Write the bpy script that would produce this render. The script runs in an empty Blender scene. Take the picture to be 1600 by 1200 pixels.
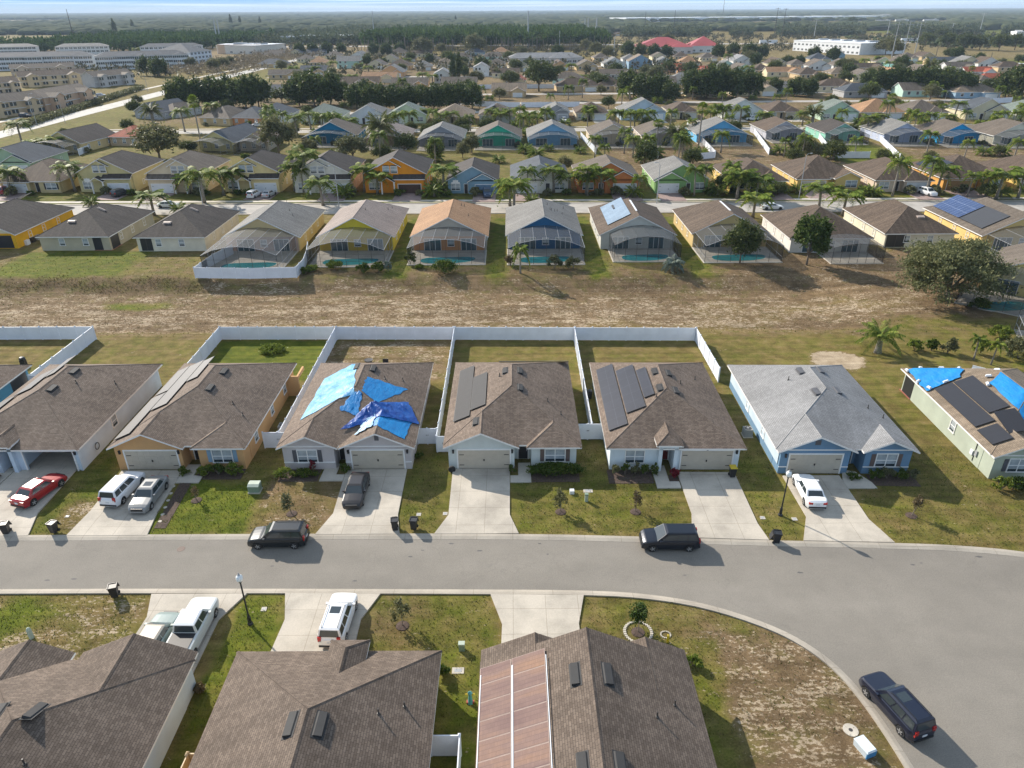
import bpy, math, random
from math import radians, sin, cos, pi, sqrt, atan2, hypot
from mathutils import Vector, Matrix, noise
from mathutils.geometry import tessellate_polygon
import numpy as np

# ------------------------------------------------------------------ camera, sky, sun, exposure
SC = bpy.context.scene
COL = SC.collection
CAM_H = 39.0
cam_d = bpy.data.cameras.new('camera'); cam = bpy.data.objects.new('camera', cam_d); COL.objects.link(cam)
cam_d.sensor_width = 36; cam_d.lens = 1110/1600*36; cam_d.clip_start = 0.5; cam_d.clip_end = 60000
cam.matrix_world = Matrix.Translation((0, 0, CAM_H)) @ Matrix.Rotation(radians(90-27.8), 4, 'X') @ Matrix.Rotation(radians(-0.3), 4, 'Z')
SC.camera = cam
SUN_EL = 31.5
sun_dir = Vector((-0.705*cos(radians(SUN_EL)), 0.709*cos(radians(SUN_EL)), sin(radians(SUN_EL))))
W = bpy.data.worlds.new('World'); SC.world = W; W.use_nodes = True
nt = W.node_tree; nt.nodes.clear()
wo = nt.nodes.new('ShaderNodeOutputWorld'); bg = nt.nodes.new('ShaderNodeBackground')
sky = nt.nodes.new('ShaderNodeTexSky'); sky.sky_type = 'NISHITA'; sky.sun_disc = False
sky.sun_elevation = radians(SUN_EL); sky.sun_rotation = radians(-44.8); sky.air_density = 1.0; sky.dust_density = 0.6; sky.ozone_density = 1.3
tc = nt.nodes.new('ShaderNodeTexCoord'); mp = nt.nodes.new('ShaderNodeMapping'); mp.inputs['Scale'].default_value = (2.5, 2.5, 210)
cn = nt.nodes.new('ShaderNodeTexNoise'); cn.inputs['Scale'].default_value = 1.6; cn.inputs['Detail'].default_value = 5
rp = nt.nodes.new('ShaderNodeValToRGB'); rp.color_ramp.elements[0].position = .44; rp.color_ramp.elements[1].position = .62
mx = nt.nodes.new('ShaderNodeMix'); mx.data_type = 'RGBA'; mx.inputs['B'].default_value = (5.6, 6.4, 6.9, 1)
mt_ = nt.nodes.new('ShaderNodeMath'); mt_.operation = 'MULTIPLY'; mt_.inputs[1].default_value = .8
nt.links.new(tc.outputs['Generated'], mp.inputs['Vector']); nt.links.new(mp.outputs[0], cn.inputs['Vector'])
nt.links.new(cn.outputs['Fac'], rp.inputs['Fac']); nt.links.new(rp.outputs[0], mt_.inputs[0]); nt.links.new(mt_.outputs[0], mx.inputs['Factor'])
sx_ = nt.nodes.new('ShaderNodeSeparateXYZ'); nt.links.new(tc.outputs['Generated'], sx_.inputs[0])
hr = nt.nodes.new('ShaderNodeMapRange'); hr.inputs[1].default_value = 0; hr.inputs[2].default_value = .04; nt.links.new(sx_.outputs['Z'], hr.inputs[0])
hc = nt.nodes.new('ShaderNodeValToRGB'); e_ = hc.color_ramp.elements
for _ in range(3): e_.new(.5)
for k_, (p_, c_) in enumerate([(0, (.62, .76, .88)), (.15, (.50, .70, .90)), (.36, (.18, .50, .95)), (.6, (.13, .40, .88)), (1, (.11, .34, .80))]): e_[k_].position = p_; e_[k_].color = (*c_, 1)
nt.links.new(hr.outputs[0], hc.inputs[0])
hs_ = nt.nodes.new('ShaderNodeVectorMath'); hs_.operation = 'SCALE'; hs_.inputs['Scale'].default_value = 6.2; nt.links.new(hc.outputs[0], hs_.inputs[0])
hb = nt.nodes.new('ShaderNodeMapRange'); hb.inputs[1].default_value = .05; hb.inputs[2].default_value = .30; nt.links.new(sx_.outputs['Z'], hb.inputs[0])
mz = nt.nodes.new('ShaderNodeMix'); mz.data_type = 'RGBA'; nt.links.new(hb.outputs[0], mz.inputs['Factor']); nt.links.new(hs_.outputs[0], mz.inputs['A']); nt.links.new(sky.outputs[0], mz.inputs['B'])
nt.links.new(mz.outputs['Result'], mx.inputs['A']); nt.links.new(mx.outputs['Result'], bg.inputs['Color'])
bg.inputs['Strength'].default_value = 0.125
nt.links.new(bg.outputs[0], wo.inputs[0])
sl = bpy.data.lights.new('sun', 'SUN'); sl.energy = 5.0; sl.angle = radians(0.5); sl.color = (1.0, .915, .80)
so = bpy.data.objects.new('sun', sl); COL.objects.link(so); so.rotation_euler = sun_dir.to_track_quat('Z', 'Y').to_euler()
so.location = (0, 0, 200)
SC.view_settings.view_transform = 'Standard'; SC.view_settings.look = 'None'; SC.view_settings.gamma = 1
SC.view_settings.exposure = 0.56
SC.cycles.max_bounces = 6; SC.cycles.transparent_max_bounces = 12; SC.cycles.volume_bounces = 0

# ------------------------------------------------------------------ materials
def newmat(name):
    m = bpy.data.materials.new(name); m.use_nodes = True
    n = m.node_tree; n.nodes.clear()
    o = n.nodes.new('ShaderNodeOutputMaterial'); b = n.nodes.new('ShaderNodeBsdfPrincipled')
    n.links.new(b.outputs[0], o.inputs[0]); return m, n, b
def c4(c): return (c[0], c[1], c[2], 1)
def noise_node(n, scale, det=4, src='Object', stretch=None, rough=.6):
    t = n.nodes.new('ShaderNodeTexCoord'); s = n.nodes.new('ShaderNodeTexNoise')
    s.inputs['Scale'].default_value = scale; s.inputs['Detail'].default_value = det; s.inputs['Roughness'].default_value = rough
    if stretch:
        q = n.nodes.new('ShaderNodeMapping'); q.inputs['Scale'].default_value = stretch
        n.links.new(t.outputs[src], q.inputs[0]); n.links.new(q.outputs[0], s.inputs['Vector'])
    else: n.links.new(t.outputs[src], s.inputs['Vector'])
    return s.outputs['Fac']
def ramp(n, fac, stops):
    r = n.nodes.new('ShaderNodeValToRGB'); e = r.color_ramp.elements
    while len(e) < len(stops): e.new(.5)
    for i, (p, c) in enumerate(stops): e[i].position = p; e[i].color = c4(c) if not isinstance(c, (int, float)) else (c, c, c, 1)
    n.links.new(fac, r.inputs[0]); return r.outputs[0]
def mixc(n, fac, a, b, mode='MIX'):
    m = n.nodes.new('ShaderNodeMix'); m.data_type = 'RGBA'; m.blend_type = mode
    for k, v in (('Factor', fac), ('A', a), ('B', b)):
        if isinstance(v, (int, float)) : m.inputs[k].default_value = v if k == 'Factor' else (v, v, v, 1)
        elif isinstance(v, tuple): m.inputs[k].default_value = c4(v)
        else: n.links.new(v, m.inputs[k])
    return m.outputs['Result']
def bump(n, b, fac, dist, strength=1):
    u = n.nodes.new('ShaderNodeBump'); u.inputs['Distance'].default_value = dist; u.inputs['Strength'].default_value = strength
    n.links.new(fac, u.inputs['Height']); n.links.new(u.outputs[0], b.inputs['Normal'])
_mats = {}
def plain(name, col, rough=.7, metal=0, var=.12, scale=1.5, spec=None, coat=0):
    k = (name, tuple(col), rough)
    if k in _mats: return _mats[k]
    m, n, b = newmat(name)
    if var:
        f = noise_node(n, scale, 5)
        cc = ramp(n, f, [(.3, tuple(x*(1-var) for x in col)), (.7, tuple(min(1, x*(1+var)) for x in col))])
        n.links.new(cc, b.inputs['Base Color'])
    else: b.inputs['Base Color'].default_value = c4(col)
    b.inputs['Roughness'].default_value = rough; b.inputs['Metallic'].default_value = metal
    if spec is not None: b.inputs['Specular IOR Level'].default_value = spec
    if coat: b.inputs['Coat Weight'].default_value = coat; b.inputs['Coat Roughness'].default_value = .05
    _mats[k] = m; return m
def stucco(col):
    mu = sum(col)/3; col = tuple(min(.8, max(.006, (mu+(x-mu)*1.28)*1.1)) for x in col)
    k = ('stucco', tuple(col))
    if k in _mats: return _mats[k]
    m, n, b = newmat('stucco'); f = noise_node(n, .5, 6); g = noise_node(n, 9, 3)
    a = ramp(n, f, [(.3, tuple(x*.86 for x in col)), (.7, tuple(min(1, x*1.06) for x in col))])
    n.links.new(a, b.inputs['Base Color']); b.inputs['Roughness'].default_value = .85
    bump(n, b, g, .02, .6); _mats[k] = m; return m
def shingle(c1, c2, streak=.25):
    k = ('shingle', tuple(c1), tuple(c2), streak)
    if k in _mats: return _mats[k]
    m, n, b = newmat('asphalt_shingles')
    uv = n.nodes.new('ShaderNodeUVMap'); uv.uv_map = 'uv'
    br = n.nodes.new('ShaderNodeTexBrick'); n.links.new(uv.outputs[0], br.inputs['Vector'])
    br.inputs['Color1'].default_value = c4(c1); br.inputs['Color2'].default_value = c4(c2)
    br.inputs['Mortar'].default_value = c4(tuple(x*.45 for x in c1)); br.inputs['Scale'].default_value = 1
    br.inputs['Mortar Size'].default_value = .012; br.inputs['Brick Width'].default_value = .33; br.inputs['Row Height'].default_value = .15
    br.inputs['Mortar Smooth'].default_value = .3; br.offset_frequency = 2; br.offset = .37
    f = noise_node(n, .25, 6, 'Object'); g = noise_node(n, 22, 3)
    mp = n.nodes.new('ShaderNodeMapping'); mp.inputs['Scale'].default_value = (1.3, .12, 1); n.links.new(uv.outputs[0], mp.inputs[0])
    st = n.nodes.new('ShaderNodeTexNoise'); st.inputs['Scale'].default_value = 1.2; st.inputs['Detail'].default_value = 5; n.links.new(mp.outputs[0], st.inputs['Vector'])
    a = mixc(n, 1.0, br.outputs['Color'], ramp(n, f, [(.3, .82), (.7, 1.14)]), 'MULTIPLY')
    a = mixc(n, 1.0, a, ramp(n, st.outputs['Fac'], [(.35, 1-streak), (.6, 1.04)]), 'MULTIPLY')
    a = mixc(n, 1.0, a, ramp(n, g, [(.3, .8), (.7, 1.2)]), 'MULTIPLY')
    n.links.new(a, b.inputs['Base Color']); b.inputs['Roughness'].default_value = .8; b.inputs['Specular IOR Level'].default_value = .2
    bump(n, b, br.outputs['Fac'], .01, -.4); _mats[k] = m; return m
def leafmat(name, c1, c2, c3=None):
    k = (name, c1, c2)
    if k in _mats: return _mats[k]
    m, n, b = newmat(name)
    g = n.nodes.new('ShaderNodeNewGeometry'); oi = n.nodes.new('ShaderNodeObjectInfo')
    a = ramp(n, g.outputs['Random Per Island'], [(0, c1), (.75, c2), (1, c3 or c2)])
    a = mixc(n, 1.0, a, ramp(n, oi.outputs['Random'], [(0, (.85, .88, .9)), (1, (1.15, 1.1, 1.0))]), 'MULTIPLY')
    n.links.new(a, b.inputs['Base Color']); b.inputs['Roughness'].default_value = .55
    b.inputs['Specular IOR Level'].default_value = .12
    tr = n.nodes.new('ShaderNodeBsdfTranslucent'); n.links.new(a, tr.inputs[0])
    ms = n.nodes.new('ShaderNodeMixShader'); ms.inputs[0].default_value = .3
    o = [x for x in n.nodes if x.type == 'OUTPUT_MATERIAL'][0]
    n.links.new(b.outputs[0], ms.inputs[1]); n.links.new(tr.outputs[0], ms.inputs[2]); n.links.new(ms.outputs[0], o.inputs[0])
    _mats[k] = m; return m
def tarpmat(name, c1, c2, rough):
    m, n, b = newmat(name); f = noise_node(n, .9, 5); a = ramp(n, f, [(.35, c1), (.65, c2)])
    n.links.new(a, b.inputs['Base Color']); b.inputs['Roughness'].default_value = rough; b.inputs['Specular IOR Level'].default_value = .3
    g = noise_node(n, 3.0, 6, stretch=(1, .35, 1)); bump(n, b, g, .12, .7); return m
def mesh_screen(name, col, alpha):
    m, n, b = newmat(name); b.inputs['Base Color'].default_value = c4(col); b.inputs['Roughness'].default_value = .6
    b.inputs['Specular IOR Level'].default_value = .3
    t = n.nodes.new('ShaderNodeBsdfTransparent'); ms = n.nodes.new('ShaderNodeMixShader'); ms.inputs[0].default_value = alpha
    o = [x for x in n.nodes if x.type == 'OUTPUT_MATERIAL'][0]
    n.links.new(t.outputs[0], ms.inputs[1]); n.links.new(b.outputs[0], ms.inputs[2]); n.links.new(ms.outputs[0], o.inputs[0]); return m
def asphalt_mat():
    m, n, b = newmat('asphalt'); f = noise_node(n, .12, 6, stretch=(.35, 1.2, 1)); g = noise_node(n, 14, 4); h = noise_node(n, .5, 8)
    a = ramp(n, f, [(.3, (.178, .162, .138)), (.55, (.215, .195, .165)), (.75, (.24, .218, .186))])
    a = mixc(n, 1, a, ramp(n, g, [(.25, .78), (.75, 1.2)]), 'MULTIPLY')
    a = mixc(n, 1, a, ramp(n, h, [(.3, .93), (.62, 1.04)]), 'MULTIPLY')
    v = n.nodes.new('ShaderNodeTexVoronoi'); v.feature = 'DISTANCE_TO_EDGE'; v.inputs['Scale'].default_value = .11
    tc = n.nodes.new('ShaderNodeTexCoord'); nn = n.nodes.new('ShaderNodeTexNoise'); nn.inputs['Scale'].default_value = .6; nn.inputs['Detail'].default_value = 6
    n.links.new(tc.outputs['Object'], nn.inputs['Vector'])
    ad = n.nodes.new('ShaderNodeVectorMath'); ad.operation = 'MULTIPLY_ADD'; ad.inputs[1].default_value = (3.5, 3.5, 0)
    n.links.new(nn.outputs['Color'], ad.inputs[0]); n.links.new(tc.outputs['Object'], ad.inputs[2]); n.links.new(ad.outputs[0], v.inputs['Vector'])
    a = mixc(n, 1, a, ramp(n, v.outputs['Distance'], [(0, .90), (.005, 1.0)]), 'MULTIPLY')
    n.links.new(a, b.inputs['Base Color']); b.inputs['Roughness'].default_value = .9; bump(n, b, g, .006, .5); return m
def concrete_mat(name, c, joint=2.4, stain=.25, off=0):
    m, n, b = newmat(name); f = noise_node(n, .35, 7); g = noise_node(n, 8, 4)
    a = ramp(n, f, [(.32, tuple(x*(1-stain) for x in c)), (.6, c)])
    a = mixc(n, 1, a, ramp(n, g, [(.3, .92), (.7, 1.06)]), 'MULTIPLY')
    if joint:
        t = n.nodes.new('ShaderNodeTexCoord'); br = n.nodes.new('ShaderNodeTexBrick'); br.offset = 0
        n.links.new(t.outputs['Object'], br.inputs['Vector']); br.inputs['Scale'].default_value = 1
        br.inputs['Brick Width'].default_value = joint; br.inputs['Row Height'].default_value = joint; br.inputs['Mortar Size'].default_value = .018
        br.inputs['Color1'].default_value = (1, 1, 1, 1); br.inputs['Color2'].default_value = (.95, .95, .95, 1); br.inputs['Mortar'].default_value = (.62, .6, .57, 1)
        a = mixc(n, 1, a, br.outputs['Color'], 'MULTIPLY')
    n.links.new(a, b.inputs['Base Color']); b.inputs['Roughness'].default_value = .85; return m
def solar_mat(name, c, line, cw=1.0, rh=1.6, rough=.25, stripes=False):
    m, n, b = newmat(name); uv = n.nodes.new('ShaderNodeUVMap'); uv.uv_map = 'uv'
    br = n.nodes.new('ShaderNodeTexBrick'); br.offset = 0; n.links.new(uv.outputs[0], br.inputs['Vector']); br.inputs['Scale'].default_value = 1
    br.inputs['Brick Width'].default_value = cw; br.inputs['Row Height'].default_value = rh; br.inputs['Mortar Size'].default_value = .02 if not stripes else .015
    br.inputs['Color1'].default_value = c4(c); br.inputs['Color2'].default_value = c4(tuple(x*1.15 for x in c)); br.inputs['Mortar'].default_value = c4(line)
    a = br.outputs['Color']
    if not stripes:
        f = noise_node(n, .5, 4); a = mixc(n, 1, a, ramp(n, f, [(.3, .85), (.7, 1.15)]), 'MULTIPLY')
    n.links.new(a, b.inputs['Base Color']); b.inputs['Roughness'].default_value = rough; return m

TRIM = plain('white_trim', (.78, .77, .74), .5, var=.05)
GLASS = plain('window_glass', (.035, .05, .06), .06, var=.3, scale=.7, spec=1.0)
BLIND = plain('window_blinds', (.36, .40, .42), .25, var=.25, scale=1.2, spec=.8)
BLACK = plain('black_plastic', (.018, .019, .022), .45, var=.1)
DARKMETAL = plain('dark_metal', (.05, .045, .04), .5, var=.1)
GREYM = plain('grey_metal', (.35, .36, .37), .45, var=.1)
WHITEP = plain('white_plastic', (.72, .74, .77), .45, var=.05)
VINYL = plain('white_vinyl', (.74, .77, .82), .4, var=.06, scale=.8)
TANV = plain('tan_vinyl', (.55, .42, .25), .55, var=.08)
TAN = plain('tan_door_paint', (.50, .44, .35), .55, var=.06)
CREAMD = plain('cream_door_paint', (.66, .66, .63), .55, var=.06)
RUBBER = plain('tyre_rubber', (.02, .02, .02), .8, var=.1)
ALLOY = plain('wheel_alloy', (.55, .55, .55), .3, .7, var=.05)
CONC = concrete_mat('concrete_drive', (.50, .45, .375), 2.4, .32); CURBM = concrete_mat('kerb_concrete', (.41, .365, .30), 3.0)
CONC2 = concrete_mat('pale_concrete', (.52, .475, .40), 0)
PAVER = concrete_mat('pink_brick_pavers', (.33, .24, .215), .3, .2)
SCREEN_F = mesh_screen('screen_mesh', (.02, .022, .025), .36); SCREEN_T = mesh_screen('roof_screen_mesh', (.085, .088, .09), .46)
POOLW = plain('pool_water', (.03, .24, .27), .12, var=.2, scale=.4, spec=.4)
MULCH = plain('mulch', (.075, .05, .038), .95, var=.4, scale=6)
BARK = plain('bark', (.19, .155, .12), .9, var=.3, scale=4)
GREYBARK = plain('palm_bark', (.24, .215, .18), .9, var=.3, scale=5)

# ------------------------------------------------------------------ mesh builder
class MB:
    def __init__(s): s.v = []; s.f = []; s.m = []; s.uv = []; s.M = None; s.mats = []
    def mi(s, mat):
        if mat not in s.mats: s.mats.append(mat)
        return s.mats.index(mat)
    def add(s, vs, fs, mat, uvs=None):
        b = len(s.v); k = s.mi(mat)
        s.v += [tuple(s.M @ Vector(q)) if s.M else tuple(q) for q in vs]
        for i, f in enumerate(fs):
            s.f.append(tuple(b+j for j in f)); s.m.append(k)
            s.uv.append(uvs[i] if uvs else None)
    def box(s, x0, x1, y0, y1, z0, z1, mat):
        s.add([(x0, y0, z0), (x1, y0, z0), (x1, y1, z0), (x0, y1, z0), (x0, y0, z1), (x1, y0, z1), (x1, y1, z1), (x0, y1, z1)],
              [(0, 3, 2, 1), (4, 5, 6, 7), (0, 1, 5, 4), (1, 2, 6, 5), (2, 3, 7, 6), (3, 0, 4, 7)], mat)
    def frus(s, a, b, mat):  # a,b: 4 corner lists bottom/top
        s.add(list(a)+list(b), [(0, 3, 2, 1), (4, 5, 6, 7), (0, 1, 5, 4), (1, 2, 6, 5), (2, 3, 7, 6), (3, 0, 4, 7)], mat)
    def poly(s, pts, z0, z1, mat, sides=True):
        t = tessellate_polygon([[Vector((p[0], p[1], 0)) for p in pts]]); n = len(pts)
        ar = sum(pts[i][0]*pts[(i+1) % n][1]-pts[(i+1) % n][0]*pts[i][1] for i in range(n))
        fs = []
        for a, b, c in t:
            cr = (pts[b][0]-pts[a][0])*(pts[c][1]-pts[a][1])-(pts[b][1]-pts[a][1])*(pts[c][0]-pts[a][0])
            fs.append((a, b, c) if cr > 0 else (a, c, b))
        vs = [(p[0], p[1], z1) for p in pts]
        if sides:
            vs += [(p[0], p[1], z0) for p in pts]
            for i in range(n):
                j = (i+1) % n; fs.append((i, i+n, j+n, j) if ar > 0 else (i, j, j+n, i+n))
        s.add(vs, fs, mat)
    def tube(s, path, radii, mat, n=8, cap=True):
        vs = []; fs = []; m = len(path)
        for i, p in enumerate(path):
            p = Vector(p); q = Vector(path[min(i+1, m-1)])-Vector(path[max(i-1, 0)])
            if q.length < 1e-6: q = Vector((0, 0, 1))
            q.normalize(); a = q.orthogonal().normalized() if abs(q.z) < .99 else Vector((1, 0, 0)); a = (a-q*a.dot(q)).normalized(); b = q.cross(a)
            r = radii[i] if isinstance(radii, (list, tuple)) else radii
            for k in range(n): t = 2*pi*k/n; vs.append(p+a*(r*cos(t))+b*(r*sin(t)))
        for i in range(m-1):
            for k in range(n): k2 = (k+1) % n; fs.append((i*n+k, i*n+k2, (i+1)*n+k2, (i+1)*n+k))
        if cap: fs.append(tuple(range(n-1, -1, -1))); fs.append(tuple((m-1)*n+k for k in range(n)))
        s.add(vs, fs, mat)
    def lathe(s, prof, mat, n=12, c=(0, 0, 0), axis='z'):
        vs = []; fs = []
        for (r, z) in prof:
            for k in range(n):
                t = 2*pi*k/n
                vs.append((c[0]+r*cos(t), c[1]+r*sin(t), c[2]+z) if axis == 'z' else (c[0]+r*cos(t), c[1]+z, c[2]+r*sin(t)))
        for i in range(len(prof)-1):
            for k in range(n): k2 = (k+1) % n; fs.append((i*n+k, i*n+k2, (i+1)*n+k2, (i+1)*n+k))
        fs.append(tuple(range(n-1, -1, -1))); fs.append(tuple((len(prof)-1)*n+k for k in range(n)))
        s.add(vs, fs, mat)
    def build(s, name, parent=None, smooth=False, loc=None):
        me = bpy.data.meshes.new(name); me.from_pydata(s.v, [], s.f)
        for m in s.mats: me.materials.append(m)
        me.polygons.foreach_set('material_index', s.m)
        if any(u is not None for u in s.uv):
            l = me.uv_layers.new(name='uv'); k = 0
            for i, p in enumerate(me.polygons):
                u = s.uv[i]
                for j, li in enumerate(p.loop_indices):
                    l.data[li].uv = u[j] if u else (0, 0)
        if smooth: me.polygons.foreach_set('use_smooth', [True]*len(me.polygons))
        me.update(); o = bpy.data.objects.new(name, me); COL.objects.link(o)
        if parent: o.parent = parent
        if loc: o.location = loc
        return o
def ordlab(objs, base):
    for i, o in enumerate(sorted(objs, key=lambda o: (round(o.location.x, 1), o.location.y))): o['label'] = base+', '+ORD[i]
ORD = ['leftmost']+[w+' from left' for w in 'second third fourth fifth sixth seventh eighth ninth tenth eleventh twelfth thirteenth fourteenth fifteenth sixteenth seventeenth eighteenth nineteenth twentieth'.split()]
def tag(o, label=None, cat=None, group=None, kind=None):
    if label: o['label'] = label
    if cat: o['category'] = cat
    if group: o['group'] = group
    if kind: o['kind'] = kind
    return o
def thing(name, label, cat, loc=(0, 0, 0), rz=0, group=None):
    o = bpy.data.objects.new(name, None); COL.objects.link(o); o.location = loc; o.rotation_euler = (0, 0, rz); o.empty_display_size = .5
    return tag(o, label, cat, group)
def dup(root, loc, rz, label, group=None, scale=None):
    r = root.copy(); COL.objects.link(r); r.location = loc; r.rotation_euler = (0, 0, rz); r['label'] = label
    if group: r['group'] = group
    if scale: r.scale = scale if isinstance(scale, tuple) else (scale,)*3
    for ch in list(root.children):
        c = ch.copy(); COL.objects.link(c); c.parent = r
        for g in list(ch.children):
            d = g.copy(); COL.objects.link(d); d.parent = c
    return r
# photograph measurement: where the sight line of pixel (px,py) of the 1600x1200 photograph meets height z
_P = radians(27.8); _R = radians(.3)
def G(px, py, z=0):
    x = (px-800)/1110; y = -(py-600)/1110
    xr = x*cos(_R)+y*sin(_R); yr = y*cos(_R)-x*sin(_R)
    d = (xr, cos(_P)+sin(_P)*yr, -sin(_P)+cos(_P)*yr); t = (z-CAM_H)/d[2]
    return (d[0]*t, d[1]*t)
def ZAT(px, py, Y):
    x = (px-800)/1110; y = -(py-600)/1110
    yr = y*cos(_R)-x*sin(_R); return CAM_H+(-sin(_P)+cos(_P)*yr)*Y/(cos(_P)+sin(_P)*yr)
def sm(x, a, b):
    t = min(1, max(0, (x-a)/(b-a))); return t*t*(3-2*t)
BRONZE = plain('bronze_frame', (.10, .09, .085), .5, var=.05)
# ------------------------------------------------------------------ house builder
OV = .45; RT = .16
def rb(x0, x1, y0, y1, ze=2.75, p=.45, ax='y', a='h', b='h', ov=OV): return dict(x0=x0, x1=x1, y0=y0, y1=y1, ze=ze, p=p, ax=ax, a=a, b=b, ov=ov)
def blk_h(k, x, y):
    ov = k['ov']; X0, X1, Y0, Y1 = k['x0'], k['x1'], k['y0'], k['y1']
    if k['ax'] == 'y':
        X0 -= ov; X1 += ov; Y0 -= ov if k['a'] != 'n' else 0; Y1 += ov if k['b'] != 'n' else 0
        c = [x-X0, X1-x]; e = [(y-Y0, k['a']), (Y1-y, k['b'])]
    else:
        Y0 -= ov; Y1 += ov; X0 -= ov if k['a'] != 'n' else 0; X1 += ov if k['b'] != 'n' else 0
        c = [y-Y0, Y1-y]; e = [(x-X0, k['a']), (X1-x, k['b'])]
    if x < X0-.01 or x > X1+.01 or y < Y0-.01 or y > Y1+.01: return -1
    d = min(c)
    for v, t in e:
        if t == 'h': d = min(d, v)
    return k['ze']+d*k['p']
def roof_h(bl, x, y): return max(blk_h(k, x, y) for k in bl)
def roof_block(mb, k, sh, tr):
    ov = k['ov']; yy = k['ax'] == 'y'
    U0, U1, V0, V1 = (k['x0'], k['x1'], k['y0'], k['y1']) if yy else (k['y0'], k['y1'], k['x0'], k['x1'])
    U0 -= ov; U1 += ov; V0 -= ov if k['a'] != 'n' else 0; V1 += ov if k['b'] != 'n' else 0
    hw = (U1-U0)/2; uc = (U0+U1)/2; ze = k['ze']; p = k['p']; zr = ze+hw*p; sl = hw*sqrt(1+p*p)
    va = V0+hw if k['a'] == 'h' else V0; vb = V1-hw if k['b'] == 'h' else V1
    if va > vb: va = vb = (va+vb)/2
    P = [(U0, V0, ze), (U1, V0, ze), (U1, V1, ze), (U0, V1, ze), (uc, va, zr), (uc, vb, zr)]
    T = [(0, 4, 5, 3), (1, 2, 5, 4)]
    UV = [[(V0, 0), (va, sl), (vb, sl), (V1, 0)], [(V0+.17, 0), (V1+.17, 0), (vb+.17, sl), (va+.17, sl)]]
    if k['a'] == 'h': T.append((0, 1, 4)); UV.append([(U0, 0), (U1, 0), (uc, sl)])
    if k['b'] == 'h': T.append((2, 3, 5)); UV.append([(U1, 0), (U0, 0), (uc, sl)])
    per = [0]+([4] if k['a'] == 'g' else [])+[1, 2]+([5] if k['b'] == 'g' else [])+[3]
    cv = (lambda q: (q[0], q[1], q[2])) if yy else (lambda q: (q[1], q[0], q[2]))
    top = [cv(q) for q in P]; bot = [cv((q[0], q[1], q[2]-RT)) for q in P]
    fl = (lambda f: f[::-1]) if not yy else (lambda f: f)
    T = [tuple(fl(f)) for f in T]; UV = [list(fl(u)) for u in UV]
    # outward check for the first face
    a, b_, c = [Vector(top[i]) for i in T[0][:3]]
    if (b_-a).cross(c-a).z < 0: T = [f[::-1] for f in T]; UV = [u[::-1] for u in UV]
    mb.add(top, T, sh, UV); mb.add(bot, [f[::-1] for f in T], tr)
    n = len(per); fs = []
    for i in range(n):
        a, b2 = per[i], per[(i+1) % n]
        if k['a'] == 'n' and a in (0, 1) and b2 in (0, 1): pass
        fs.append((a, b2, b2+6, a+6))
    mb.add(top+bot, fs, tr)
    # raised ridge and hip caps
    if yy or True:
        seg = [(4, 5)]+([(0, 4), (1, 4)] if k['a'] == 'h' else [])+([(2, 5), (3, 5)] if k['b'] == 'h' else [])
        for s0, s1 in seg:
            A = Vector(top[s0]); B = Vector(top[s1])
            if (B-A).length < .3: continue
            d = (B-A).normalized(); sd = Vector((-d.y, d.x, 0)).normalized()*.13; up = Vector((0, 0, .035)); dn = Vector((0, 0, .05))
            q = [A-sd-dn, A+up, A+sd-dn, B-sd-dn, B+up, B+sd-dn]; L = (B-A).length
            mb.add(q, [(0, 1, 4, 3), (1, 2, 5, 4)], sh, [[(0, 0), (0, .15), (L, .15), (L, 0)], [(0, .15), (0, .3), (L, .3), (L, .15)]])
def wall_tri(mb, k, end, mat, th=.12):
    yy = k['ax'] == 'y'; ov = k['ov']
    u0, u1 = (k['x0'], k['x1']) if yy else (k['y0'], k['y1']); v = (k['y0'] if end == 'a' else k['y1']) if yy else (k['x0'] if end == 'a' else k['x1'])
    zb = k['ze']+ov*k['p']-RT*.55; hw = (u1-u0)/2; zt = zb+hw*k['p']; d = th if end == 'a' else -th
    q = [(u0, v, zb), (u1, v, zb), ((u0+u1)/2, v, zt), (u0, v+d, zb), (u1, v+d, zb), ((u0+u1)/2, v+d, zt)]
    if not yy: q = [(a[1], a[0], a[2]) for a in q]
    mb.add(q, [(0, 1, 2), (3, 5, 4), (0, 3, 4, 1)], mat)
class Wall:  # places things on a wall plane; face F,B,L,R ; pl = plane coordinate ; u along x or y
    def __init__(s, face, pl): s.f = face; s.p = pl
    def box(s, mb, u0, u1, z0, z1, d0, d1, mat):
        if s.f == 'F': mb.box(u0, u1, s.p-d1, s.p-d0, z0, z1, mat)
        elif s.f == 'B': mb.box(u0, u1, s.p+d0, s.p+d1, z0, z1, mat)
        elif s.f == 'L': mb.box(s.p-d1, s.p-d0, u0, u1, z0, z1, mat)
        else: mb.box(s.p+d0, s.p+d1, u0, u1, z0, z1, mat)
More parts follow.
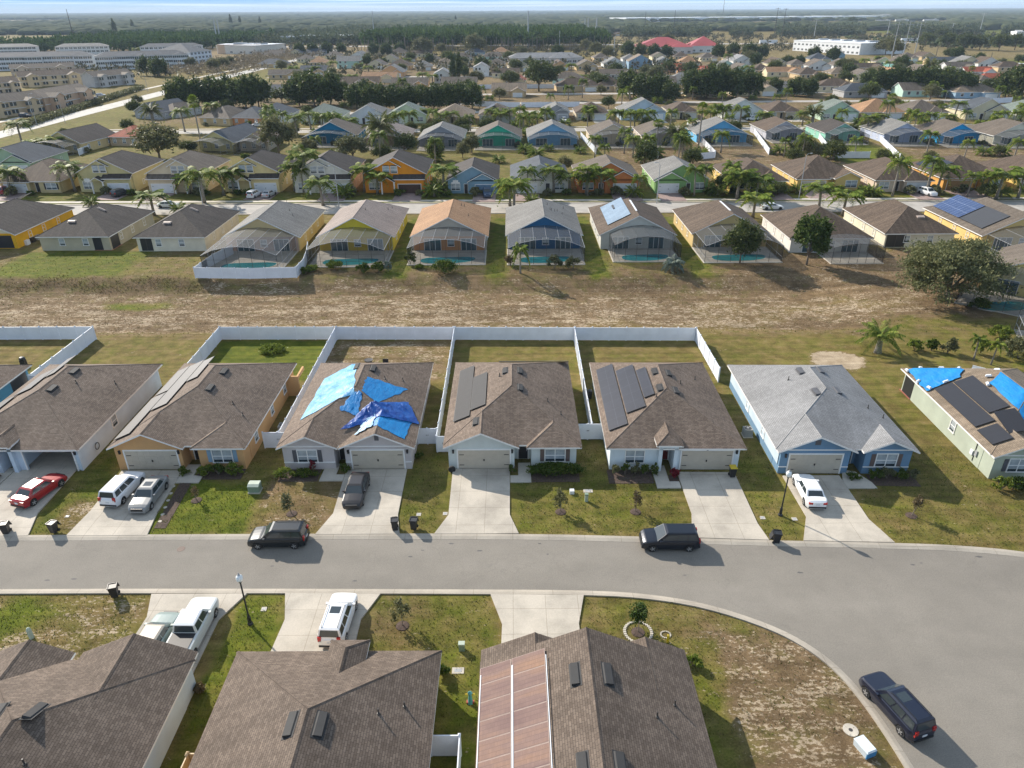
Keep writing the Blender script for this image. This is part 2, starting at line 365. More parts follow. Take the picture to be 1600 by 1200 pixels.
def window(H, w, u0, u1, z0, z1, mull=1, shut=None, arch=False, frame=TRIM, glass=GLASS, rail=True, sub=True):
    mb = MB(); t = .09
    w.box(mb, u0-t, u1+t, z1, z1+t, .0, .07, frame); w.box(mb, u0-t*1.5, u1+t*1.5, z0-t, z0, .0, .10, frame)
    w.box(mb, u0-t, u0, z0, z1, .0, .07, frame); w.box(mb, u1, u1+t, z0, z1, .0, .07, frame)
    for i in range(mull): c = u0+(u1-u0)*(i+1)/(mull+1); w.box(mb, c-.04, c+.04, z0, z1, .022, .06, frame)
    if rail: zc = (z0+z1)/2; w.box(mb, u0, u1, zc-.03, zc+.03, .021, .05, frame)
    if arch:
        r = (u1-u0)/2; c = (u0+u1)/2
        for i in range(5):
            a0 = pi*i/5; zz = z1+t+r*sin(pi*(i+.5)/5)*.9; x = r*cos(pi*(i+.5)/5)
            w.box(mb, c-abs(x)-.05, c+abs(x)+.05, z1+t, zz, .0, .05-.006*i, frame)
    f = mb.build('window', H)
    if sub:
        g = MB(); w.box(g, u0, u1, z0, z1, .0, .02, glass)
        if glass is GLASS: # half drawn blind
            w.box(g, u0+.03, u1-.03, z0+(z1-z0)*.2, z1, .0202, .0205, BLIND)
        g.build('pane', f)
    if shut:
        for a, b in ((u0-t-.42, u0-t-.04), (u1+t+.04, u1+t+.42)):
            s_ = MB(); w.box(s_, a, b, z0, z1, .0, .045, shut)
            for i in range(7): zz = z0+(z1-z0)*(i+.5)/7; w.box(s_, a+.05, b-.05, zz-.03, zz+.03, .045, .06, shut)
            s_.build('shutter', H)
def garage(H, w, u0, u1, z1=2.15, mat=TAN, frame=TRIM, small=False, arch=False):
    mb = MB(); w.box(mb, u0, u1, .03, z1, .0, .04, mat)
    if not small:
        for i in range(4):
            a = .03+(z1-.03)*i/4
            for j in range(8):
                c = u0+(u1-u0)*j/8; w.box(mb, c+.06, c+(u1-u0)/8-.06, a+.08, a+(z1)/4-.08, .04, .055, mat)
    g = mb.build('garage_door', H)
    fb = MB(); t = .13
    w.box(fb, u0-t, u0, 0, z1+t, .0, .08, frame); w.box(fb, u1, u1+t, 0, z1+t, .0, .08, frame); w.box(fb, u0, u1, z1, z1+t, .0, .08, frame)
    fb.build('door_frame', g)
    if not small:
        k = MB(); c = (u0+u1)/2; w.box(k, c-.06, c+.06, .95, 1.15, .055, .1, BLACK); k.build('door_handle', g)
        for uu in (u0+.1, u1-.55):
            for zz in (.5, 1.65): k = MB(); w.box(k, uu, uu+.45, zz-.03, zz+.03, .056, .075, BLACK); k.build('hinge', g)
def door(H, w, u0, u1, z1=2.1, mat=BLACK, frame=TRIM):
    mb = MB(); w.box(mb, u0, u1, .05, z1, 0, .04, mat)
    for a, b in ((.2, .9), (1.05, 1.9)):
        w.box(mb, u0+.15, (u0+u1)/2-.05, a, b, .04, .055, mat); w.box(mb, (u0+u1)/2+.05, u1-.15, a, b, .04, .055, mat)
    d = mb.build('front_door', H); fb = MB()
    w.box(fb, u0-.1, u0, 0, z1+.1, 0, .07, frame); w.box(fb, u1, u1+.1, 0, z1+.1, 0, .07, frame); w.box(fb, u0, u1, z1, z1+.1, 0, .07, frame); fb.build('door_frame', d)
    k = MB(); w.box(k, u1-.14, u1-.08, .95, 1.1, .04, .1, GREYM); k.build('door_handle', d)
def coach_light(H, w, u, z=1.85):
    m = MB(); w.box(m, u-.08, u+.08, z, z+.32, 0, .16, BLACK); w.box(m, u-.1, u+.1, z+.32, z+.36, 0, .18, BLACK); m.build('wall_lamp', H)
def on_roof(bl, x, y):
    e = .05; z = roof_h(bl, x, y); nx = -(roof_h(bl, x+e, y)-roof_h(bl, x-e, y))/(2*e); ny = -(roof_h(bl, x, y+e)-roof_h(bl, x, y-e))/(2*e)
    n = Vector((nx, ny, 1)).normalized(); return Vector((x, y, z)), n
def ridge_vent(H, bl, x, y, along='y', L=1.25, mat=None):
    p, n = on_roof(bl, x, y); mat = mat or plain('black_vent_metal', (.03, .03, .03), .75)
    a = Vector((0, 1, 0)) if along == 'y' else Vector((1, 0, 0)); a = (a-n*a.dot(n)).normalized(); b = a.cross(n)
    if b.z > 0: b = -b   # b points downslope
    M = Matrix((a, b, n)).transposed().to_4x4(); M.translation = p
    m = MB(); m.M = M
    m.frus([(-L/2, -.3, 0), (L/2, -.3, 0), (L/2, .28, 0), (-L/2, .28, 0)], [(-L/2, -.22, .1), (L/2, -.22, .1), (L/2, .2, .2), (-L/2, .2, .2)], mat)
    m.box(-L/2-.1, L/2+.1, -.36, .36, -.01, .02, mat)
    m.build('roof_vent', H)
def pipe_vent(H, bl, x, y):
    p, n = on_roof(bl, x, y); m = MB(); m.lathe([(.12, -.05), (.1, .06), (.045, .08), (.045, .42)], DARKMETAL, 8, p); m.build('vent_pipe', H)
def slope_rect(H, bl, x0, x1, y0, y1, mat, name='solar_panel', lift=.10, th=.05, frame=None, back=None):
    # a rectangular array lying on one roof slope (plan rectangle)
    pts = [(x0, y0), (x1, y0), (x1, y1), (x0, y1)]; xc, yc = (x0+x1)/2, (y0+y1)/2
    p, n = on_roof(bl, xc, yc)
    pl = lambda x, y, o: (x+n.x*o, y+n.y*o, p.z-(n.x*(x-xc)+n.y*(y-yc))/n.z+n.z*o)
    m = MB(); lo = [pl(a, b, lift) for a, b in pts]; hi = [pl(a, b, lift+th) for a, b in pts]
    m.frus(lo, hi, back or BLACK)
    sx = (x1-x0)/n.z if abs(n.x) > .1 else (x1-x0); sy = (y1-y0)/n.z if abs(n.y) > .1 else (y1-y0)
    hi2 = [pl(a, b, lift+th+.006) for a, b in [(x0+.03, y0+.03), (x1-.03, y0+.03), (x1-.03, y1-.03), (x0+.03, y1-.03)]]
    m.add(hi2, [(0, 1, 2, 3)], mat, [[(0, 0), (sx, 0), (sx, sy), (0, sy)]])
    if frame:
        for (a, b) in ((0, 1), (1, 2), (2, 3), (3, 0)): m.tube([hi[a], hi[b]], .02, frame, 6)
    return m.build(name, H)
def pool_cage(H, x0, x1, y0, y1, zs, za, nb=6, frame=TRIM, flat=False, yw=None, roofmat=None, frontmat=None):
    # screen enclosure: y0 = outer face, y1 = house wall; arched across x
    def arch(u, e): # u 0..1
        return zs+(za-zs)*(sin(pi*u)**.75 if not flat else min(1, min(u, 1-u)*5))+e
    xs = [x0+(x1-x0)*i/nb for i in range(nb+1)]; us = [i/nb for i in range(nb+1)]
    fr = MB(); t = .035; ftop = GREYM if frame is TRIM and zs < 3.05 and za > 4.3 else frame
    for i, x in enumerate(xs):
        z = arch(us[i], 0); fr.box(x-t*.7, x+t*.7, y0-t*.7, y0+t*.7, .05, z, BRONZE)
        fr.tube([(x, y0, z), (x, y1, arch(us[i], .0))], .022, ftop, 4)
        if i < nb:
            z2 = arch(us[i+1], 0); fr.tube([(x, y0, z), (xs[i+1], y0, z2)], .034, GREYM if frame is TRIM else frame, 4); fr.tube([(x, y1, z), (xs[i+1], y1, z2)], .03, BRONZE, 4)
            fr.tube([(x, y0, .08), (xs[i+1], y0, .08)], .04, frame, 4); fr.tube([(x, y0, 1.0), (xs[i+1], y0, 1.0)], .018, BRONZE, 4)
            if zs > 2.2: fr.tube([(x, y0, 2.25), (xs[i+1], y0, 2.25)], .018, BRONZE, 4)
    for x in (x0, x1):
        nn = max(2, int((y1-y0)/2.4))
        for j in range(nn+1): y = y0+(y1-y0)*j/nn; fr.box(x-t*.7, x+t*.7, y-t*.7, y+t*.7, .05, zs, GREYM if frame is TRIM else frame)
        for z in (.08, 1.0, zs): fr.tube([(x, y0, z), (x, y1, z)], .03, GREYM if frame is TRIM else frame, 4)
    
    f = fr.build('enclosure_frame', H)
    sc = MB(); rm = roofmat or SCREEN_T; fm = frontmat or SCREEN_F
    for i in range(nb):
        a, b = arch(us[i], 0), arch(us[i+1], 0)
        sc.add([(xs[i], y0, .05), (xs[i+1], y0, .05), (xs[i+1], y0, b), (xs[i], y0, a)], [(0, 1, 2, 3)], fm)
        sc.add([(xs[i], y0, a), (xs[i+1], y0, b), (xs[i+1], y1, b), (xs[i], y1, a)], [(0, 1, 2, 3)], rm)
    for x in (x0, x1): sc.add([(x, y0, .05), (x, y1, .05), (x, y1, zs), (x, y0, zs)], [(0, 1, 2, 3)], fm)
    sc.build('screen', f)
def make_house(name, label, X, Y, rz, roofs, walls, wallc, sh, group=None, cat='house', zt=None, trim=TRIM, ztri=None, tric=None):
    H = thing(name, label, cat, (X, Y, 0), rz, group)
    wm = stucco(wallc) if isinstance(wallc, tuple) else wallc
    w = MB()
    for q in walls:
        x0, x1, y0, y1 = q[:4]; z = q[4] if len(q) > 4 else (zt or roofs[0]['ze']+roofs[0]['ov']*roofs[0]['p']-RT*.55)
        w.box(x0, x1, y0, y1, q[5] if len(q) > 5 else 0, z, wm)
    tm = stucco(tric) if tric else wm
    for k in roofs:
        for e in 'ab':
            if k[e] == 'g': wall_tri(w, k, e, tm)
    w.build('walls', H)
    r = MB()
    for k in roofs: roof_block(r, k, sh, trim)
    r.build('roof', H)
    return H
SH_TAUPE = shingle((.150, .112, .086), (.230, .177, .138), .16)
SH_TAUPE2 = shingle((.165, .128, .102), (.225, .178, .142), .15)
SH_BROWNROW = shingle((.118, .090, .070), (.182, .142, .112), .16)
SH_GREY = shingle((.235, .235, .235), (.285, .285, .285), .1)
SH_DARK = shingle((.055, .047, .042), (.09, .077, .068), .3)
SH_BROWN = shingle((.10, .072, .052), (.155, .115, .084), .35)
SH_MID = shingle((.13, .106, .084), (.18, .15, .12), .3)
SH_PINK = shingle((.25, .205, .18), (.32, .265, .235), .15)
SH_ORANGE = shingle((.33, .19, .10), (.42, .255, .145), .2)
SH_CGREY = shingle((.18, .175, .165), (.24, .235, .22), .2)
SH_GREEN = shingle((.16, .19, .165), (.21, .25, .215), .2)
SH_RED = shingle((.33, .085, .05), (.42, .12, .07), .2)
SH_TAN = shingle((.21, .165, .12), (.28, .22, .16), .25)
SH_SLATE = shingle((.075, .085, .10), (.10, .115, .13), .15)
# ------------------------------------------------------------------ ground with its cover of grass, sand and weeds
def axis(lo, hi, step, far, grow):
    a = [lo]; s = step
    while a[0] > -far: s *= grow; a.insert(0, a[0]-s)
    x = lo
    while x < hi: x += step; a.append(x)
    s = step
    while a[-1] < far: s *= grow; a.append(a[-1]+s)
    return np.array(a)
gx = axis(-76, 76, .8, 20000, 1.09); gy = axis(10, 150, .8, 20000, 1.07); gy = gy[gy > -4000]
GXX, GYY = np.meshgrid(gx, gy)
rng = np.random.RandomState(4)
def wob(X, Y, s, seed):  # smooth pseudo noise
    r = np.random.RandomState(seed); o = np.zeros_like(X)
    for k in range(7):
        a = r.uniform(0, 2*pi); f = s*(1.5**k)/2; o += np.sin((X*cos(a)+Y*sin(a))*f+r.uniform(0, 6))*(.75**k)
    return o/2.2
w1 = wob(GXX, GYY, .35, 1); w2 = wob(GXX, GYY, .9, 2)
def soft(x0, x1, y0, y1, e=.8, wb=.8):
    X = GXX+w1*wb; Yv = GYY+w2*wb
    f = lambda a: np.clip(a/e+.5, 0, 1)
    return f(X-x0)*f(x1-X)*f(Yv-y0)*f(y1-Yv)
def blob(cx, cy, rx, ry, e=.5): return np.clip((1-np.hypot((GXX-cx)/rx, (GYY-cy)/ry)+w2*.12)/e, 0, 1)
grn = np.full(GXX.shape, .30); snd = np.full(GXX.shape, .10); brn = np.full(GXX.shape, .12)
def setr(m, g=None, s=None, b=None):
    global grn, snd, brn
    if g is not None: grn = grn*(1-m)+g*m
    if s is not None: snd = snd*(1-m)+s*m
    if b is not None: brn = brn*(1-m)+b*m
BIG = 1e5
setr(soft(-BIG, BIG, 87.5, 127, 2), .2, .42, .35)
setr(soft(-BIG, BIG, 91, 106, 6, 3), .10, .72, .85); setr(soft(-BIG, -20, 101, 109, 4, 3), .06, .72, .8); setr(soft(-BIG, 40, 104, 113, 5, 3), .2, .54, .85)
setr(soft(-40, 40, 92, 96, 3, 2), .1, .74, .5)
setr(soft(-BIG, BIG, 87.3, 93, 1.5), .24, .3, .45)
setr(soft(-46, 74, 111, 119, 3, 1.5), .3, .18, .7); setr(soft(-46, 62, 117, 126, 2, 1), .42, .08, .35)
setr(soft(38, BIG, 92, 125, 5, 3), .12, .42, .95); setr(soft(26, 62, 96, 104, 5, 3), .1, .74, .55)
setr(soft(-89, -64, 112.5, 127.5, 1.5), .78, .02, .1); setr(soft(-66, -52, 112, 126, 2), .35, .2, .4); setr(soft(-95, -50, 109, 113, 1.5), .3, .1, .8)
setr(blob(-58, 103, 6, 2.2), .8, .1, .2)
for xa in (-20.3, -3.2, 13.9, 31): setr(soft(xa-1, xa+2.6, 112, 150, 1, .4), .7, .02, .12)
setr(soft(48, 75, 76, 94, 3, 2), .42, .1, .35); setr(soft(36, 66, 60, 84, 2), .55, .05, .1)
# plots of the middle row
setr(soft(-60, 62, 47, 87, 1), .38, .06, .1)
setr(soft(-38.6, -24, 75, 86.8, .6, .3), .95, 0, 0); setr(soft(-23.3, -8, 75, 86.6, .6, .3), .22, .62, .6)
setr(soft(-7.5, 8.2, 73, 86, .6, .3), .36, .03, .1); setr(soft(8.3, 24, 73, 86, .6, .3), .34, .03, .25)
setr(soft(-56, -39, 75, 87, .8, .5), .35, .1, .15)
setr(soft(-41.5, -37, 47.2, 62, .6, .5), .62, .12, .1); setr(soft(-39, -36, 47.2, 51.5, .8, .6), .2, .75, .3)
setr(soft(-30.7, -21.8, 47.2, 55, .8, .8), .92, .02, .0); setr(soft(-23, -15.5, 47.2, 55.5, 1.2, .8), .2, .4, .5)
setr(soft(-10.2, -5.6, 47.2, 60, .5, .3), .5, .05, .1); setr(soft(-.2, 15.2, 47, 56, .6, .4), .52, .04, .08)
setr(soft(20.8, 24.6, 46, 60, .6, .4), .5, .08, .15); setr(soft(30.6, 44, 45.5, 76, 1, .4), .42, .04, .12); setr(soft(40, 62, 40, 55, 1, .6), .4, .1, .2)
setr(blob(40.5, 80.0, 3.6, 3.0, .3), .0, 2.2, .9)
# near plots
setr(soft(-48, -27, 30, 40.1, .8, .6), .34, .62, .35); setr(blob(-36.5, 38, 3.5, 2.5), .8, .05, .1)
setr(soft(-20.4, -16.6, 20, 40.1, .5, .3), .72, .05, .05); setr(soft(-10.4, -.8, 20, 40.1, .6, .4), .55, .08, .15)
setr(soft(-10.4, -5.8, 35, 40.1, 1, .6), .4, .12, .5); setr(soft(-5, -1.5, 20, 33, .8, .4), .62, .04, .1)
setr(soft(5, 13, 26, 40, .8, .5), .42, .10, .25); setr(soft(12.3, 23, 20, 37.5, 3, 1.5), .2, .66, .85); setr(soft(11.2, 13.2, 18, 36, 1, .4), .52, .08, .1)
setr(soft(12, 22, 35.5, 39.5, 1.5, .8), .35, .3, .5)
# farther rows and the land beyond
setr(soft(-150, 250, 156, 174, 1, .2), .6, .05, .1); setr(soft(-150, 30, 190, 245, 3, 2), .45, .25, .4); setr(soft(30, 250, 190, 240, 3, 2), .22, .5, .75)
setr(soft(96, 117, 205, 240, 3, 1), .95, .02, .0); setr(soft(-170, 700, 295, 700, 10, 2), .25, .45, .7)
setr(soft(-184, -150, 180, 700, 6, 2), .5, .1, .2)
setr(soft(150, 2600, 640, 1350, 40, 10), .3, .55, .35); setr(soft(650, 2600, 820, 2000, 60, 20), .75, .1, .1); setr(soft(200, 1500, 560, 640, 20, 3), .9, .05, .0)
setr(soft(-1500, -150, 700, 1200, 50, 10), .2, .5, .5); setr(soft(-900, -260, 1080, 1250, 30, 10), .05, 1.1, .2)
gm = bpy.data.meshes.new('ground'); ny_, nx_ = GXX.shape
def dip(x, y):   # the shallow drainage swale between the two rows of plots
    s = lambda t: np.clip(t, 0, 1)**2*(3-2*np.clip(t, 0, 1)); return -1.5*s((113.5-y)/6)*s((y-88.5)/5)*s((58-x)/14)
vv = np.stack([GXX.ravel(), GYY.ravel(), dip(GXX, GYY).ravel()], 1)
idx = np.arange(nx_*ny_).reshape(ny_, nx_); q = np.stack([idx[:-1, :-1], idx[:-1, 1:], idx[1:, 1:], idx[1:, :-1]], -1).reshape(-1, 4)
gm.from_pydata(vv.tolist(), [], q.tolist())
at_ = gm.color_attributes.new('cover', 'FLOAT_COLOR', 'POINT')
cl = np.stack([grn.ravel(), snd.ravel(), brn.ravel(), np.ones(grn.size)], 1).astype(np.float32); at_.data.foreach_set('color', cl.ravel())
m, n, b = newmat('grass_and_sand')
va = n.nodes.new('ShaderNodeVertexColor'); va.layer_name = 'cover'; sep = n.nodes.new('ShaderNodeSeparateColor'); n.links.new(va.outputs[0], sep.inputs[0])
def thr(ch, scale, k, stretch=None, det=6, width=.12, hi=1.0, rough=.65):
    f = noise_node(n, scale, det, 'Object', stretch, rough)
    a = n.nodes.new('ShaderNodeMath'); a.operation = 'MULTIPLY_ADD'; a.inputs[1].default_value = k; n.links.new(sep.outputs[ch], a.inputs[0]); n.links.new(f, a.inputs[2])
    r = n.nodes.new('ShaderNodeMapRange'); r.inputs[1].default_value = hi-width; r.inputs[2].default_value = hi+width; n.links.new(a.outputs[0], r.inputs[0]); return r.outputs[0]
fine = noise_node(n, 7.5, 7, rough=.8); mid = noise_node(n, .7, 6); broad = noise_node(n, .06, 4)
base = ramp(n, mid, [(.3, (.115, .085, .030)), (.5, (.175, .130, .047)), (.72, (.245, .18, .078))])
green = ramp(n, mid, [(.3, (.062, .084, .009)), (.5, (.102, .122, .013)), (.72, (.16, .158, .024))])
brown = ramp(n, mid, [(.3, (.108, .073, .040)), (.7, (.215, .148, .082))])
sandc = ramp(n, mid, [(.3, (.27, .205, .13)), (.7, (.47, .38, .27))])
c = mixc(n, thr('Blue', .35, .62, width=.14, hi=.80), base, brown)
c = mixc(n, thr('Red', .45, .72, width=.22, hi=.86), c, green)
fl1 = noise_node(n, 3.6, 3, 'Object', (.65, 1.2, 1), .75); fl2 = noise_node(n, .45, 7, 'Object', (.55, 1.3, 1), .75)
def mth(op, a, b_, c_=None):
    q = n.nodes.new('ShaderNodeMath'); q.operation = op
    for i, v in enumerate((a, b_, c_)):
        if v is None: continue
        if isinstance(v, (int, float)): q.inputs[i].default_value = v
        else: n.links.new(v, q.inputs[i])
    return q.outputs[0]
lv = mth('MULTIPLY_ADD', sep.outputs['Green'], .235, mth('MULTIPLY_ADD', fl2, .75, mth('MULTIPLY', fl1, .85)))
mr_ = n.nodes.new('ShaderNodeMapRange'); mr_.inputs[1].default_value = .985; mr_.inputs[2].default_value = 1.03; n.links.new(lv, mr_.inputs[0]); c = mixc(n, mr_.outputs[0], c, sandc)
c = mixc(n, 1, c, ramp(n, fine, [(.25, .42), (.5, .95), (.78, 1.6)]), 'MULTIPLY')
lines = noise_node(n, 1.0, 4, 'Object', (.05, 1.6, 1), .6)
c = mixc(n, 1, c, ramp(n, lines, [(.3, .78), (.7, 1.2)]), 'MULTIPLY')
c = mixc(n, 1, c, ramp(n, broad, [(.35, .88), (.65, 1.1)]), 'MULTIPLY')
n.links.new(c, b.inputs['Base Color']); b.inputs['Roughness'].default_value = .95; b.inputs['Specular IOR Level'].default_value = .1
bump(n, b, fine, .05, .8); gm.materials.append(m)
go = bpy.data.objects.new('ground', gm); COL.objects.link(go); tag(go, kind='structure')

# ------------------------------------------------------------------ roads, kerbs, drives
def structure(name, mb): o = mb.build(name); tag(o, kind='structure'); return o
ASPH = asphalt_mat()
UP = [(-260, 47.1), (-43, 47.0), (-21, 47.0), (0, 46.9), (12, 46.35), (21, 45.85), (31.5, 45.45), (36.7, 45.1), (41.6, 44.3), (46.5, 42.6), (51, 39.6), (54.5, 35.3), (56.5, 30), (57, 20), (57, -60)]
LO = [(-260, 40.25), (-38.9, 40.25), (-19.4, 40.15), (0, 39.9), (5, 39.8), (9.5, 39.5), (14, 38.5), (18.2, 36.4), (20.2, 34.6), (21.4, 32.7), (22.1, 30.3), (22.5, 27.6), (22.7, 25), (22.7, -60)]
def smooth_line(pts, it=2):
    for _ in range(it):
        o = [pts[0]]
        for a, b in zip(pts, pts[1:]): o += [(a[0]*.75+b[0]*.25, a[1]*.75+b[1]*.25), (a[0]*.25+b[0]*.75, a[1]*.25+b[1]*.75)]
        pts = o+[pts[-1]]
    return pts
def offset(pts, d):
    o = []
    for i, p in enumerate(pts):
        a = pts[max(i-1, 0)]; b = pts[min(i+1, len(pts)-1)]; l = hypot(b[0]-a[0], b[1]-a[1]); o.append((p[0]-(b[1]-a[1])/l*d, p[1]+(b[0]-a[0])/l*d))
    return o
UPS = smooth_line(UP); LOS = smooth_line(LO)
rm = MB(); rm.poly(offset(UPS, -.45)+offset(LOS, .45)[::-1], 0, .012, ASPH, False); structure('road', rm)
def kerb(line, d, name='kerb'):
    m = MB(); a = line; b = offset(line, d); b1 = offset(line, d*.45); vs = []
    for p, q1, q in zip(a, b1, b): vs += [(p[0], p[1], .0), (p[0], p[1], .11), (q1[0], q1[1], .10), (q[0], q[1], .022), (q[0], q[1], 0)]
    fs = []
    for i in range(len(a)-1):
        for k in range(4): fs.append((i*5+k, i*5+k+1, i*5+k+6, i*5+k+5))
    if d < 0: fs = [f[::-1] for f in fs]
    m.add(vs, fs, CURBM); structure(name, m)
kerb(UPS, -.62); kerb(LOS, .55)
def drive(pts, z=.13, name='driveway', mat=CONC):
    m = MB(); m.poly(pts, -.02, z, mat); structure(name, m)
DRIVES = [[(-46, 46.9), (-40.7, 46.9), (-41.7, 50), (-41.9, 57.3), (-47.7, 57.3), (-47.6, 50)], [(-37.5, 46.9), (-30.7, 46.9), (-31.2, 50), (-31.6, 56.4), (-37.4, 56.4), (-37.2, 50.2)],
 [(-16.6, 46.9), (-9.5, 46.9), (-10.0, 49.5), (-10.1, 56.4), (-15.9, 56.4), (-15.7, 49.7)], [(-6.6, 46.9), (.5, 46.9), (-.25, 49.4), (-.25, 56.4), (-5.7, 56.4), (-5.6, 49.4)],
 [(14.9, 46.25), (21.2, 45.9), (20.9, 48), (21.0, 55.6), (15.6, 55.7), (15.6, 49.5)], [(24.0, 45.8), (31.4, 45.5), (30.6, 48.5), (30.7, 55), (25.4, 55), (25.4, 49)],
 [(-27.3, 40.1), (-20.1, 40.1), (-21.3, 37.5), (-21.3, 31.8), (-26.8, 31.8), (-26.6, 37.8)], [(-17.2, 40.1), (-10.0, 40.0), (-11, 37.5), (-11, 31.8), (-16.8, 31.8), (-16.5, 37.5)],
 [(-1.7, 39.9), (5.3, 39.75), (4.7, 37), (4.7, 31.8), (-.9, 31.8), (-.8, 37)]]
for i, d in enumerate(DRIVES): drive(d, .125)
WALKS = [[(-31.5, 54.4), (-29.3, 54.4), (-29.3, 55.4), (-30.2, 55.6), (-30.2, 57.4), (-31.5, 57.4)], [(-18.1, 54.6), (-15.9, 54.6), (-15.9, 55.6), (-16.7, 55.6), (-16.7, 57.4), (-18.0, 57.4)],
 [(-.2, 54.2), (1.75, 54.2), (1.75, 57.4), (.55, 57.4), (.55, 55.3), (-.2, 55.3)], [(13.3, 53.2), (15.5, 53.2), (15.5, 54.2), (14.6, 54.2), (14.6, 56.8), (13.3, 56.8)], [(30.72, 53.0), (33.4, 53.0), (33.3, 53.9), (32.5, 55.6), (31.4, 56), (30.72, 54.2)],
 [(-49.5, 54), (-47.8, 54), (-47.8, 57), (-49.5, 57)]]
for wk in WALKS: drive(wk, .10, 'path', CONC2)
# second street, drives and pavements of the farther rows
ASPH2 = plain('pale_asphalt', (.36, .335, .30), .9, var=.15, scale=.4)
r2 = MB(); r2.poly([(-176, 154.2), (210, 152.6), (210, 161), (-176, 162.6)], 0, .012, ASPH2, False); structure('road', r2)
for y0, dx in ((162.6, 0), (153.4, 0)):
    k = MB(); k.poly([(-176, y0), (210, y0-1.4), (210, y0-.7), (-176, y0+.7)], 0, .12, CURBM); structure('kerb', k)
k = MB(); k.poly([(-172, 164.6), (210, 163.2), (210, 164.8), (-172, 166.2)], 0, .05, CONC2); structure('pavement', k)
r3 = MB(); r3.poly([(-150, 268), (340, 271), (340, 279), (-150, 276)], 0, .012, ASPH2, False); structure('road', r3)
k = MB(); k.poly([(-150, 278), (340, 281), (340, 282.5), (-150, 279.5)], 0, .05, CONC2); structure('pavement', k)
r4 = MB(); r4.poly([(-183, 120), (-173, 120), (-180, 300), (-185, 500), (-188, 900), (-198, 900), (-195, 500), (-190, 300)], 0, .02, concrete_mat('pale_road', (.46, .44, .40), 0), False); structure('road', r4)
k = MB(); k.poly([(-203, 150), (-200, 150), (-206, 420), (-204, 700), (-207, 700), (-209, 420)], 0, .04, CONC2); structure('pavement', k)
for yy, x0_, x1_ in ((318, -120, 60), (352, -60, 330), (392, -120, 380), (440, -150, 420), (505, -160, 470), (590, -150, 520)):
    r6 = MB(); r6.poly([(x0_, yy), (x1_, yy+6), (x1_, yy+13), (x0_, yy+7)], 0, .02, ASPH2, False); structure('road', r6)
r5 = MB(); r5.poly([(-1500, 905), (1500, 1005), (1500, 1030), (-1500, 930)], 0, .03, ASPH2, False); structure('road', r5)
# retention field tracks, pavement marks
sp = MB()
for i in range(16):
    x = rng.uniform(-40, 40); y = rng.uniform(41.2, 46)
    r = rng.uniform(.05, .22); sp.poly([(x+r*cos(a)*rng.uniform(.6, 1.8), y+.5*r*sin(a)) for a in np.linspace(0, 5.4, 7)], 0, .0165, plain('oil_stain', (.10, .095, .09), .8), False)
structure('road_stains', sp)
# ------------------------------------------------------------------ the middle row and the near row of one-storey houses
ZE = 2.65; D0 = 17.4; W0 = 12.2
def T5():
    return ([rb(0, W0, .5, D0, ZE), rb(.03, 6.3, 0, 4.2, ZE, a='g', b='n'), rb(7.9, 12.17, 0, 3.6, ZE, a='h', b='n')],
            [(0, W0, 1.7, D0), (.03, 6.3, 0, 1.69), (7.9, 12.17, 0, 1.69)])
def T4():
    return ([rb(0, W0, .5, D0, ZE), rb(.03, 4.9, 0, 3.6, ZE, a='g', b='n'), rb(5.9, 12.17, 0, 4.2, ZE, a='g', b='n')],
            [(0, W0, 1.7, D0), (.03, 4.9, 0, 1.69), (5.9, 12.17, 0, 1.69)])
def T7():
    return ([rb(0, W0, .6, D0, ZE), rb(.03, 6.5, 0, 4.4, ZE, a='g', b='n'), rb(7.9, 12.17, 0, 3.6, ZE, a='g', b='n')],
            [(0, W0, 1.7, D0), (.03, 6.5, 0, 1.69), (7.9, 12.17, 0, 1.69)])
def T6(): return ([rb(0, W0, 0, D0, ZE), rb(4.5, 6.3, -.5, 5.2, 3.2, .55, a='h', b='n', ov=.35)],
            [(0, W0, 1.7, D0), (0, 4.5, 0, 1.69), (6.3, W0, 0, 1.69), (4.5, 4.85, -.45, 1.69, 3.3), (5.95, 6.3, -.45, 1.69, 3.3), (4.86, 5.94, -.42, -.1, 3.3, 2.5)])
FW = Wall('F', 0); FD = Wall('F', 1.7)
SHUT_G = plain('grey_shutters', (.09, .09, .10), .6, var=.05); SHUT_B = plain('brown_shutters', (.14, .10, .085), .6, var=.05)
SHUT_BL = plain('blue_shutters', (.22, .33, .43), .6, var=.05); REDD = plain('red_door', (.19, .025, .02), .4, var=.05); DKD = plain('dark_door', (.03, .028, .03), .4, var=.05)
def roof_things(H, bl, X, Y, vents, pipes):
    for (x, y) in vents: ridge_vent(H, bl, x-X, y-Y)
    for (x, y) in pipes: pipe_vent(H, bl, x-X, y-Y)
def fit5(H, shut, dm=DKD):
    garage(H, FW, .95, 5.85); coach_light(H, FW, .5); coach_light(H, FW, 6.08)
    door(H, FD, 6.7, 7.6, mat=dm); window(H, FW, 9.25, 11.05, .85, 2.2, 1, shut); coach_light(H, FD, 6.5)
def fit4(H, shut, dm=DKD):
    garage(H, FW, 6.55, 11.45); coach_light(H, FW, 11.85); coach_light(H, FW, 6.25)
    door(H, FD, 4.95, 5.8, mat=dm); window(H, FW, 1.45, 3.2, .85, 2.2, 1, shut)
    m = MB(); FW.box(m, 8.85, 9.25, 3.25, 3.75, 0, .05, SHUT_G); m.build('gable_vent', H)
    m = MB(); FW.box(m, 5.9, 12.2, 2.55, 2.66, 0, .05, TRIM); FW.box(m, .03, 4.9, 2.55, 2.66, 0, .05, TRIM); m.build('gable_band', H)
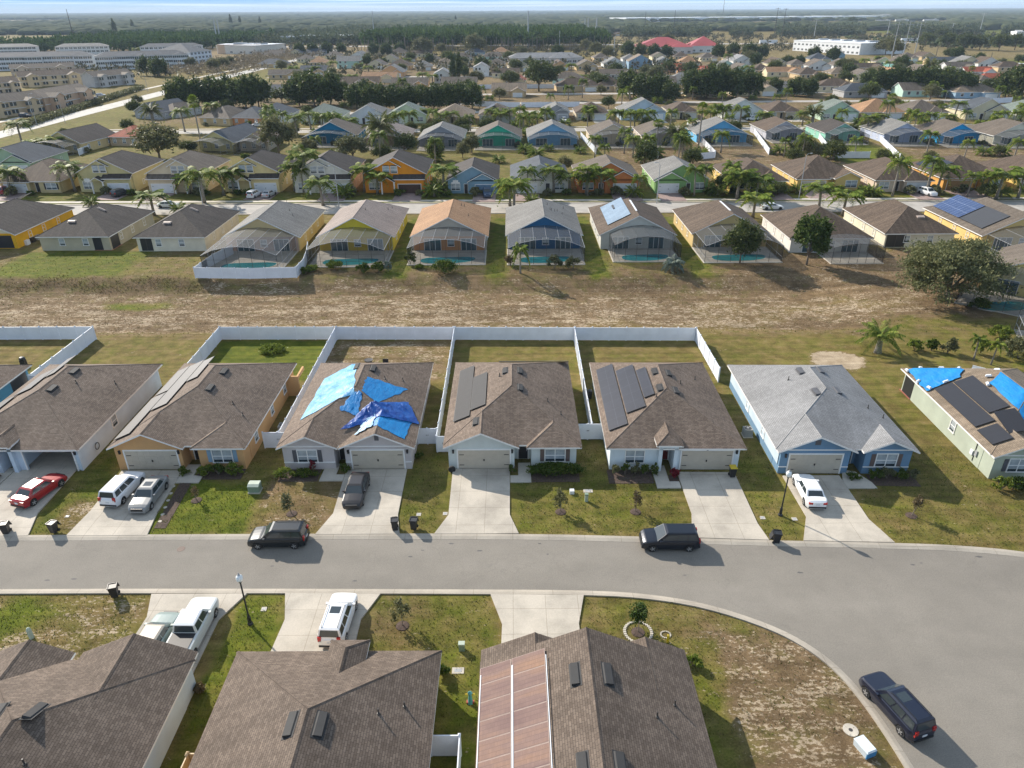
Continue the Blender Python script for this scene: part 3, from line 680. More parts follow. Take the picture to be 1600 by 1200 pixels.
def side_windows(H, face, pos, shut=None, D=D0, z=(1.0, 2.15)):
    w = Wall(face, 0 if face == 'L' else W0)
    for y, wd in pos: window(H, w, y, y+wd, z[0], z[1], 0, shut)
HB = {}
def bhouse(key, X, Y, rz, T, wallc, sh, label, **k):
    roofs, walls = T(); H = make_house('house', label, X, Y, radians(rz), roofs, walls, wallc, sh, 'one storey houses behind the near street', **k); HB[key] = (H, roofs, X, Y); return H, roofs
# far-left teal house
H, r = bhouse('B1', -68.6, 56.6, 0, T4, (.10, .22, .30), SH_TAUPE, 'teal one storey house at the left edge with a porch at its back corner')
m = MB(); m.box(11.8, 12.6, 14.3, 17.6, 0, .06, CONC2); m.build('porch_slab', H)
m = MB(); m.box(W0-.01, W0+.02, 14.2, 17.0, .1, 2.3, BLACK); m.build('porch_screen', H)
fit4(H, SHUT_G)
# pale blue-grey house with the open garage
X, Y = -53.4, 56.6
roofs, walls = T6()
walls = [(0, W0, 6.3, D0), (0, 4.5, 0, 6.29), (6.3, 6.5, 0, 6.29), (12.0, W0, 0, 6.29), (6.5, 7.0, 0, .2), (11.7, 12.0, 0, .2), (7.0, 11.7, 0, .2, None, 2.2), (4.5, 4.85, -.45, 1.69, 3.3), (5.95, 6.3, -.45, 1.69, 3.3), (4.86, 5.94, 1.7, 1.9)]
walls = [w if len(w) < 5 or w[4] is not None else (w[0], w[1], w[2], w[3], ZE+.1, 2.2) for w in walls]
H = make_house('house', 'pale blue grey one storey house with its garage open behind the red car', X, Y, 0, roofs, walls, (.50, .57, .63), SH_TAUPE, 'one storey houses behind the near street'); HB['B2'] = (H, roofs, X, Y)
m = MB(); m.box(6.5, 12.0, 0, 6.3, 0, .1, CONC); m.build('garage_floor', H)
m = MB(); m.box(7.0, 11.7, .35, 2.4, 2.2, 2.26, TAN); m.box(6.87, 7.0, -.08, 0, 0, 2.33, TRIM); m.box(11.7, 11.83, -.08, 0, 0, 2.33, TRIM); m.box(7.0, 11.7, -.08, 0, 2.2, 2.33, TRIM); m.build('garage_door', H)
door(H, FD, 4.95, 5.85, mat=DKD); window(H, FW, 1.2, 3.0, .85, 2.2, 1, SHUT_B); coach_light(H, FW, 11.95)
side_windows(H, 'R', [(6.3, .9)])
roof_things(H, roofs, X, Y, [(-46.47, 67.47), (-46.55, 63.51)], [(-42.76, 67.84), (-45.45, 65.7)])
for a, b_, c_, d_ in ((-53.2, -51.2, 60.5, 64.6), (-51.6, -49.6, 64.7, 69.5), (-49.5, -48.3, 67, 71.5)): slope_rect(H, roofs, a-X, b_-X, c_-Y, d_-Y, solar_mat('black_solar_mat', (.035, .035, .038), (.05, .05, .05), .08, 50, .45, True) if a < -53 else bpy.data.materials['black_solar_mat'])
rg = random.Random(3)
clut = [('cardboard_box', (.33, .23, .13), .5, .45, .45), ('storage_tote', (.10, .14, .25), .6, .4, .35), ('storage_tote', (.30, .05, .05), .6, .4, .4)]
for i in range(9):
    nm, cc, a, b_, h_ = clut[i % 3]; m = MB(); x = X+6.8+rg.random()*.5+(i % 5)*.95; y = Y+3.8+rg.random()*1.4; mt = plain(nm+'_%d' % (i % 3), cc, .7)
    m.box(-a/2, a/2, -b_/2, b_/2, 0, h_, mt); m.box(-a/2-.02, a/2+.02, -b_/2-.02, b_/2+.02, h_*.88, h_*.97, mt)
    tag(m.build(nm, loc=(x, y, .1)), None, 'box', 'clutter stored in the open garage'); o = bpy.context.scene.objects[-1]
GAR = [o for o in bpy.data.objects if o.get('group') == 'clutter stored in the open garage']
ordlab(GAR, 'box among the clutter stored at the back of the open garage')
# orange-tan house
BSM = bpy.data.materials['black_solar_mat']
X, Y = -37.75, 56.7
H, r = bhouse('B3', X, Y, 0, T5, (.50, .32, .18), SH_TAUPE, 'tan orange one storey house behind the white and silver cars')
fit5(H, SHUT_BL); side_windows(H, 'R', [(3.2, .8), (8.5, .8), (13.2, .8)])
roof_things(H, r, X, Y, [(-30.58, 67.45), (-30.66, 63.69)], [(-26.8, 61.11), (-28.1, 62.4)])
for q in ((-37.9, -36.2, 57.4, 65.6), (-36.1, -34.3, 61.6, 71.6), (-37.7, -36.2, 66, 71.8), (-34.2, -32.9, 66.2, 71.2)): slope_rect(H, r, q[0]-X, q[1]-X, q[2]-Y, q[3]-Y, BSM)
m = MB(); m.box(W0-.2, W0+1.4, 14.6, 14.8, 0, 2.5, stucco((.50, .32, .18))); m.box(W0+1.2, W0+1.4, 14.8, 17.2, 2.1, 2.5, stucco((.50, .32, .18))); m.build('porch_column', H)
# grey house with the torn blue tarps
X, Y = -21.8, 56.6
H, r = bhouse('B4', X, Y, 0, T4, (.46, .43, .42), SH_TAUPE, 'light grey one storey house with torn blue tarps on its roof')
fit4(H, SHUT_G); side_windows(H, 'R', [(5, .8), (11, .8)])
m = MB(); FW.box(m, .03, 4.9, .78, .88, 0, .06, TRIM); FW.box(m, 5.9, 6.4, .78, .88, 0, .06, TRIM); FW.box(m, 11.6, 12.17, .78, .88, 0, .06, TRIM); m.build('wainscot_cap', H)
roof_things(H, r, X, Y, [(-14.8, 67.76), (-16.6, 68.2)], [(-13.4, 66.6), (-11.7, 67.6)])
# the arrowed pale house
X, Y = -6.1, 56.55
H, r = bhouse('B5', X, Y, 0, T5, (.54, .57, .55), SH_TAUPE, 'pale sage one storey house centred in the middle row, two solar mats on its roof')
fit5(H, SHUT_B); side_windows(H, 'L', [(5, .8), (11, .8)])
roof_things(H, r, X, Y, [(-3.48, 58.6), (-.7, 66.9), (.85, 67.0), (.82, 63.2)], [(4.84, 60.97), (3.6, 62.6), (-1.3, 66.2)])
SMG = solar_mat('grey_solar_mat', (.030, .030, .032), (.06, .058, .056), .06, 1.2, .8, True)
slope_rect(H, r, -5.75-X, -4.15-X, 60.1-Y, 71.2-Y, SMG); slope_rect(H, r, -4.1-X, -2.6-X, 61.1-Y, 68.2-Y, SMG)
slope_rect(H, r, 2-X-.5, 6.5-X, 73.0-Y, 73.9-Y, BSM); slope_rect(H, r, -1.5-X, 1.6-X, 72.6-Y, 73.9-Y, BSM)
# pale house with three arrays and a red door
X, Y = 9.25, 56.35
H, r = bhouse('B6', X, Y, -.7, T6, (.60, .65, .67), SH_TAUPE, 'pale grey one storey house with a red front door and three dark solar arrays')
garage(H, FW, 6.75, 11.55); coach_light(H, FW, 11.9); coach_light(H, FW, 9.1, 2.25)
door(H, FD, 4.95, 5.85, mat=REDD); window(H, FW, 1.5, 3.2, .8, 2.15, 1); side_windows(H, 'L', [(4, .8), (10, .8)])
roof_things(H, r, X, Y, [(14.84, 66.47), (14.76, 62.9), (16.26, 66.4), (16.31, 62.6)], [(17.3, 65), (19.5, 67.8), (14.2, 61.5)])
PVD = solar_mat('dark_solar_panel', (.018, .020, .030), (.045, .05, .065), 1.0, 1.7, .42)
PVD.node_tree.nodes['Principled BSDF'].inputs['Specular IOR Level'].default_value = .3
for q in ((9.35, 11.1, 58.5, 71.5), (11.25, 13.05, 60.4, 69.6), (13.15, 14.15, 62, 68)): slope_rect(H, r, q[0]-X, q[1]-X, q[2]-Y, q[3]-Y, PVD)
# blue house with grey roof
X, Y = 25.05, 55.55
H, r = bhouse('B7', X, Y, -.8, T7, (.155, .235, .32), SH_GREY, 'blue one storey house with a pale grey roof behind the white parked car')
garage(H, FW, .9, 5.75); coach_light(H, FW, .5); window(H, FW, 9.0, 10.85, .85, 2.2, 1, SHUT_B); door(H, FD, 6.6, 7.5, mat=DKD)
m = MB(); FW.box(m, .03, .78, .72, .82, 0, .06, TRIM); FW.box(m, 5.9, 6.5, .72, .82, 0, .06, TRIM); FW.box(m, 7.9, 12.17, .72, .82, 0, .06, TRIM); FW.box(m, .03, 6.5, 2.6, 2.7, 0, .05, TRIM); FW.box(m, 7.9, 12.17, 2.6, 2.7, 0, .05, TRIM); m.build('wall_band', H)
m = MB(); FW.box(m, 3.0, 3.5, 3.2, 3.7, 0, .05, SHUT_G); m.build('gable_vent', H)
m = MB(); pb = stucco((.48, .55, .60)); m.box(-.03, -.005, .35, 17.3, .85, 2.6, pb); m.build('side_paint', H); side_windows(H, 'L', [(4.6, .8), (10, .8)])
vm = plain('dark_grey_vent', (.09, .09, .095), .5)
for (x, y) in ((30.2, 66.8), (30.2, 62.2), (32.5, 67.3), (32.5, 62.7)): ridge_vent(H, r, x-X, y-Y, mat=vm)
for (x, y) in ((35.33, 61.5), (36.5, 60.5), (28.8, 66)): pipe_vent(H, r, x-X, y-Y)
# green-grey house at the right edge
X, Y = 44.4, 54.5
H, r = bhouse('B8', X, Y, -1.2, T4, (.36, .39, .33), SH_TAN, 'sage green one storey house at the right edge with a bright blue tarped roof')
fit4(H, SHUT_G); side_windows(H, 'L', [(6.5, .8)])
m = MB(); m.box(-.1, 1.6, 15.2, 17.6, 0, .08, plain('red_tiles', (.30, .10, .07), .6)); m.box(-.02, -.01, 15.2, 17.2, .1, 2.4, BLACK); m.build('porch_floor', H)
m = MB(); m.box(-.12, -.01, 2.3, 2.6, .9, 1.5, GREYM); m.box(-.12, -.01, 2.9, 3.3, .7, 1.2, WHITEP); m.box(-.06, -.01, 2.7, 2.76, .2, 2.5, DARKMETAL); m.build('electric_meter', H)
PVK = solar_mat('black_solar_panel', (.018, .018, .022), (.03, .03, .034), .09, 1.3, .4, True)
for q in ((44.7, 46.4, 58.7, 66.5), (46.5, 48.3, 60.0, 66.5), (44.6, 46.3, 55.6, 58.2), (46.4, 48.3, 56.5, 59.4)): slope_rect(H, r, q[0]-X, q[1]-X, q[2]-Y, q[3]-Y, PVK)
# near row, seen from behind: A1, A2, A3
NEAR = 'one storey houses nearest the camera'
def ahouse(key, X, T, wallc, label, Y=31.9):
    roofs, walls = T(); H = make_house('house', label, X, Y, pi, roofs, walls, wallc, SH_BROWNROW, NEAR); HB[key] = (H, roofs, X, Y); return H, roofs
def rvw(H, r, X, Y, pts, pipes):
    for x, y in pts: ridge_vent(H, r, X-x, Y-y, L=1.45)
    for x, y in pipes: pipe_vent(H, r, X-x, Y-y)
H, r = ahouse('A1', -20.65, T7, (.50, .56, .60), 'pale grey walled house in the bottom left corner under a brown shingle roof')
rvw(H, r, -20.65, 31.9, [(-26.1, 26.0), (-28.3, 26.0)], [(-25.1, 23.2)]); garage(H, FW, .9, 5.75); window(H, FW, 9, 10.8, .85, 2.2)
H, r = ahouse('A2', -5.05, T6, (.56, .40, .22), 'brown roofed house in front of the white roof-railed car')
rvw(H, r, -5.05, 31.9, [(-11.9, 25.1), (-10.35, 25.1)], [(-6.3, 27.6), (-7.6, 26.7)]); garage(H, FW, 6.75, 11.55)
def TA3(): return ([rb(0, W0, .9, D0, ZE, a='g'), rb(6.2, 12.17, 0, 4.6, ZE+.02, a='g', b='n'), rb(.03, 4.4, .05, 3.6, ZE, a='g', b='n')],
            [(0, W0, 1.7, D0), (6.2, 12.17, 0, 1.69), (.03, 4.4, .05, 1.69)])
H, r = ahouse('A3', 10.55, TA3, (.45, .48, .47), 'brown roofed house at bottom centre with long bronze coloured solar mats')
rvw(H, r, 10.55, 31.9, [(3.55, 28.3), (3.5, 22.7), (5.4, 28.3), (5.35, 22.7)], [(9.3, 27.6), (8.0, 26.4)])
BRZ = solar_mat('bronze_solar_mat', (.235, .165, .13), (.15, .11, .095), .07, .3, .85, True)
_n = BRZ.node_tree; _b = _n.nodes['Principled BSDF']; _o = _b.inputs['Base Color'].links[0].from_socket
_f = noise_node(_n, .35, 4, 'Object', (.25, 1.6, 1)); _n.links.new(mixc(_n, 1, _o, ramp(_n, _f, [(.3, (.72, .66, .78)), (.5, (1.0, .95, 1.0)), (.7, (1.3, 1.12, .92))]), 'MULTIPLY'), _b.inputs['Base Color'])
BRZ.node_tree.nodes['Principled BSDF'].inputs['Specular IOR Level'].default_value = .2
PKM = plain('pinkish_mat_edge', (.36, .27, .23), .7)
for a, b_ in ((-.05, 1.95), (-2.0, -.1)):
    y0 = 17; 
    while y0 < 30.2: slope_rect(H, r, 10.55-b_, 10.55-a, 31.9-(y0+1.235), 31.9-y0, BRZ, lift=.1, back=PKM); y0 += 1.25
    for e_ in (a, b_): m = MB(); z_ = roof_h(r, 10.55-e_, 8)+.2; m.tube([(10.55-e_, 1.7, z_), (10.55-e_, 14.9, z_)], .03, WHITEP, 6); m.build('panel_rail', H)
# ------------------------------------------------------------------ tarps and sandbags
def tarp(label, bl, X, Y, quad, lift, mat, seed, amp=.1, nx=26, ny=22, rz=0):
    m = MB(); vs = []; A, B_, C_, D_ = [Vector((q[0], q[1], 0)) for q in quad]
    for j in range(ny+1):
        for i in range(nx+1):
            u, v = i/nx, j/ny; p = (A*(1-u)+B_*u)*(1-v)+(D_*(1-u)+C_*u)*v
            w_ = noise.noise(Vector((p.x*.9+seed, p.y*.9, 0)))*.45+abs(noise.noise(Vector(((p.x+p.y)*2.2+seed, (p.x-p.y)*.5, 3))))
            e = min(u, 1-u, v, 1-v)*6; p.x += noise.noise(Vector((u*5, v*5, seed)))*.25; p.y += noise.noise(Vector((u*5, v*5, seed+9)))*.25
            vs.append((p.x, p.y, max(roof_h(bl, p.x-X, p.y-Y), 2.4)+lift+amp*w_*min(1, e+.2)))
    n2 = len(vs); vs += [(a, b, c-.015) for a, b, c in vs]; fs = []
    for j in range(ny):
        for i in range(nx): a = j*(nx+1)+i; fs.append((a, a+1, a+nx+2, a+nx+1)); fs.append((a+n2, a+n2+nx+1, a+n2+nx+2, a+n2+1))
    m.add(vs, fs, mat); o = m.build('tarp', smooth=True); tag(o, label, 'tarp', 'blue tarps over damaged roofs'); return o
TB1 = tarpmat('pale_blue_tarp', (.02, .22, .46), (.16, .44, .64), .42); TB2 = tarpmat('bright_blue_tarp', (.006, .17, .44), (.01, .23, .54), .42); TB3 = tarpmat('deep_blue_tarp', (.008, .05, .26), (.012, .10, .38), .42); TB4 = tarpmat('silver_tarp', (.18, .42, .66), (.55, .66, .74), .5)  # TB1 has the sun's sheen mixed into its blue, hence paler
_, r, X, Y = HB['B4']
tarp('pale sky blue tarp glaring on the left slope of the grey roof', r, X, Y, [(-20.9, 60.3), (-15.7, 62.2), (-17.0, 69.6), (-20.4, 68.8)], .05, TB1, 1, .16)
tarp('small blue tarp corner beside the glaring tarp near the ridge', r, X, Y, [(-16.9, 60.5), (-14.95, 59.7), (-15.0, 62.5), (-15.9, 62.4)], .04, TB2, 2, .08, 12, 12)
tarp('flat bright blue tarp below the ridge on the right slope', r, X, Y, [(-15.1, 62.7), (-13.4, 61.4), (-11.0, 66.2), (-15.0, 65.7)], .03, TB2, 3, .04)
tarp('flat bright blue tarp lowest on the roof above the garage', r, X, Y, [(-13.2, 57.7), (-10.2, 56.9), (-9.9, 60.6), (-13.9, 60.2)], .04, TB2, 4, .04)
tarp('crumpled deep blue tarp flung across the grey roof', r, X, Y, [(-16.5, 58.2), (-9.2, 60.3), (-10.6, 63.6), (-14.3, 60.7)], .12, TB3, 5, .34, 44, 30)
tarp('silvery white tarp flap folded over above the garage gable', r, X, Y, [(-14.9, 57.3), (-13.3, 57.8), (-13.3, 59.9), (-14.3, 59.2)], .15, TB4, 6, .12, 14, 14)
_, r, X, Y = HB['B8']
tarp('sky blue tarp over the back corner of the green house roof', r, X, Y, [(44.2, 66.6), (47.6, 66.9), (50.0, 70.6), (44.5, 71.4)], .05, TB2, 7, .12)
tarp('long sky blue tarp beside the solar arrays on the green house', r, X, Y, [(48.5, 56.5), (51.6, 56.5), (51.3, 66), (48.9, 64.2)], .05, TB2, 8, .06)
sbm = plain('sandbag_fabric', (.62, .66, .70), .7)
for i, (x, y) in enumerate(((44.4, 71.2), (46, 71.5), (48, 71.0), (49.6, 70.4), (44.3, 68.6), (44.6, 66.9), (46.2, 66.9), (48.7, 64.2), (49.4, 65.4), (50.6, 66.1))):
    m = MB(); p, nn = on_roof(r, x-X, y-Y); M = Matrix.Translation(p+Vector((X, Y, .1))) @ nn.to_track_quat('Z', 'Y').to_matrix().to_4x4() @ Matrix.Rotation(i*1.3, 4, 'Z'); m.M = M
    m.frus([(-.3, -.16, 0), (.3, -.16, 0), (.3, .16, 0), (-.3, .16, 0)], [(-.2, -.08, .14), (.2, -.08, .14), (.2, .08, .14), (-.2, .08, .14)], sbm)
    tag(m.build('sandbag'), 'white sandbag holding down the blue tarp on the green house', 'sandbag', 'sandbags on the green house roof')

ordlab([o for o in bpy.data.objects if o.name.startswith('sandbag')], 'white sandbag holding down the blue tarp on the green house')
# ------------------------------------------------------------------ vehicles
def lerp(t, pts):
    if t <= pts[0][0]: return pts[0][1]
    for (a, u), (b_, v) in zip(pts, pts[1:]):
        if t <= b_: return u+(v-u)*(t-a)/(b_-a)
    return pts[-1][1]
CARS = {  # length width height, top line, cabin base (rear,front), roof (rear,front), belt
 'sedan': dict(L=4.75, W=1.84, H=1.45, top=[(0, .86), (.04, .98), (.2, 1.02), (.28, .98), (.66, .97), (.70, .95), (.9, .82), (.97, .7), (1, .55)], cb=(.12, .74), rf=(.26, .58), belt=.94),
 'suv': dict(L=4.7, W=1.9, H=1.70, top=[(0, .9), (.03, 1.06), (.6, 1.06), (.72, 1.06), (.78, 1.05), (.93, .95), (.98, .8), (1, .6)], cb=(.015, .76), rf=(.07, .58), belt=1.04),
 'jeep': dict(L=4.6, W=1.85, H=1.74, top=[(0, .9), (.02, 1.08), (.7, 1.08), (.74, 1.06), (.95, .98), (.985, .85), (1, .6)], cb=(.01, .72), rf=(.06, .57), belt=1.06),
 'pickup': dict(L=5.8, W=1.98, H=1.86, top=[(0, .9), (.01, 1.2), (.34, 1.2), (.72, 1.16), (.76, 1.14), (.94, 1.06), (.985, .9), (1, .6)], cb=(.35, .74), rf=(.38, .62), belt=1.16),
}
HEADL = plain('headlight_glass', (.75, .78, .8), .12, var=.05, spec=1); TAILL = plain('tail_light_red', (.42, .02, .015), .2, var=.05); PLATE = plain('number_plate', (.6, .62, .64), .4, var=.03)
CARGLASS = plain('car_glass', (.030, .042, .048), .10, var=0, spec=.8); CARB = plain('black_trim', (.014, .014, .015), .5, var=.05)
def car(kind, label, group, x, y, rz, col, z=.012, rails=False, sunroof=False, metal=.0, bed=False, roofcol=None, lite=False, name='parked_car', cat='car'):
    k = CARS[kind]; L, Wd, Hh = k['L'], k['W'], k['H']; hw = Wd/2
    T = thing(name, label, cat, (x, y, z), rz, group)
    paint = plain('car_paint', col, .33, metal, var=0, coat=.4); R = .34; wx = [-L/2+L*.185, L/2-L*.185]
    m = MB(); N = 22 if lite else 52; vs = []; st = []
    ts = sorted(set([i/N for i in range(N+1)]))
    for t in ts:
        xx = -L/2+L*t; zt = lerp(t, k['top']); zb = .24
        for w_ in wx:
            d = abs(xx-w_)
            if d < R+.06: zb = max(zb, .33+sqrt((R+.06)**2-d*d))
        e = min(t, 1-t); wf = 1-.16*(1-sm(e, 0, .13))**2-.04*(1-sm(e, 0, .02))
        zt = max(zt, zb+.03) if zb < .75 else zt
        w_ = hw*wf; zm = .24+(zt-.24)*.62
        half = [(w_*.93, zb), (w_*.985, max(zb+.02, .42)), (w_, max(zb+.04, zm)), (w_*.955, zt-.05 if zt-.05 > zb+.05 else zt), (w_*.84, zt), (w_*.4, zt+.025), (0, zt+.03)]
        st.append([(xx, -a, b_) for a, b_ in half]+[(xx, a, b_) for a, b_ in half[-2::-1]])
    n = len(st[0])
    for s in st: vs += s
    fs = [(i*n+j, (i+1)*n+j, (i+1)*n+j+1, i*n+j+1) for i in range(len(st)-1) for j in range(n-1)]
    fs += [tuple(range(n)), tuple(len(vs)-n+j for j in range(n-1, -1, -1))]
    m.add(vs, fs, paint)
    # cabin
    bt = k['belt']; b0, b1 = -L/2+L*k['cb'][0], -L/2+L*k['cb'][1]; r0, r1 = -L/2+L*k['rf'][0], -L/2+L*k['rf'][1]; bw = hw*.90; rw = hw*.70
    zt1 = Hh-.07
    base = [(b0, -bw, bt-.06), (b1, -bw, bt-.06), (b1, bw, bt-.06), (b0, bw, bt-.06)]; mid = [(r0-.05, -rw-.03, zt1), (r1+.07, -rw-.03, zt1), (r1+.07, rw+.03, zt1), (r0-.05, rw+.03, zt1)]
    topc = [(r0+.12, -rw+.1, Hh), (r1-.12, -rw+.1, Hh), (r1-.12, rw-.1, Hh), (r0+.12, rw-.1, Hh)]
    m.frus(base, mid, paint); m.frus(mid, topc, plain('car_paint', roofcol, .3, metal, var=0, coat=.3) if roofcol else paint)
    if kind == 'pickup': # open bed with dark floor
        m.box(-L/2+.12, b0-.05, -hw*.8, hw*.8, 1.16, 1.245, CARB)
    body = m.build('body', T, smooth=False)
    ch = MB(); ch.box(-L/2+.2, L/2-.2, -hw*.80, hw*.80, .2, .72, CARB); ch.build('underbody', T)
    g = MB()
    def patch(P, u0, u1, v0, v1, off=.012):
        A, B_, C_, D_ = [Vector(p) for p in P]; f = lambda u, v: (A*(1-u)+B_*u)*(1-v)+(D_*(1-u)+C_*u)*v
        q = [f(u0, v0), f(u1, v0), f(u1, v1), f(u0, v1)]; nn = (q[1]-q[0]).cross(q[3]-q[0]).normalized(); 
        if nn.dot(sum(q, Vector())/4-Vector((0, 0, .9))) < 0: nn = -nn
        g.add([p+nn*off for p in q]+[p-nn*.02 for p in q], [(0, 1, 2, 3), (0, 4, 5, 1), (1, 5, 6, 2), (2, 6, 7, 3), (3, 7, 4, 0)], CARGLASS)
    patch([base[1], base[2], mid[2], mid[1]], .05, .95, .12, .96)  # windscreen
    patch([base[0], base[3], mid[3], mid[0]], .08, .92, .22, .93)
    for s in ((0, 1, 1, 0), (3, 2, 2, 3)):
        P = [base[s[0]], base[s[1]], mid[s[2]], mid[s[3]]]
        cuts = {'sedan': [(.12, .48), (.51, .88)], 'suv': [(.05, .27), (.30, .56), (.59, .90)], 'jeep': [(.05, .30), (.33, .60), (.63, .91)], 'pickup': [(.06, .42), (.47, .9)]}[kind]
        for a, b_ in cuts: patch(P, a, b_, .20, .92)
    if sunroof: g.box(r1-1.0, r1-.35, -rw*.55, rw*.55, Hh-.02, Hh+.008, CARGLASS)
    g.build('windows', T)
    for i, w_ in enumerate(wx):
        for s in (-1, 1):
            wm_ = MB(); c = (w_, s*(hw-.19) , .33)
            wm_.lathe([(R*.6, -.11), (R*.97, -.11), (R, -.07), (R, .07), (R*.97, .11), (R*.6, .11)], RUBBER, 18 if not lite else 8, (c[0], c[1]+s*.06, c[2]), 'y'); wo_ = wm_.build('wheel', T)
            if not lite:
                rm_ = MB(); yy = c[1]+s*.175
                rm_.lathe([(R*.62, -.01), (R*.62, .01)], CARB, 16, (c[0], yy, c[2]), 'y')
                for q in range(5):
                    a = q*2*pi/5; rm_.M = Matrix.Translation((c[0], yy+s*.008, c[2])) @ Matrix.Rotation(a, 4, 'Y'); rm_.box(0, R*.6, -.012, .012, -.035, .035, ALLOY)
                rm_.M = None; rm_.build('rim', wo_)
    for s in (-1, 1):
        h = MB(); zt = lerp(.95, k['top']); h.frus([(L/2-.34, s*hw*.60, zt-.2), (L/2-.10, s*hw*.55, zt-.2), (L/2-.22, s*hw*.86, zt-.2), (L/2-.42, s*hw*.93, zt-.2)], [(L/2-.42, s*hw*.60, zt-.02), (L/2-.20, s*hw*.55, zt-.08), (L/2-.3, s*hw*.86, zt-.06), (L/2-.5, s*hw*.92, zt-.03)], HEADL); h.build('headlight', T)
        h = MB(); tz = bt-.28
        if kind in ('suv', 'jeep'): h.box(-L/2+.0, -L/2+.3, s*hw*.70-.12, s*hw*.70+.13, tz, bt+.12, TAILL)
        else: h.box(-L/2-.01, -L/2+.35, s*hw*.66-.18, s*hw*.66+.16, tz+.02, bt-.06, TAILL)
        h.build('tail_light', T)
        if not lite:
            h = MB(); h.box(b1-.45, b1-.28, s*(bw+.02)-.0, s*(bw+.2), bt, bt+.14, paint) if s > 0 else h.box(b1-.45, b1-.28, -(bw+.2), -(bw+.02), bt, bt+.14, paint); h.build('wing_mirror', T)
    if not lite:
        h = MB(); h.box(L/2-.1, L/2+.02, -hw*.55, hw*.55, .42, .66, CARB); h.build('grille', T)
        h = MB(); h.box(-L/2-.03, -L/2+.02, -.17, .17, .62 if kind != 'sedan' else .6, .76, PLATE); h.build('number_plate', T)
        h = MB(); h.box(-L/2-.04, -L/2+.2, -hw*.8, hw*.8, .3, .46, CARB); h.build('bumper', T)
    if rails:
        for s in (-1, 1):
            h = MB(); h.tube([(r0+.1, s*(rw-.1), Hh+.0), (r0+.2, s*(rw-.1), Hh+.08), (r1-.3, s*(rw-.1), Hh+.08), (r1-.2, s*(rw-.1), Hh)], .022, CARB, 5); h.build('roof_rail', T)
    return T
NC = 'cars parked at the near houses'
def hd(a, b): return atan2(b[1]-a[1], b[0]-a[0])
car('sedan', 'red saloon car on the drive of the house with the open garage', NC, -42.95, 52.7, radians(74), (.33, .012, .018), z=.13)
car('suv', 'white compact car parked left of the silver saloon', NC, -35.4, 52.8, radians(84), (.75, .76, .78), z=.13)
car('sedan', 'silver grey saloon facing the street beside the white compact car', NC, -32.65, 51.9, radians(-90.5), (.22, .225, .22), z=.13, sunroof=True)
car('sedan', 'dark brown black saloon parked in front of the tarped house', NC, -14.1, 52.3, radians(-90), (.016, .013, .013), z=.13)
car('suv', 'dark grey car parked along the kerb at left, facing left', NC, -19.35, 46.05, radians(180.8), (.016, .020, .024), rails=True, metal=.3)
car('suv', 'dark blue black car parked along the kerb at right, facing left', NC, 12.8, 45.5, radians(179.5), (.007, .011, .020), metal=.3)
car('sedan', 'white saloon on the drive of the blue house', NC, 26.65, 52.0, radians(87), (.78, .79, .80), z=.13)
car('pickup', 'white roofed pickup truck between the street and the bottom left house', NC, -22.5, 36.0, radians(89), (.56, .59, .58), z=.13, roofcol=(.78, .80, .82), name='pickup_truck', cat='pickup')
car('sedan', 'old pale green saloon with tan top, left of the pickup', NC, -24.75, 35.3, radians(87), (.24, .30, .28), z=.13, roofcol=(.50, .44, .36))
car('suv', 'white long car with roof rails and sunroof beside the near lamp post', NC, -12.45, 37.0, radians(87.5), (.78, .79, .80), z=.13, rails=True, sunroof=True)
car('jeep', 'dark navy blue car by the curved kerb at bottom right', NC, 23.75, 29.75, radians(107), (.006, .010, .026), rails=True, sunroof=True)
# ------------------------------------------------------------------ bins
def bin_(label, x, y, rz, lid='open', lidm=None, z=.12, group='wheeled bins along the near street'):
    T = thing('wheeled_bin', label, 'wheeled bin', (x, y, z), rz, group); m = MB(); s = .29; b = .22; h = 1.0; mt = BLACK
    m.frus([(-b, -b, .04), (b, -b, .04), (b, b, .04), (-b, b, .04)], [(-s, -s, h), (s, -s, h), (s, s, h), (-s, s, h)], mt)
    for a in ((-s-.03, s+.03, -s-.03, -s+.02), (-s-.03, s+.03, s-.02, s+.03), (-s-.03, -s+.02, -s, s), (s-.02, s+.03, -s, s)): m.box(a[0], a[1], a[2], a[3], h-.05, h+.05, mt)
    m.build('bin_body', T)
    l = MB()
    lm = lidm or BLACK
    if lid == 'open': l.M = Matrix.Translation((0, s+.06, h-.02)) @ Matrix.Rotation(radians(112), 4, 'X'); l.box(-s-.02, s+.02, -.6, 0, -.02, .04, lm)
    else: l.frus([(-s-.04, -s-.06, h+.055), (s+.04, -s-.06, h+.055), (s+.04, s+.05, h+.055), (-s-.04, s+.05, h+.055)], [(-s+.05, -s+.05, h+.13), (s-.05, -s+.05, h+.13), (s-.05, s-.02, h+.16), (-s+.05, s-.02, h+.16)], lm)
    l.M = None; l.build('lid', T)
    for q in (-1, 1): w = MB(); w.lathe([(.02, -.03), (.13, -.03), (.13, .03), (.02, .03)], RUBBER, 10, (0, 0, 0)); o = w.build('wheel', T); o.location = (q*.26, .24, .13); o.rotation_euler = (0, pi/2, 0)
    hn = MB(); hn.tube([(-.22, .34, h-.04), (-.22, .42, h), (.22, .42, h), (.22, .34, h-.04)], .018, BLACK, 5); hn.build('handle', T)
    return T
YL = plain('yellow_lid', (.55, .40, .02), .45)
bin_('open black bin at the end of the drive behind the red car', -42.7, 47.3, .2)
bin_('open black bin on the grass between the red and white cars', -38.7, 47.35, -.25)
bin_('black bin left of its pair beside the tarped house drive', -9.95, 47.5, .15)
bin_('black bin right of its pair beside the tarped house drive', -8.35, 47.55, -.1)
bin_('black bin at the kerb by the far lamp post', 21.7, 45.7, 1.4, z=.05)
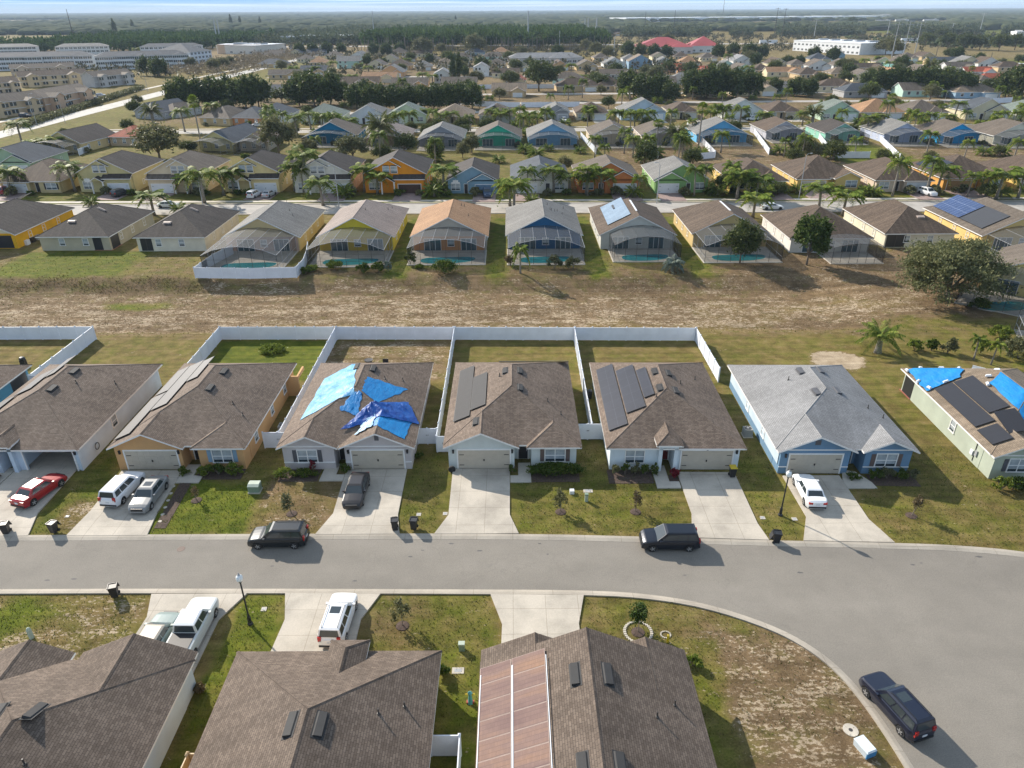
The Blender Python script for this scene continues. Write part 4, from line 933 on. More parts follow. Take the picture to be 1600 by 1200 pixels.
bin_('lone black bin on the lower kerb in front of the bottom left house', -29.9, 39.9, .3)
bin_('black bin with a yellow lid beside the garage with the red front door', 20.6, 54.9, 0, 'shut', YL, z=.13)
# ------------------------------------------------------------------ street lamps
GLOBE = plain('lamp_globe', (.75, .78, .76), .25, var=.02)
def lamp(label, x, y):
    T = thing('street_lamp', label, 'street lamp', (x, y, 0), 0, 'black posts with glass globes'); m = MB()
    m.lathe([(.2, 0), (.2, .1), (.13, .2), (.12, .7), (.09, .8), (.065, .9), (.055, 3.9), (.08, 3.95), (.11, 4.05)], BLACK, 10); m.build('post', T)
    g = MB(); g.lathe([(.09, 4.05), (.2, 4.15), (.24, 4.32), (.22, 4.5), (.12, 4.62)], GLOBE, 12); gl = g.build('globe', T, smooth=True)
    c = MB(); c.lathe([(.12, 4.62), (.05, 4.7), (.02, 4.85)], GREYM, 8); c.build('finial', gl)
lamp('black lamp post with white globe beside the white saloon and the blue house', 23.25, 49.25); lamp('black lamp post with white globe near the white roofed pickup', -18.9, 37.18)
# ------------------------------------------------------------------ fences
def fence(label, pts, h=1.83, mat=VINYL, group='white board fences round the back yards', pl=2.4, name='fence', detail=True):
    T = thing(name, label, 'fence', (pts[0][0], pts[0][1], 0), 0, group); ox, oy = pts[0]
    posts = []
    for a, b_ in zip(pts, pts[1:]):
        L = hypot(b_[0]-a[0], b_[1]-a[1]); n = max(1, round(L/pl)); an = atan2(b_[1]-a[1], b_[0]-a[0])
        for i in range(n):
            m = MB(); l = L/n; m.M = Matrix.Translation((a[0]-ox+(b_[0]-a[0])*i/n, a[1]-oy+(b_[1]-a[1])*i/n, 0)) @ Matrix.Rotation(an, 4, 'Z')
            m.box(.05, l-.05, -.02, .02, .05, h-.06, mat); m.box(.05, l-.05, -.035, .035, h-.08, h+.02, mat); m.box(.05, l-.05, -.035, .035, .04, .18, mat)
            if detail:
                for j in range(1, 12): m.box(.05+(l-.1)*j/12-.012, .05+(l-.1)*j/12+.012, -.026, .026, .18, h-.08, mat)
            m.build('fence_panel', T); posts.append((a[0]+(b_[0]-a[0])*i/n, a[1]+(b_[1]-a[1])*i/n))
    posts.append(pts[-1])
    for p in posts:
        m = MB(); x, y = p[0]-ox, p[1]-oy; m.box(x-.07, x+.07, y-.07, y+.07, 0, h+.09, mat)
        m.frus([(x-.09, y-.09, h+.09), (x+.09, y-.09, h+.09), (x+.09, y+.09, h+.09), (x-.09, y+.09, h+.09)], [(x-.01, y-.01, h+.17), (x+.01, y-.01, h+.17), (x+.01, y+.01, h+.17), (x-.01, y+.01, h+.17)], mat); m.build('fence_post', T)
    return T
fence('white fence round the yard at the far left of the middle row', [(-75, 87.5), (-55.9, 87.5), (-55.9, 73.2), (-54, 73)])
fence('white fence along the back and left of the bright green yard', [(-38.7, 73.4), (-38.9, 87.15), (-23.7, 87.0)])
fence('white fence between the green yard and the sandy yard, down to the small gate', [(-23.4, 86.9), (-23.3, 60.6)])
fence('white fence at the back of the sandy yard behind the tarped house', [(-23.3, 87.0), (-7.75, 86.7)])
fence('white fence along the left side of the centred sage house', [(-7.6, 86.5), (-7.5, 59.6)])
fence('white fence at the back of the yard behind the centred sage house', [(-7.5, 86.7), (8.25, 86.35)])
fence('white fence between the centred house and the red door house', [(8.3, 86.1), (8.1, 61.9)])
fence('white fence at the back of the yard behind the red door house', [(8.4, 86.35), (24.2, 86.0)])
fence('white fence dropping down the right side behind the red door house', [(24.3, 86.0), (24.3, 74.2)])
def gate(label, x0, x1, y, h=1.83):
    T = thing('fence_gate', label, 'gate', (x0, y, 0), 0, 'white gates between the houses'); L = x1-x0; k = max(1, round(L/1.3))
    for i in range(k):
        m = MB(); a, b_ = L*i/k+.06, L*(i+1)/k-.06; m.box(a, b_, -.02, .02, .08, h-.06, VINYL); m.box(a, b_, -.035, .035, h-.08, h+.02, VINYL); m.box(a, b_, -.035, .035, .05, .18, VINYL); m.build('gate_leaf', T)
    for i in range(k+1): m = MB(); x = L*i/k; m.box(x-.06, x+.06, -.06, .06, 0, h+.1, VINYL); m.build('gate_post', T)
    m = MB(); m.box(L/2-.12, L/2+.12, -.06, -.036, 1.05, 1.12, BLACK); m.build('latch', T)
gate('white gate between the orange house and the tarped house', -24.9, -21.95, 60.4); gate('white gate between the tarped house and the centred sage house', -9.55, -7.6, 61.0)
gate('short white gate against the left wall of the centred sage house', -7.45, -6.15, 59.5)
gate('white double gate between the centred house and the red door house', 6.2, 9.2, 61.7)
fence('white fence panels between the two nearest brown roofs', [(-4.9, 26.9), (-3.15, 26.9), (-3.1, 20)], 1.83); fence('short white fence meeting the solar mat house wall', [(-3.0, 23.4), (-1.75, 23.4)], 1.83)
fence('tan fence between the two brown roofs at bottom left', [(-18.5, 25.9), (-17.4, 25.9)], 1.75, TANV, 'tan fences'); fence('long tan fence running down between the two near left houses', [(-18.5, 25.8), (-18.7, 18)], 1.75, TANV, 'tan fences', detail=True)
# ------------------------------------------------------------------ small things about the near street
def acunit(label, x, y):
    T = thing('air_conditioner', label, 'air conditioner', (x, y, 0), 0, 'air conditioners beside the houses'); m = MB(); g_ = plain('ac_grey', (.30, .30, .28), .5)
    m.box(-.42, .42, -.42, .42, .08, .9, g_); m.box(-.5, .5, -.5, .5, 0, .08, CONC2)
    for i in range(9): z = .14+i*.08; m.box(-.435, .435, -.435, .435, z, z+.03, g_)
    m.build('casing', T); f = MB(); f.lathe([(.34, .9), (.34, .92)], BLACK, 16); f.lathe([(.1, .92), (.09, .96)], GREYM, 8)
    for i in range(8): f.M = Matrix.Rotation(i*pi/4, 4, 'Z'); f.box(.08, .35, -.01, .01, .922, .935, GREYM)
    f.M = None; f.build('fan_grille', T)
for a in (('air conditioner in the gap left of the red door house', 8.45, 62.6), ('air conditioner against the left wall of the blue house', 24.2, 62.3), ('air conditioner by the left wall of the tarped house', -23.9, 63.5), ('air conditioner between the pale blue house and orange house', -40.6+1.3, 66.5)): acunit(*a)
def simple(name, label, cat, x, y, fn, group=None, rz=0, z=0):
    m = MB(); fn(m); o = m.build(name, loc=(x, y, z)); o.rotation_euler = (0, 0, rz); tag(o, label, cat, group); return o
GRNB = plain('utility_green', (.20, .27, .20), .6); PAL = plain('utility_pale_green', (.38, .44, .36), .6)
simple('transformer_box', 'green utility box on the brown lawn left of the tarped house', 'utility box', -23.6, 53.2, lambda m: (m.box(-.55, .55, -.5, .4, .0, .12, CONC2), m.box(-.5, .5, -.45, .35, .12, .75, GRNB), m.frus([(-.52, -.47, .75), (.52, -.47, .75), (.52, .38, .75), (-.52, .38, .75)], [(-.5, -.2, .9), (.5, -.2, .9), (.5, .36, .9), (-.5, .36, .9)], PAL)))
ped = lambda m: (m.box(-.14, .14, -.12, .12, 0, .75, PAL), m.box(-.16, .16, -.14, .14, .7, .82, GRNB))
simple('utility_pedestal', 'slim pale utility pedestal on the lawn nearest the meter lid', 'utility box', 6.6, 51.4, ped, 'utility pedestals'); simple('utility_pedestal', 'short white utility box next to the pedestal on the centre lawn', 'utility box', 5.4, 52.6, lambda m: m.box(-.2, .2, -.2, .2, 0, .35, WHITEP), 'utility pedestals')
simple('utility_pedestal', 'dark green utility box on the lawn above the concrete lid at bottom centre', 'utility box', -3.55, 34.75, lambda m: (m.box(-.2, .2, -.15, .15, 0, .6, GRNB), m.box(-.22, .22, -.17, .17, .55, .68, PAL)), 'utility pedestals')
simple('utility_pedestal', 'pale green round topped post at far left of the lower lawn', 'utility box', -33.9, 36.0, lambda m: m.lathe([(.16, 0), (.16, .8), (.1, .95), (.02, 1.0)], PAL, 10), 'utility pedestals')
lid = lambda a, b_: (lambda m: (m.box(-a, a, -b_, b_, -.01, .035, CONC2), m.box(-a*.6, a*.6, -b_*.5, b_*.5, .035, .042, GREYM)))
for t in (('concrete utility lid on the centre lawn beside the white box', 6.9, 52.9, .42, .25), ('concrete utility lid at bottom centre below the green box', -3.7, 33.0, .4, .25), ('small square meter lid left of the pair on the grass beside the bins', -8.2, 49.6, .2, .2), ('small square meter lid beside the centre drive', -5.9, 49.7, .2, .2),
    ('small meter lid by the far lamp post', 24.3, 48.7, .22, .2), ('small meter lid right of the red door house drive', 21.6, 48.9, .22, .2), ('small meter lid near the near lamp post', -18.35, 38.6, .2, .2), ('small meter lid near the bin between the red and white cars', -36.9, 48.9, .22, .2), ('small meter lid lower left of the white compact car', -38.9, 49.6, .18, .16)):
    simple('utility_cover', t[0], 'utility lid', t[1], t[2], lid(t[3], t[4]), 'concrete utility lids')
simple('manhole_cover', 'round brown manhole cover in the street at left', 'manhole cover', *G(283, 858), lambda m: m.lathe([(.32, .012), (.32, .02), (.25, .022)], plain('rusty_iron', (.12, .08, .06), .7), 16))
simple('manhole_cover', 'pale round concrete cover by the curved kerb', 'manhole cover', *G(1329, 1141), lambda m: (m.lathe([(.45, -.01), (.45, .04)], CONC2, 20), m.lathe([(.13, .04), (.12, .05)], DARKMETAL, 10)))
PB = plain('pale_blue_case', (.62, .70, .74), .4); BB = plain('blue_case', (.05, .22, .42), .4)
simple('cool_box', 'blue and white cool box on the grass by the curved kerb', 'cool box', *G(1349, 1172), lambda m: (m.frus([(-.3, -.5, 0), (.3, -.5, 0), (.3, .5, 0), (-.3, .5, 0)], [(-.34, -.54, .5), (.34, -.54, .5), (.34, .54, .5), (-.34, .54, .5)], PB), m.box(-.36, .36, -.56, -.5, .05, .5, BB), m.frus([(-.36, -.56, .5), (.36, -.56, .5), (.36, .56, .5), (-.36, .56, .5)], [(-.3, -.5, .62), (.3, -.5, .62), (.3, .5, .62), (-.3, .5, .62)], PB)), rz=.35)
for i in range(6):
    x, y = G(271-i*4.2, 760+i*11); simple('stepping_stone', 'pale stepping stone in the line beside the silver saloon', 'stepping stone', x, y, lambda m: m.lathe([(.17, -.01), (.17, .03), (.14, .04)], CONC2, 9), 'stepping stones')
ordlab([o for o in bpy.data.objects if o.name.startswith('stepping_stone')], 'pale stepping stone in the line beside the silver saloon')
for lb, px, py in (('round white ring left in the grass near the potted rim tree', 1040, 992),): simple('garden_ring', lb, 'garden ring', *G(px, py), lambda m: [m.box(.34*cos(a)-.05, .34*cos(a)+.05, .3*sin(a)-.04, .3*sin(a)+.04, -.02, .06, CONC2) for a in np.linspace(0, 5.9, 16)])
HOSE = plain('hose_reel', (.03, .05, .06), .5)
simple('hose_reel', 'coiled black hose on the side wall by the open garage', 'hose', -41.05, 59.4, lambda m: [m.tube([(0, (.32+.02*k)*cos(a), 1.0+(.32+.02*k)*sin(a)) for a in np.linspace(0, 2*pi, 17)], .03, HOSE, 5) for k in range(3)])
simple('storage_bin', 'small yellow topped container in the gap left of the orange house', 'container', -38.9, 69.2, lambda m: (m.box(-.45, .45, -.3, .3, 0, .7, WHITEP), m.box(-.5, .5, -.35, .35, .7, .8, YL)))
simple('tyre', 'black tyre leaning by the garage of the centred sage house', 'tyre', -5.75, 56.0, lambda m: m.lathe([(.2, -.1), (.33, -.1), (.35, 0), (.33, .1), (.2, .1)], RUBBER, 16, (0, 0, .34), 'y'))
simple('grill', 'black covered grill behind the far left pale blue house', 'grill', -60.8, 79.6, lambda m: (m.box(-.3, .3, -.25, .25, 0, .8, BLACK), m.lathe([(.35, .8), (.38, .95), (.25, 1.15), (.05, 1.2)], BLACK, 10)))
simple('storage_tub', 'white upturned tub in the sandy yard behind the tarped house', 'tub', -18.9, 78.6, lambda m: m.lathe([(.5, 0), (.55, .25), (.3, .4), (.05, .42)], WHITEP, 12))
simple('garden_chair', 'black garden seat in the sandy yard behind the tarped house', 'garden seat', -15.6, 78.7, lambda m: (m.box(-.35, .35, -.3, .3, .35, .45, BLACK), m.box(-.35, .35, .24, .3, .45, .95, BLACK), [m.box(a-.03, a+.03, b_-.03, b_+.03, 0, .35, BLACK) for a in (-.3, .3) for b_ in (-.25, .25)]))
simple('fire_pit', 'small dark fire pit in the sandy yard behind the tarped house', 'fire pit', -17.9, 79.9, lambda m: m.lathe([(.3, 0), (.5, .3), (.55, .4), (.4, .38)], DARKMETAL, 12))
simple('grill', 'black grill in the side yard left of the red door house', 'grill', 8.75, 70.6-.1, lambda m: (m.box(-.3, .25, -.25, .25, 0, .75, BLACK), m.lathe([(.32, .75), (.33, .95), (.1, 1.1)], BLACK, 10)), None)
simple('garden_bench', 'white slatted bench lying in the yard at far right', 'bench', 56.2, 75.9, lambda m: (m.box(-1, 1, -.2, .2, .35, .42, WHITEP), m.box(-1, 1, .2, .26, .42, .8, WHITEP), m.box(-.9, -.8, -.2, .2, 0, .35, WHITEP), m.box(.8, .9, -.2, .2, 0, .35, WHITEP)), rz=-.7)
simple('garden_statue', 'small colourful windmill ornament beside the solar mat house', 'ornament', *G(735, 1098), lambda m: (m.lathe([(.2, 0), (.15, .2), (.1, .7), (.16, .9), (.03, 1.05)], plain('painted_teal', (.1, .35, .35), .5), 8), m.box(-.25, .25, -.1, .1, .02, .14, plain('ornament_red', (.4, .08, .05), .5)), m.box(-.3, .3, -.03, .03, .75, .82, YL)))
simple('fire_hydrant', 'small yellow marker post beside the bottom centre house', 'marker post', *G(1043, 1003), lambda m: (m.lathe([(.09, 0), (.09, .5), (.12, .52), (.1, .62), (.02, .68)], YL, 8),))
# ------------------------------------------------------------------ the farther rows of houses
LM = []  # (label, px-independent x, y) used to describe palms and cars by the house they stand at
BLUEG = plain('pool_glass', (.05, .10, .12), .08, var=.2, spec=1)
BRONZE = plain('bronze_frame', (.06, .05, .045), .5, var=.05)
def slider(H, w, u0, u1): window(H, w, u0, u1, .1, 2.2, 2, None, rail=False, glass=BLUEG)
def pool(label, x, y, rx, ry, deck=None):
    T = thing('swimming_pool', label, 'swimming pool', (x, y, 0), 0, 'back yard swimming pools'); n = 22; pts = []
    for i in range(n): a = 2*pi*i/n; k = 1+.14*sin(2*a+.6)+.06*sin(3*a); c_, s_ = cos(a), sin(a); pts.append((rx*k*(abs(c_)**.7)*(1 if c_ > 0 else -1), ry*k*(abs(s_)**.7)*(1 if s_ > 0 else -1)))
    m = MB(); m.poly([(a*1.08, b_*1.1) for a, b_ in pts], .05, .13, CONC2); m.build('coping', T); m = MB(); m.poly(pts, .1, .135, POOLW); m.build('water', T)
def back_house(label, x0, x1, Y, wall, sh, D=19.0, cage=True, cd=9.0, cx=None, frame=TRIM, ff=None, ze=2.7, p=.5, hip=False, pool_lb=None, group='houses beyond the dry field seen from behind', under=None, nb=6, tri=None, ins=None, porch=None, poolx=None, rz=0, cagez=(3.0, 4.5), det=True):
    W_ = x1-x0-.9; X = x0+.45
    roofs = [rb(0, W_, 0, D, ze, p, a='h' if hip else 'g', b='h')]
    H = make_house('house', label, X, Y, rz, roofs, [(0, W_, 0, D)], wall, sh, group, tric=tri); B = Wall('F', 0)
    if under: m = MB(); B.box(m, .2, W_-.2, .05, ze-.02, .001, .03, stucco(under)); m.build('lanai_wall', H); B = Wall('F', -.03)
    if cage:
        a, b_ = cx or (.1, W_-.1)
        m = MB(); m.poly([(a-.2, -cd-.2), (b_+.2, -cd-.2), (b_+.2, 0), (a-.2, 0)], 0, .1, CONC2); m.build('pool_deck', H)
        pool_cage(H, a, b_, -cd, -.35, cagez[0], cagez[1], nb, frame, frontmat=None)
        slider(H, B, W_*.16, W_*.38); slider(H, B, W_*.66, W_*.86)
        if det: window(H, B, W_*.48, W_*.56, .9, 2.1, 0)
        if pool_lb: pool(pool_lb, X+(a+b_)/2+(poolx or 0), Y-cd*.72, (b_-a)*.33, 1.9)
    else:
        for u in (.28, .62): window(H, B, W_*u, W_*u+.9, 1.0, 2.2, 0)
        if porch: m = MB(); a, b_ = porch; B.box(m, W_*a, W_*b_, .1, 2.45, .0, .03, BLACK); B.box(m, W_*(a+b_)/2-.05, W_*(a+b_)/2+.05, .1, 2.45, .03, .06, BRONZE); m.build('porch_screen', H)
    for fc, pl_ in (('L', 0), ('R', W_)):
        w = Wall(fc, pl_)
        for y in (4, 8.5, 13.5): window(H, w, y, y+.8, .95, 2.1, 0, sub=False, glass=GLASS)
    LM.append((label, X+W_/2, Y+D/2)); return H, roofs, X, Y
def rpipes(H, r, n, seed):
    rg = random.Random(seed); W_ = r[0]['x1']; D_ = r[0]['y1']
    for i in range(n): pipe_vent(H, r, W_*rg.uniform(.55, .85), D_*rg.uniform(.3, .8))
CY = (.62, .47, .25)
H, r, X, Y = back_house('mustard yellow house with a silver roof slope and a black roof slope', -105.6, -91.4, 129.2, (.70, .38, .03), SH_DARK, D=19.5, cage=False, porch=(.5, .95), tri=(.66, .60, .48))
slope_rect(H, r, .2, 6.3, .2, 19.2, plain('silver_membrane', (.40, .47, .52), .35, var=.12, scale=.4), 'roof_membrane', .02, .02, back=GREYM)
for a in range(3): m = MB(); m.box(W0+.9, W0+1.6, 2+a*1.7, 3+a*1.7, 0, .9, [WHITEP, BLACK, GREYM][a]); m.build('water_softener', H)
H, r, X, Y = back_house('beige hip roofed house right of the mustard house', -86.9, -73.3, 127.7, (.42, .38, .29), SH_DARK, cage=False, hip=True, p=.48, D=18, porch=None)
m = MB(); m.box(9.7, 11.3, -.03, 0, .1, 2.4, BLACK); m.box(W0+.5, W0+.55, .6, 3.4, .1, 2.4, BLACK); m.box(9.6, W0+.7, -.1, .0, .0, .08, plain('brick_sill', (.32, .14, .08), .7)); m.box(W0+.5, W0+.7, 0, 3.8, 0, .08, bpy.data.materials['brick_sill']); m.build('porch_screen', H)
for (x, y) in ((4.8, 3.4), (7.6, 9.2)): ridge_vent(H, r, x, y, 'x', 1.3, plain('rusty_white_vent', (.45, .36, .30), .6))
H, r, X, Y = back_house('cream hip roofed house left of the fenced pool house', -68.8, -55.5, 127.0, (.62, .58, .48), SH_DARK, cage=False, hip=True, p=.48, D=18, porch=(.05, .22))
for (x, y) in ((4.8, 3.2), (7.4, 9.6)): ridge_vent(H, r, x, y, 'x', 1.3, bpy.data.materials['rusty_white_vent'])
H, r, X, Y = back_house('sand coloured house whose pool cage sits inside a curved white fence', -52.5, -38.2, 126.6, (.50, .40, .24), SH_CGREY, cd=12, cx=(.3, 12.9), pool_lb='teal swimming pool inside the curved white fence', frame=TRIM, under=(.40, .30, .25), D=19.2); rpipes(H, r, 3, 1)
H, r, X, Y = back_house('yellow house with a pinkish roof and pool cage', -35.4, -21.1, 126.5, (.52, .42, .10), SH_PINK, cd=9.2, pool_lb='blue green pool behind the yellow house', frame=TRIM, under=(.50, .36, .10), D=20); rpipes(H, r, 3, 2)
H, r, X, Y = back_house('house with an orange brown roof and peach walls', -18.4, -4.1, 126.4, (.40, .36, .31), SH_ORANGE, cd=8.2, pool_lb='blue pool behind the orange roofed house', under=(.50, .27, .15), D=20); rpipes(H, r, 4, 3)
H, r, X, Y = back_house('dark blue gabled house with a grey roof, just above the middle yard', -1.1, 13.1, 127.0, (.035, .10, .19), SH_CGREY, cd=9, pool_lb='teal pool behind the dark blue gabled house', D=19.6); rpipes(H, r, 7, 4)
H, r, X, Y = back_house('pale grey house with a large glare whitened solar array on its left slope', 15.9, 30.1, 126.9, (.47, .46, .42), SH_BROWN, cd=7.6, cx=(1.5, 13.0), pool_lb='blue pool behind the glare whitened solar array house', D=19.4, frame=BRONZE)
slope_rect(H, r, 1.5, 5.6, 2.5, 15.5, solar_mat('silver_solar_panel', (.20, .26, .32), (.26, .32, .38), 1.0, 1.65, .2)); m = MB(); p_, n_ = on_roof(r, 3.6, 11.5); m.M = Matrix.Translation(p_+n_*.2) @ n_.to_track_quat('Z', 'Y').to_matrix().to_4x4(); m.box(-1.4, 1.4, -.2, .2, 0, .05, BLACK); m.build('solar_panel_gap', H)  # array base colour is lightened to carry sun glare on this slope
m = MB(); zr_ = r[0]['ze']+(r[0]['x1']/2+.45)*.5; m.box(6.5, 6.8, 3, 11.3, zr_-.02, zr_+.05, WHITEP); m.build('ridge_cap', H)
H, r, X, Y = back_house('olive tan house half hidden by a round green tree', 32.9, 47.3, 127.6, (.46, .36, .20), SH_BROWN, cd=9, pool_lb='green pool behind the tree at the olive tan house', D=17); zr_ = 2.7+(r[0]['x1']/2+.45)*.5; m = MB(); m.box(6.6, 6.9, 2, 9.2, zr_-.02, zr_+.05, WHITEP); m.build('ridge_cap', H)
H, r, X, Y = back_house('white walled house behind the dark magnolia tree', 49.6, 64.6, 124.2, (.62, .60, .56), SH_BROWN, D=16, hip=True, cd=6.5, cx=(5.0, 13.8), frame=BRONZE, cagez=(2.8, 3.5))
H, r, X, Y = back_house('cream hip roofed house between the magnolia and the big oak', 67.8, 81.2, 126.9, (.58, .54, .44), SH_BROWN, D=18, hip=True, cage=False, porch=(.02, .3))
ridge_vent(H, r, 7.5, 3.6, 'x', 1.3, bpy.data.materials['rusty_white_vent'])
H, r, X, Y = back_house('tan house with a blue solar array and a black solar mat at far right', 84.4, 99.5, 125.2, (.58, .44, .22), SH_MID, D=20, cd=9, cx=(.6, 13.5), frame=TRIM, nb=5)
slope_rect(H, r, .7, 5.2, 9.6, 18.8, solar_mat('blue_solar_panel', (.035, .06, .14), (.25, .3, .42), 1.7, 1.0, .15)); slope_rect(H, r, .7, 5.2, 2.0, 9.2, BSM)
# yellow house turned at far right
roofs = [rb(0, 13, 0, 16, 2.7, .5, a='g', b='g')]
x_, y_ = G(1533, 470); H = make_house('house', 'pale yellow house turned sideways at the far right with a black framed pool cage', 73.0, 105.2, radians(-42), roofs, [(0, 13, 0, 16)], (.66, .58, .30), SH_MID, 'houses beyond the dry field seen from behind')
pool_cage(H, -1.0, 11.0, -9, -.3, 2.8, 4.6, 6, BRONZE); m = MB(); m.poly([(-1.2, -9.2), (11.2, -9.2), (11.2, 0), (-1.2, 0)], 0, .1, CONC2); m.build('pool_deck', H); slider(H, Wall('F', 0), 1.5, 5); slider(H, Wall('F', 0), 7, 10)
pool('teal pool in the black framed cage at far right', 72.2, 97.5, 3.6, 1.9)
H = thing('pool_enclosure', 'grey framed screen enclosure cut by the right edge of the photo', 'screen enclosure', (66.5, 84.6, 0), radians(-25)); pool_cage(H, 0, 9, 0, 5, 2.2, 3.2, 4, GREYM); m = MB(); m.poly([(0, 0), (9, 0), (9, 5), (0, 5)], 0, .08, CONC2); m.build('pool_deck', H)
fence('curved white fence round the pool cage of the sand coloured house', [(-50.3, 124.8), (-51.6, 119), (-52.1, 112.0), (-43, 111.5), (-35.4, 111.9), (-35.2, 116), (-35.9, 121), (-37.0, 126.2)])
for lb, c, x0, x1 in (('white', 0, 0, 0),): pass
# row D
GRN = 'houses facing the second street'
WH = plain('white_garage_paint', (.68, .70, .70), .5, var=.04)
def skirt(H, x0, x1, y0, y1, z0, z1, sh):
    m = MB(); L = x1-x0; s = hypot(y1-y0, z1-z0)
    m.add([(x0-.3, y0, z0), (x1+.3, y0, z0), (x1+.3, y1, z1), (x0-.3, y1, z1), (x0-.3, y0, z0-.16), (x1+.3, y0, z0-.16), (x1+.3, y1, z1-.16), (x0-.3, y1, z1-.16)], [(0, 1, 2, 3)], sh, [[(0, 0), (L, 0), (L, s), (0, s)]])
    m.add([(x0-.3, y0, z0), (x1+.3, y0, z0), (x1+.3, y1, z1), (x0-.3, y1, z1), (x0-.3, y0, z0-.16), (x1+.3, y0, z0-.16), (x1+.3, y1, z1-.16), (x0-.3, y1, z1-.16)], [(4, 7, 6, 5), (0, 4, 5, 1), (1, 5, 6, 2), (3, 2, 6, 7), (0, 3, 7, 4)], TRIM); m.build('porch_roof', H)
def front_house(style, label, pxl, pxr, py, wall, sh, gd=WH, D=18, group=GRN, side=None, tri=None, flip=False, shut=None, arch=False, small=False, drive_=True, dr=PAVER, Yset=None):
    X, Y = G(pxl, py); X1, Y1 = G(pxr, py); Y = Yset or (Y+Y1)/2; W_ = X1-X; f = (lambda a, b_: (W_*(1-b_), W_*(1-a))) if flip else (lambda a, b_: (W_*a, W_*b_))
    R_ = lambda ua, ub, y0, y1, ze, p, **k: rb(f(ua, ub)[0]+.03, f(ua, ub)[1]-.03, y0, y1, ze, p, **k)
    B_ = lambda a, b_, y0, y1, z=None: (f(a, b_)[0]+.03, f(a, b_)[1]-.03, y0, y1)+((z,) if z else ())
    if style == 'tall':
        roofs = [rb(0, W_, .6, D, 4.5, .5, a='g'), R_(.24, .60, .35, 3.4, 6.15, .55, a='g', b='n', ov=.3), R_(.28, .50, -1.3, .7, 2.9, .6, a='g', b='n', ov=.25)]
        walls = [(0, W_, .6, D), B_(.50, .985, -.5, .59, 3.4), B_(.27, .57, .40, .59, 6.25)]
    elif style == 'low':
        roofs = [rb(0, W_, .6, D, 3.1, .52, a='g'), R_(.42, .995, -.2, 5.2, 2.9, .52, a='g', b='n', ov=.35)]
        walls = [(0, W_, .6, D), B_(.42, .995, -.2, .59)]
    elif style == 'hipg':
        roofs = [rb(0, W_, 1.4, D, 2.8, .46), R_(.52, .995, 0, 5.4, 2.8, .46, a='h', b='n'), R_(.02, .40, .2, 5.0, 2.8, .46, a='g', b='n')]
        walls = [(0, W_, 1.9, D), B_(.52, .995, 0, 1.89), B_(.02, .40, .2, 1.89)]
    else:
        roofs = [rb(0, W_, .2, D, 2.8, .47), R_(.50, .99, -.6, 4.5, 2.8, .47, a='h', b='n')]
        walls = [(0, W_, 1.2, D), B_(.50, .99, -.2, 1.19), B_(.01, .36, .2, 1.19)]
    H = make_house('house', label, X, Y, 0, roofs, walls, wall, sh, group, tric=tri)
    F = Wall('F', roofs[1]['y0'] if style == 'low' else (-.5 if style == 'tall' else (0 if style == 'hipg' else -.2))); G2 = Wall('F', .6 if style in ('tall', 'low') else .2); G3 = Wall('F', {'tall': .6, 'low': .6, 'hipg': 1.9, 'hip': 1.2}[style])
    a, b_ = f(.56, .93); garage(H, F, a, b_, 2.2, gd, small=small)
    a, b_ = f(.07, .24); window(H, G2, a, b_, .8, 2.3, 1, shut, arch=arch and not small)
    a, b_ = f(.33, .40) if style != 'hip' else f(.39, .46); door(H, G3, a, b_, 2.2, DKD)
    if style == 'tall':
        a, b_ = f(.32, .42); U = Wall('F', .40); window(H, U, a, b_, 4.7, 6.2, 0, arch=arch); a, b_ = f(.45, .55); window(H, U, a, b_, 4.7, 6.2, 0, arch=arch)
        a, b_ = f(.5, .985); skirt(H, a, b_, -1.0, .6, 3.45, 4.35, sh)
        for u in (.285, .49): a, b_ = f(u, u+.02); m = MB(); m.box(a, b_, -1.25, -1.0, 0, 2.95, TRIM); m.build('porch_column', H)
    if not small:
        for fc, pl_ in (('L', 0), ('R', W_)):
            for y in (5, 9, 14): window(H, Wall(fc, pl_), y, y+.8, 1, 2.1, 0, sub=False)
    if drive_:
        a, b_ = f(.52, .97); drive([(X+a, Y-8.2), (X+b_, Y-8.2), (X+b_, Y-.2), (X+a, Y-.2)], .09, 'driveway', dr)
    LM.append((label, X+W_/2, Y)); return H, roofs
DC = 173.4
front_house('hip', 'brown roofed beige house at the far left of the second street', 10, 100, 300, (.50, .42, .26), SH_BROWN, shut=DKD, flip=True, Yset=175)
front_house('tall', 'olive yellow two storey house with twin arched upper windows behind a dark car', 128, 212, 300, (.47, .42, .25), SH_DARK, arch=True, Yset=175.2)
front_house('tall', 'beige two storey house with a bench before its garage', 236, 322, 301, (.56, .48, .36), SH_MID, flip=True, Yset=174.4)
front_house('tall', 'pale yellow two storey house behind the white and silver cars', 352, 440, 300, (.58, .48, .28), SH_DARK, arch=True, Yset=174.7)
front_house('tall', 'off white two storey house between pale yellow and bright orange houses', 461, 550, 302, (.55, .53, .47), SH_DARK, Yset=173.2)
front_house('tall', 'bright orange two storey house with a dark brown garage door', 571, 665, 302, (.56, .25, .07), SH_DARK, gd=plain('dark_brown_door', (.055, .025, .02), .5), arch=True, Yset=172.8)
front_house('low', 'slate blue gabled house with a blue garage door and white quoins', 700, 777, 304, (.20, .29, .35), SH_DARK, gd=plain('blue_door', (.13, .22, .32), .5), arch=True, Yset=171.6)
front_house('low', 'cream white gabled house with a dark grey roof, second street centre', 800, 888, 302, (.60, .59, .54), SH_SLATE, flip=True, Yset=172)
front_house('low', 'coral orange gabled house with white garage door', 904, 1000, 302, (.46, .19, .09), SH_MID, arch=False, Yset=171.7)
front_house('low', 'lime green gabled house with a grey roof', 1022, 1106, 302, (.21, .33, .15), SH_CGREY, flip=True, Yset=171.3)
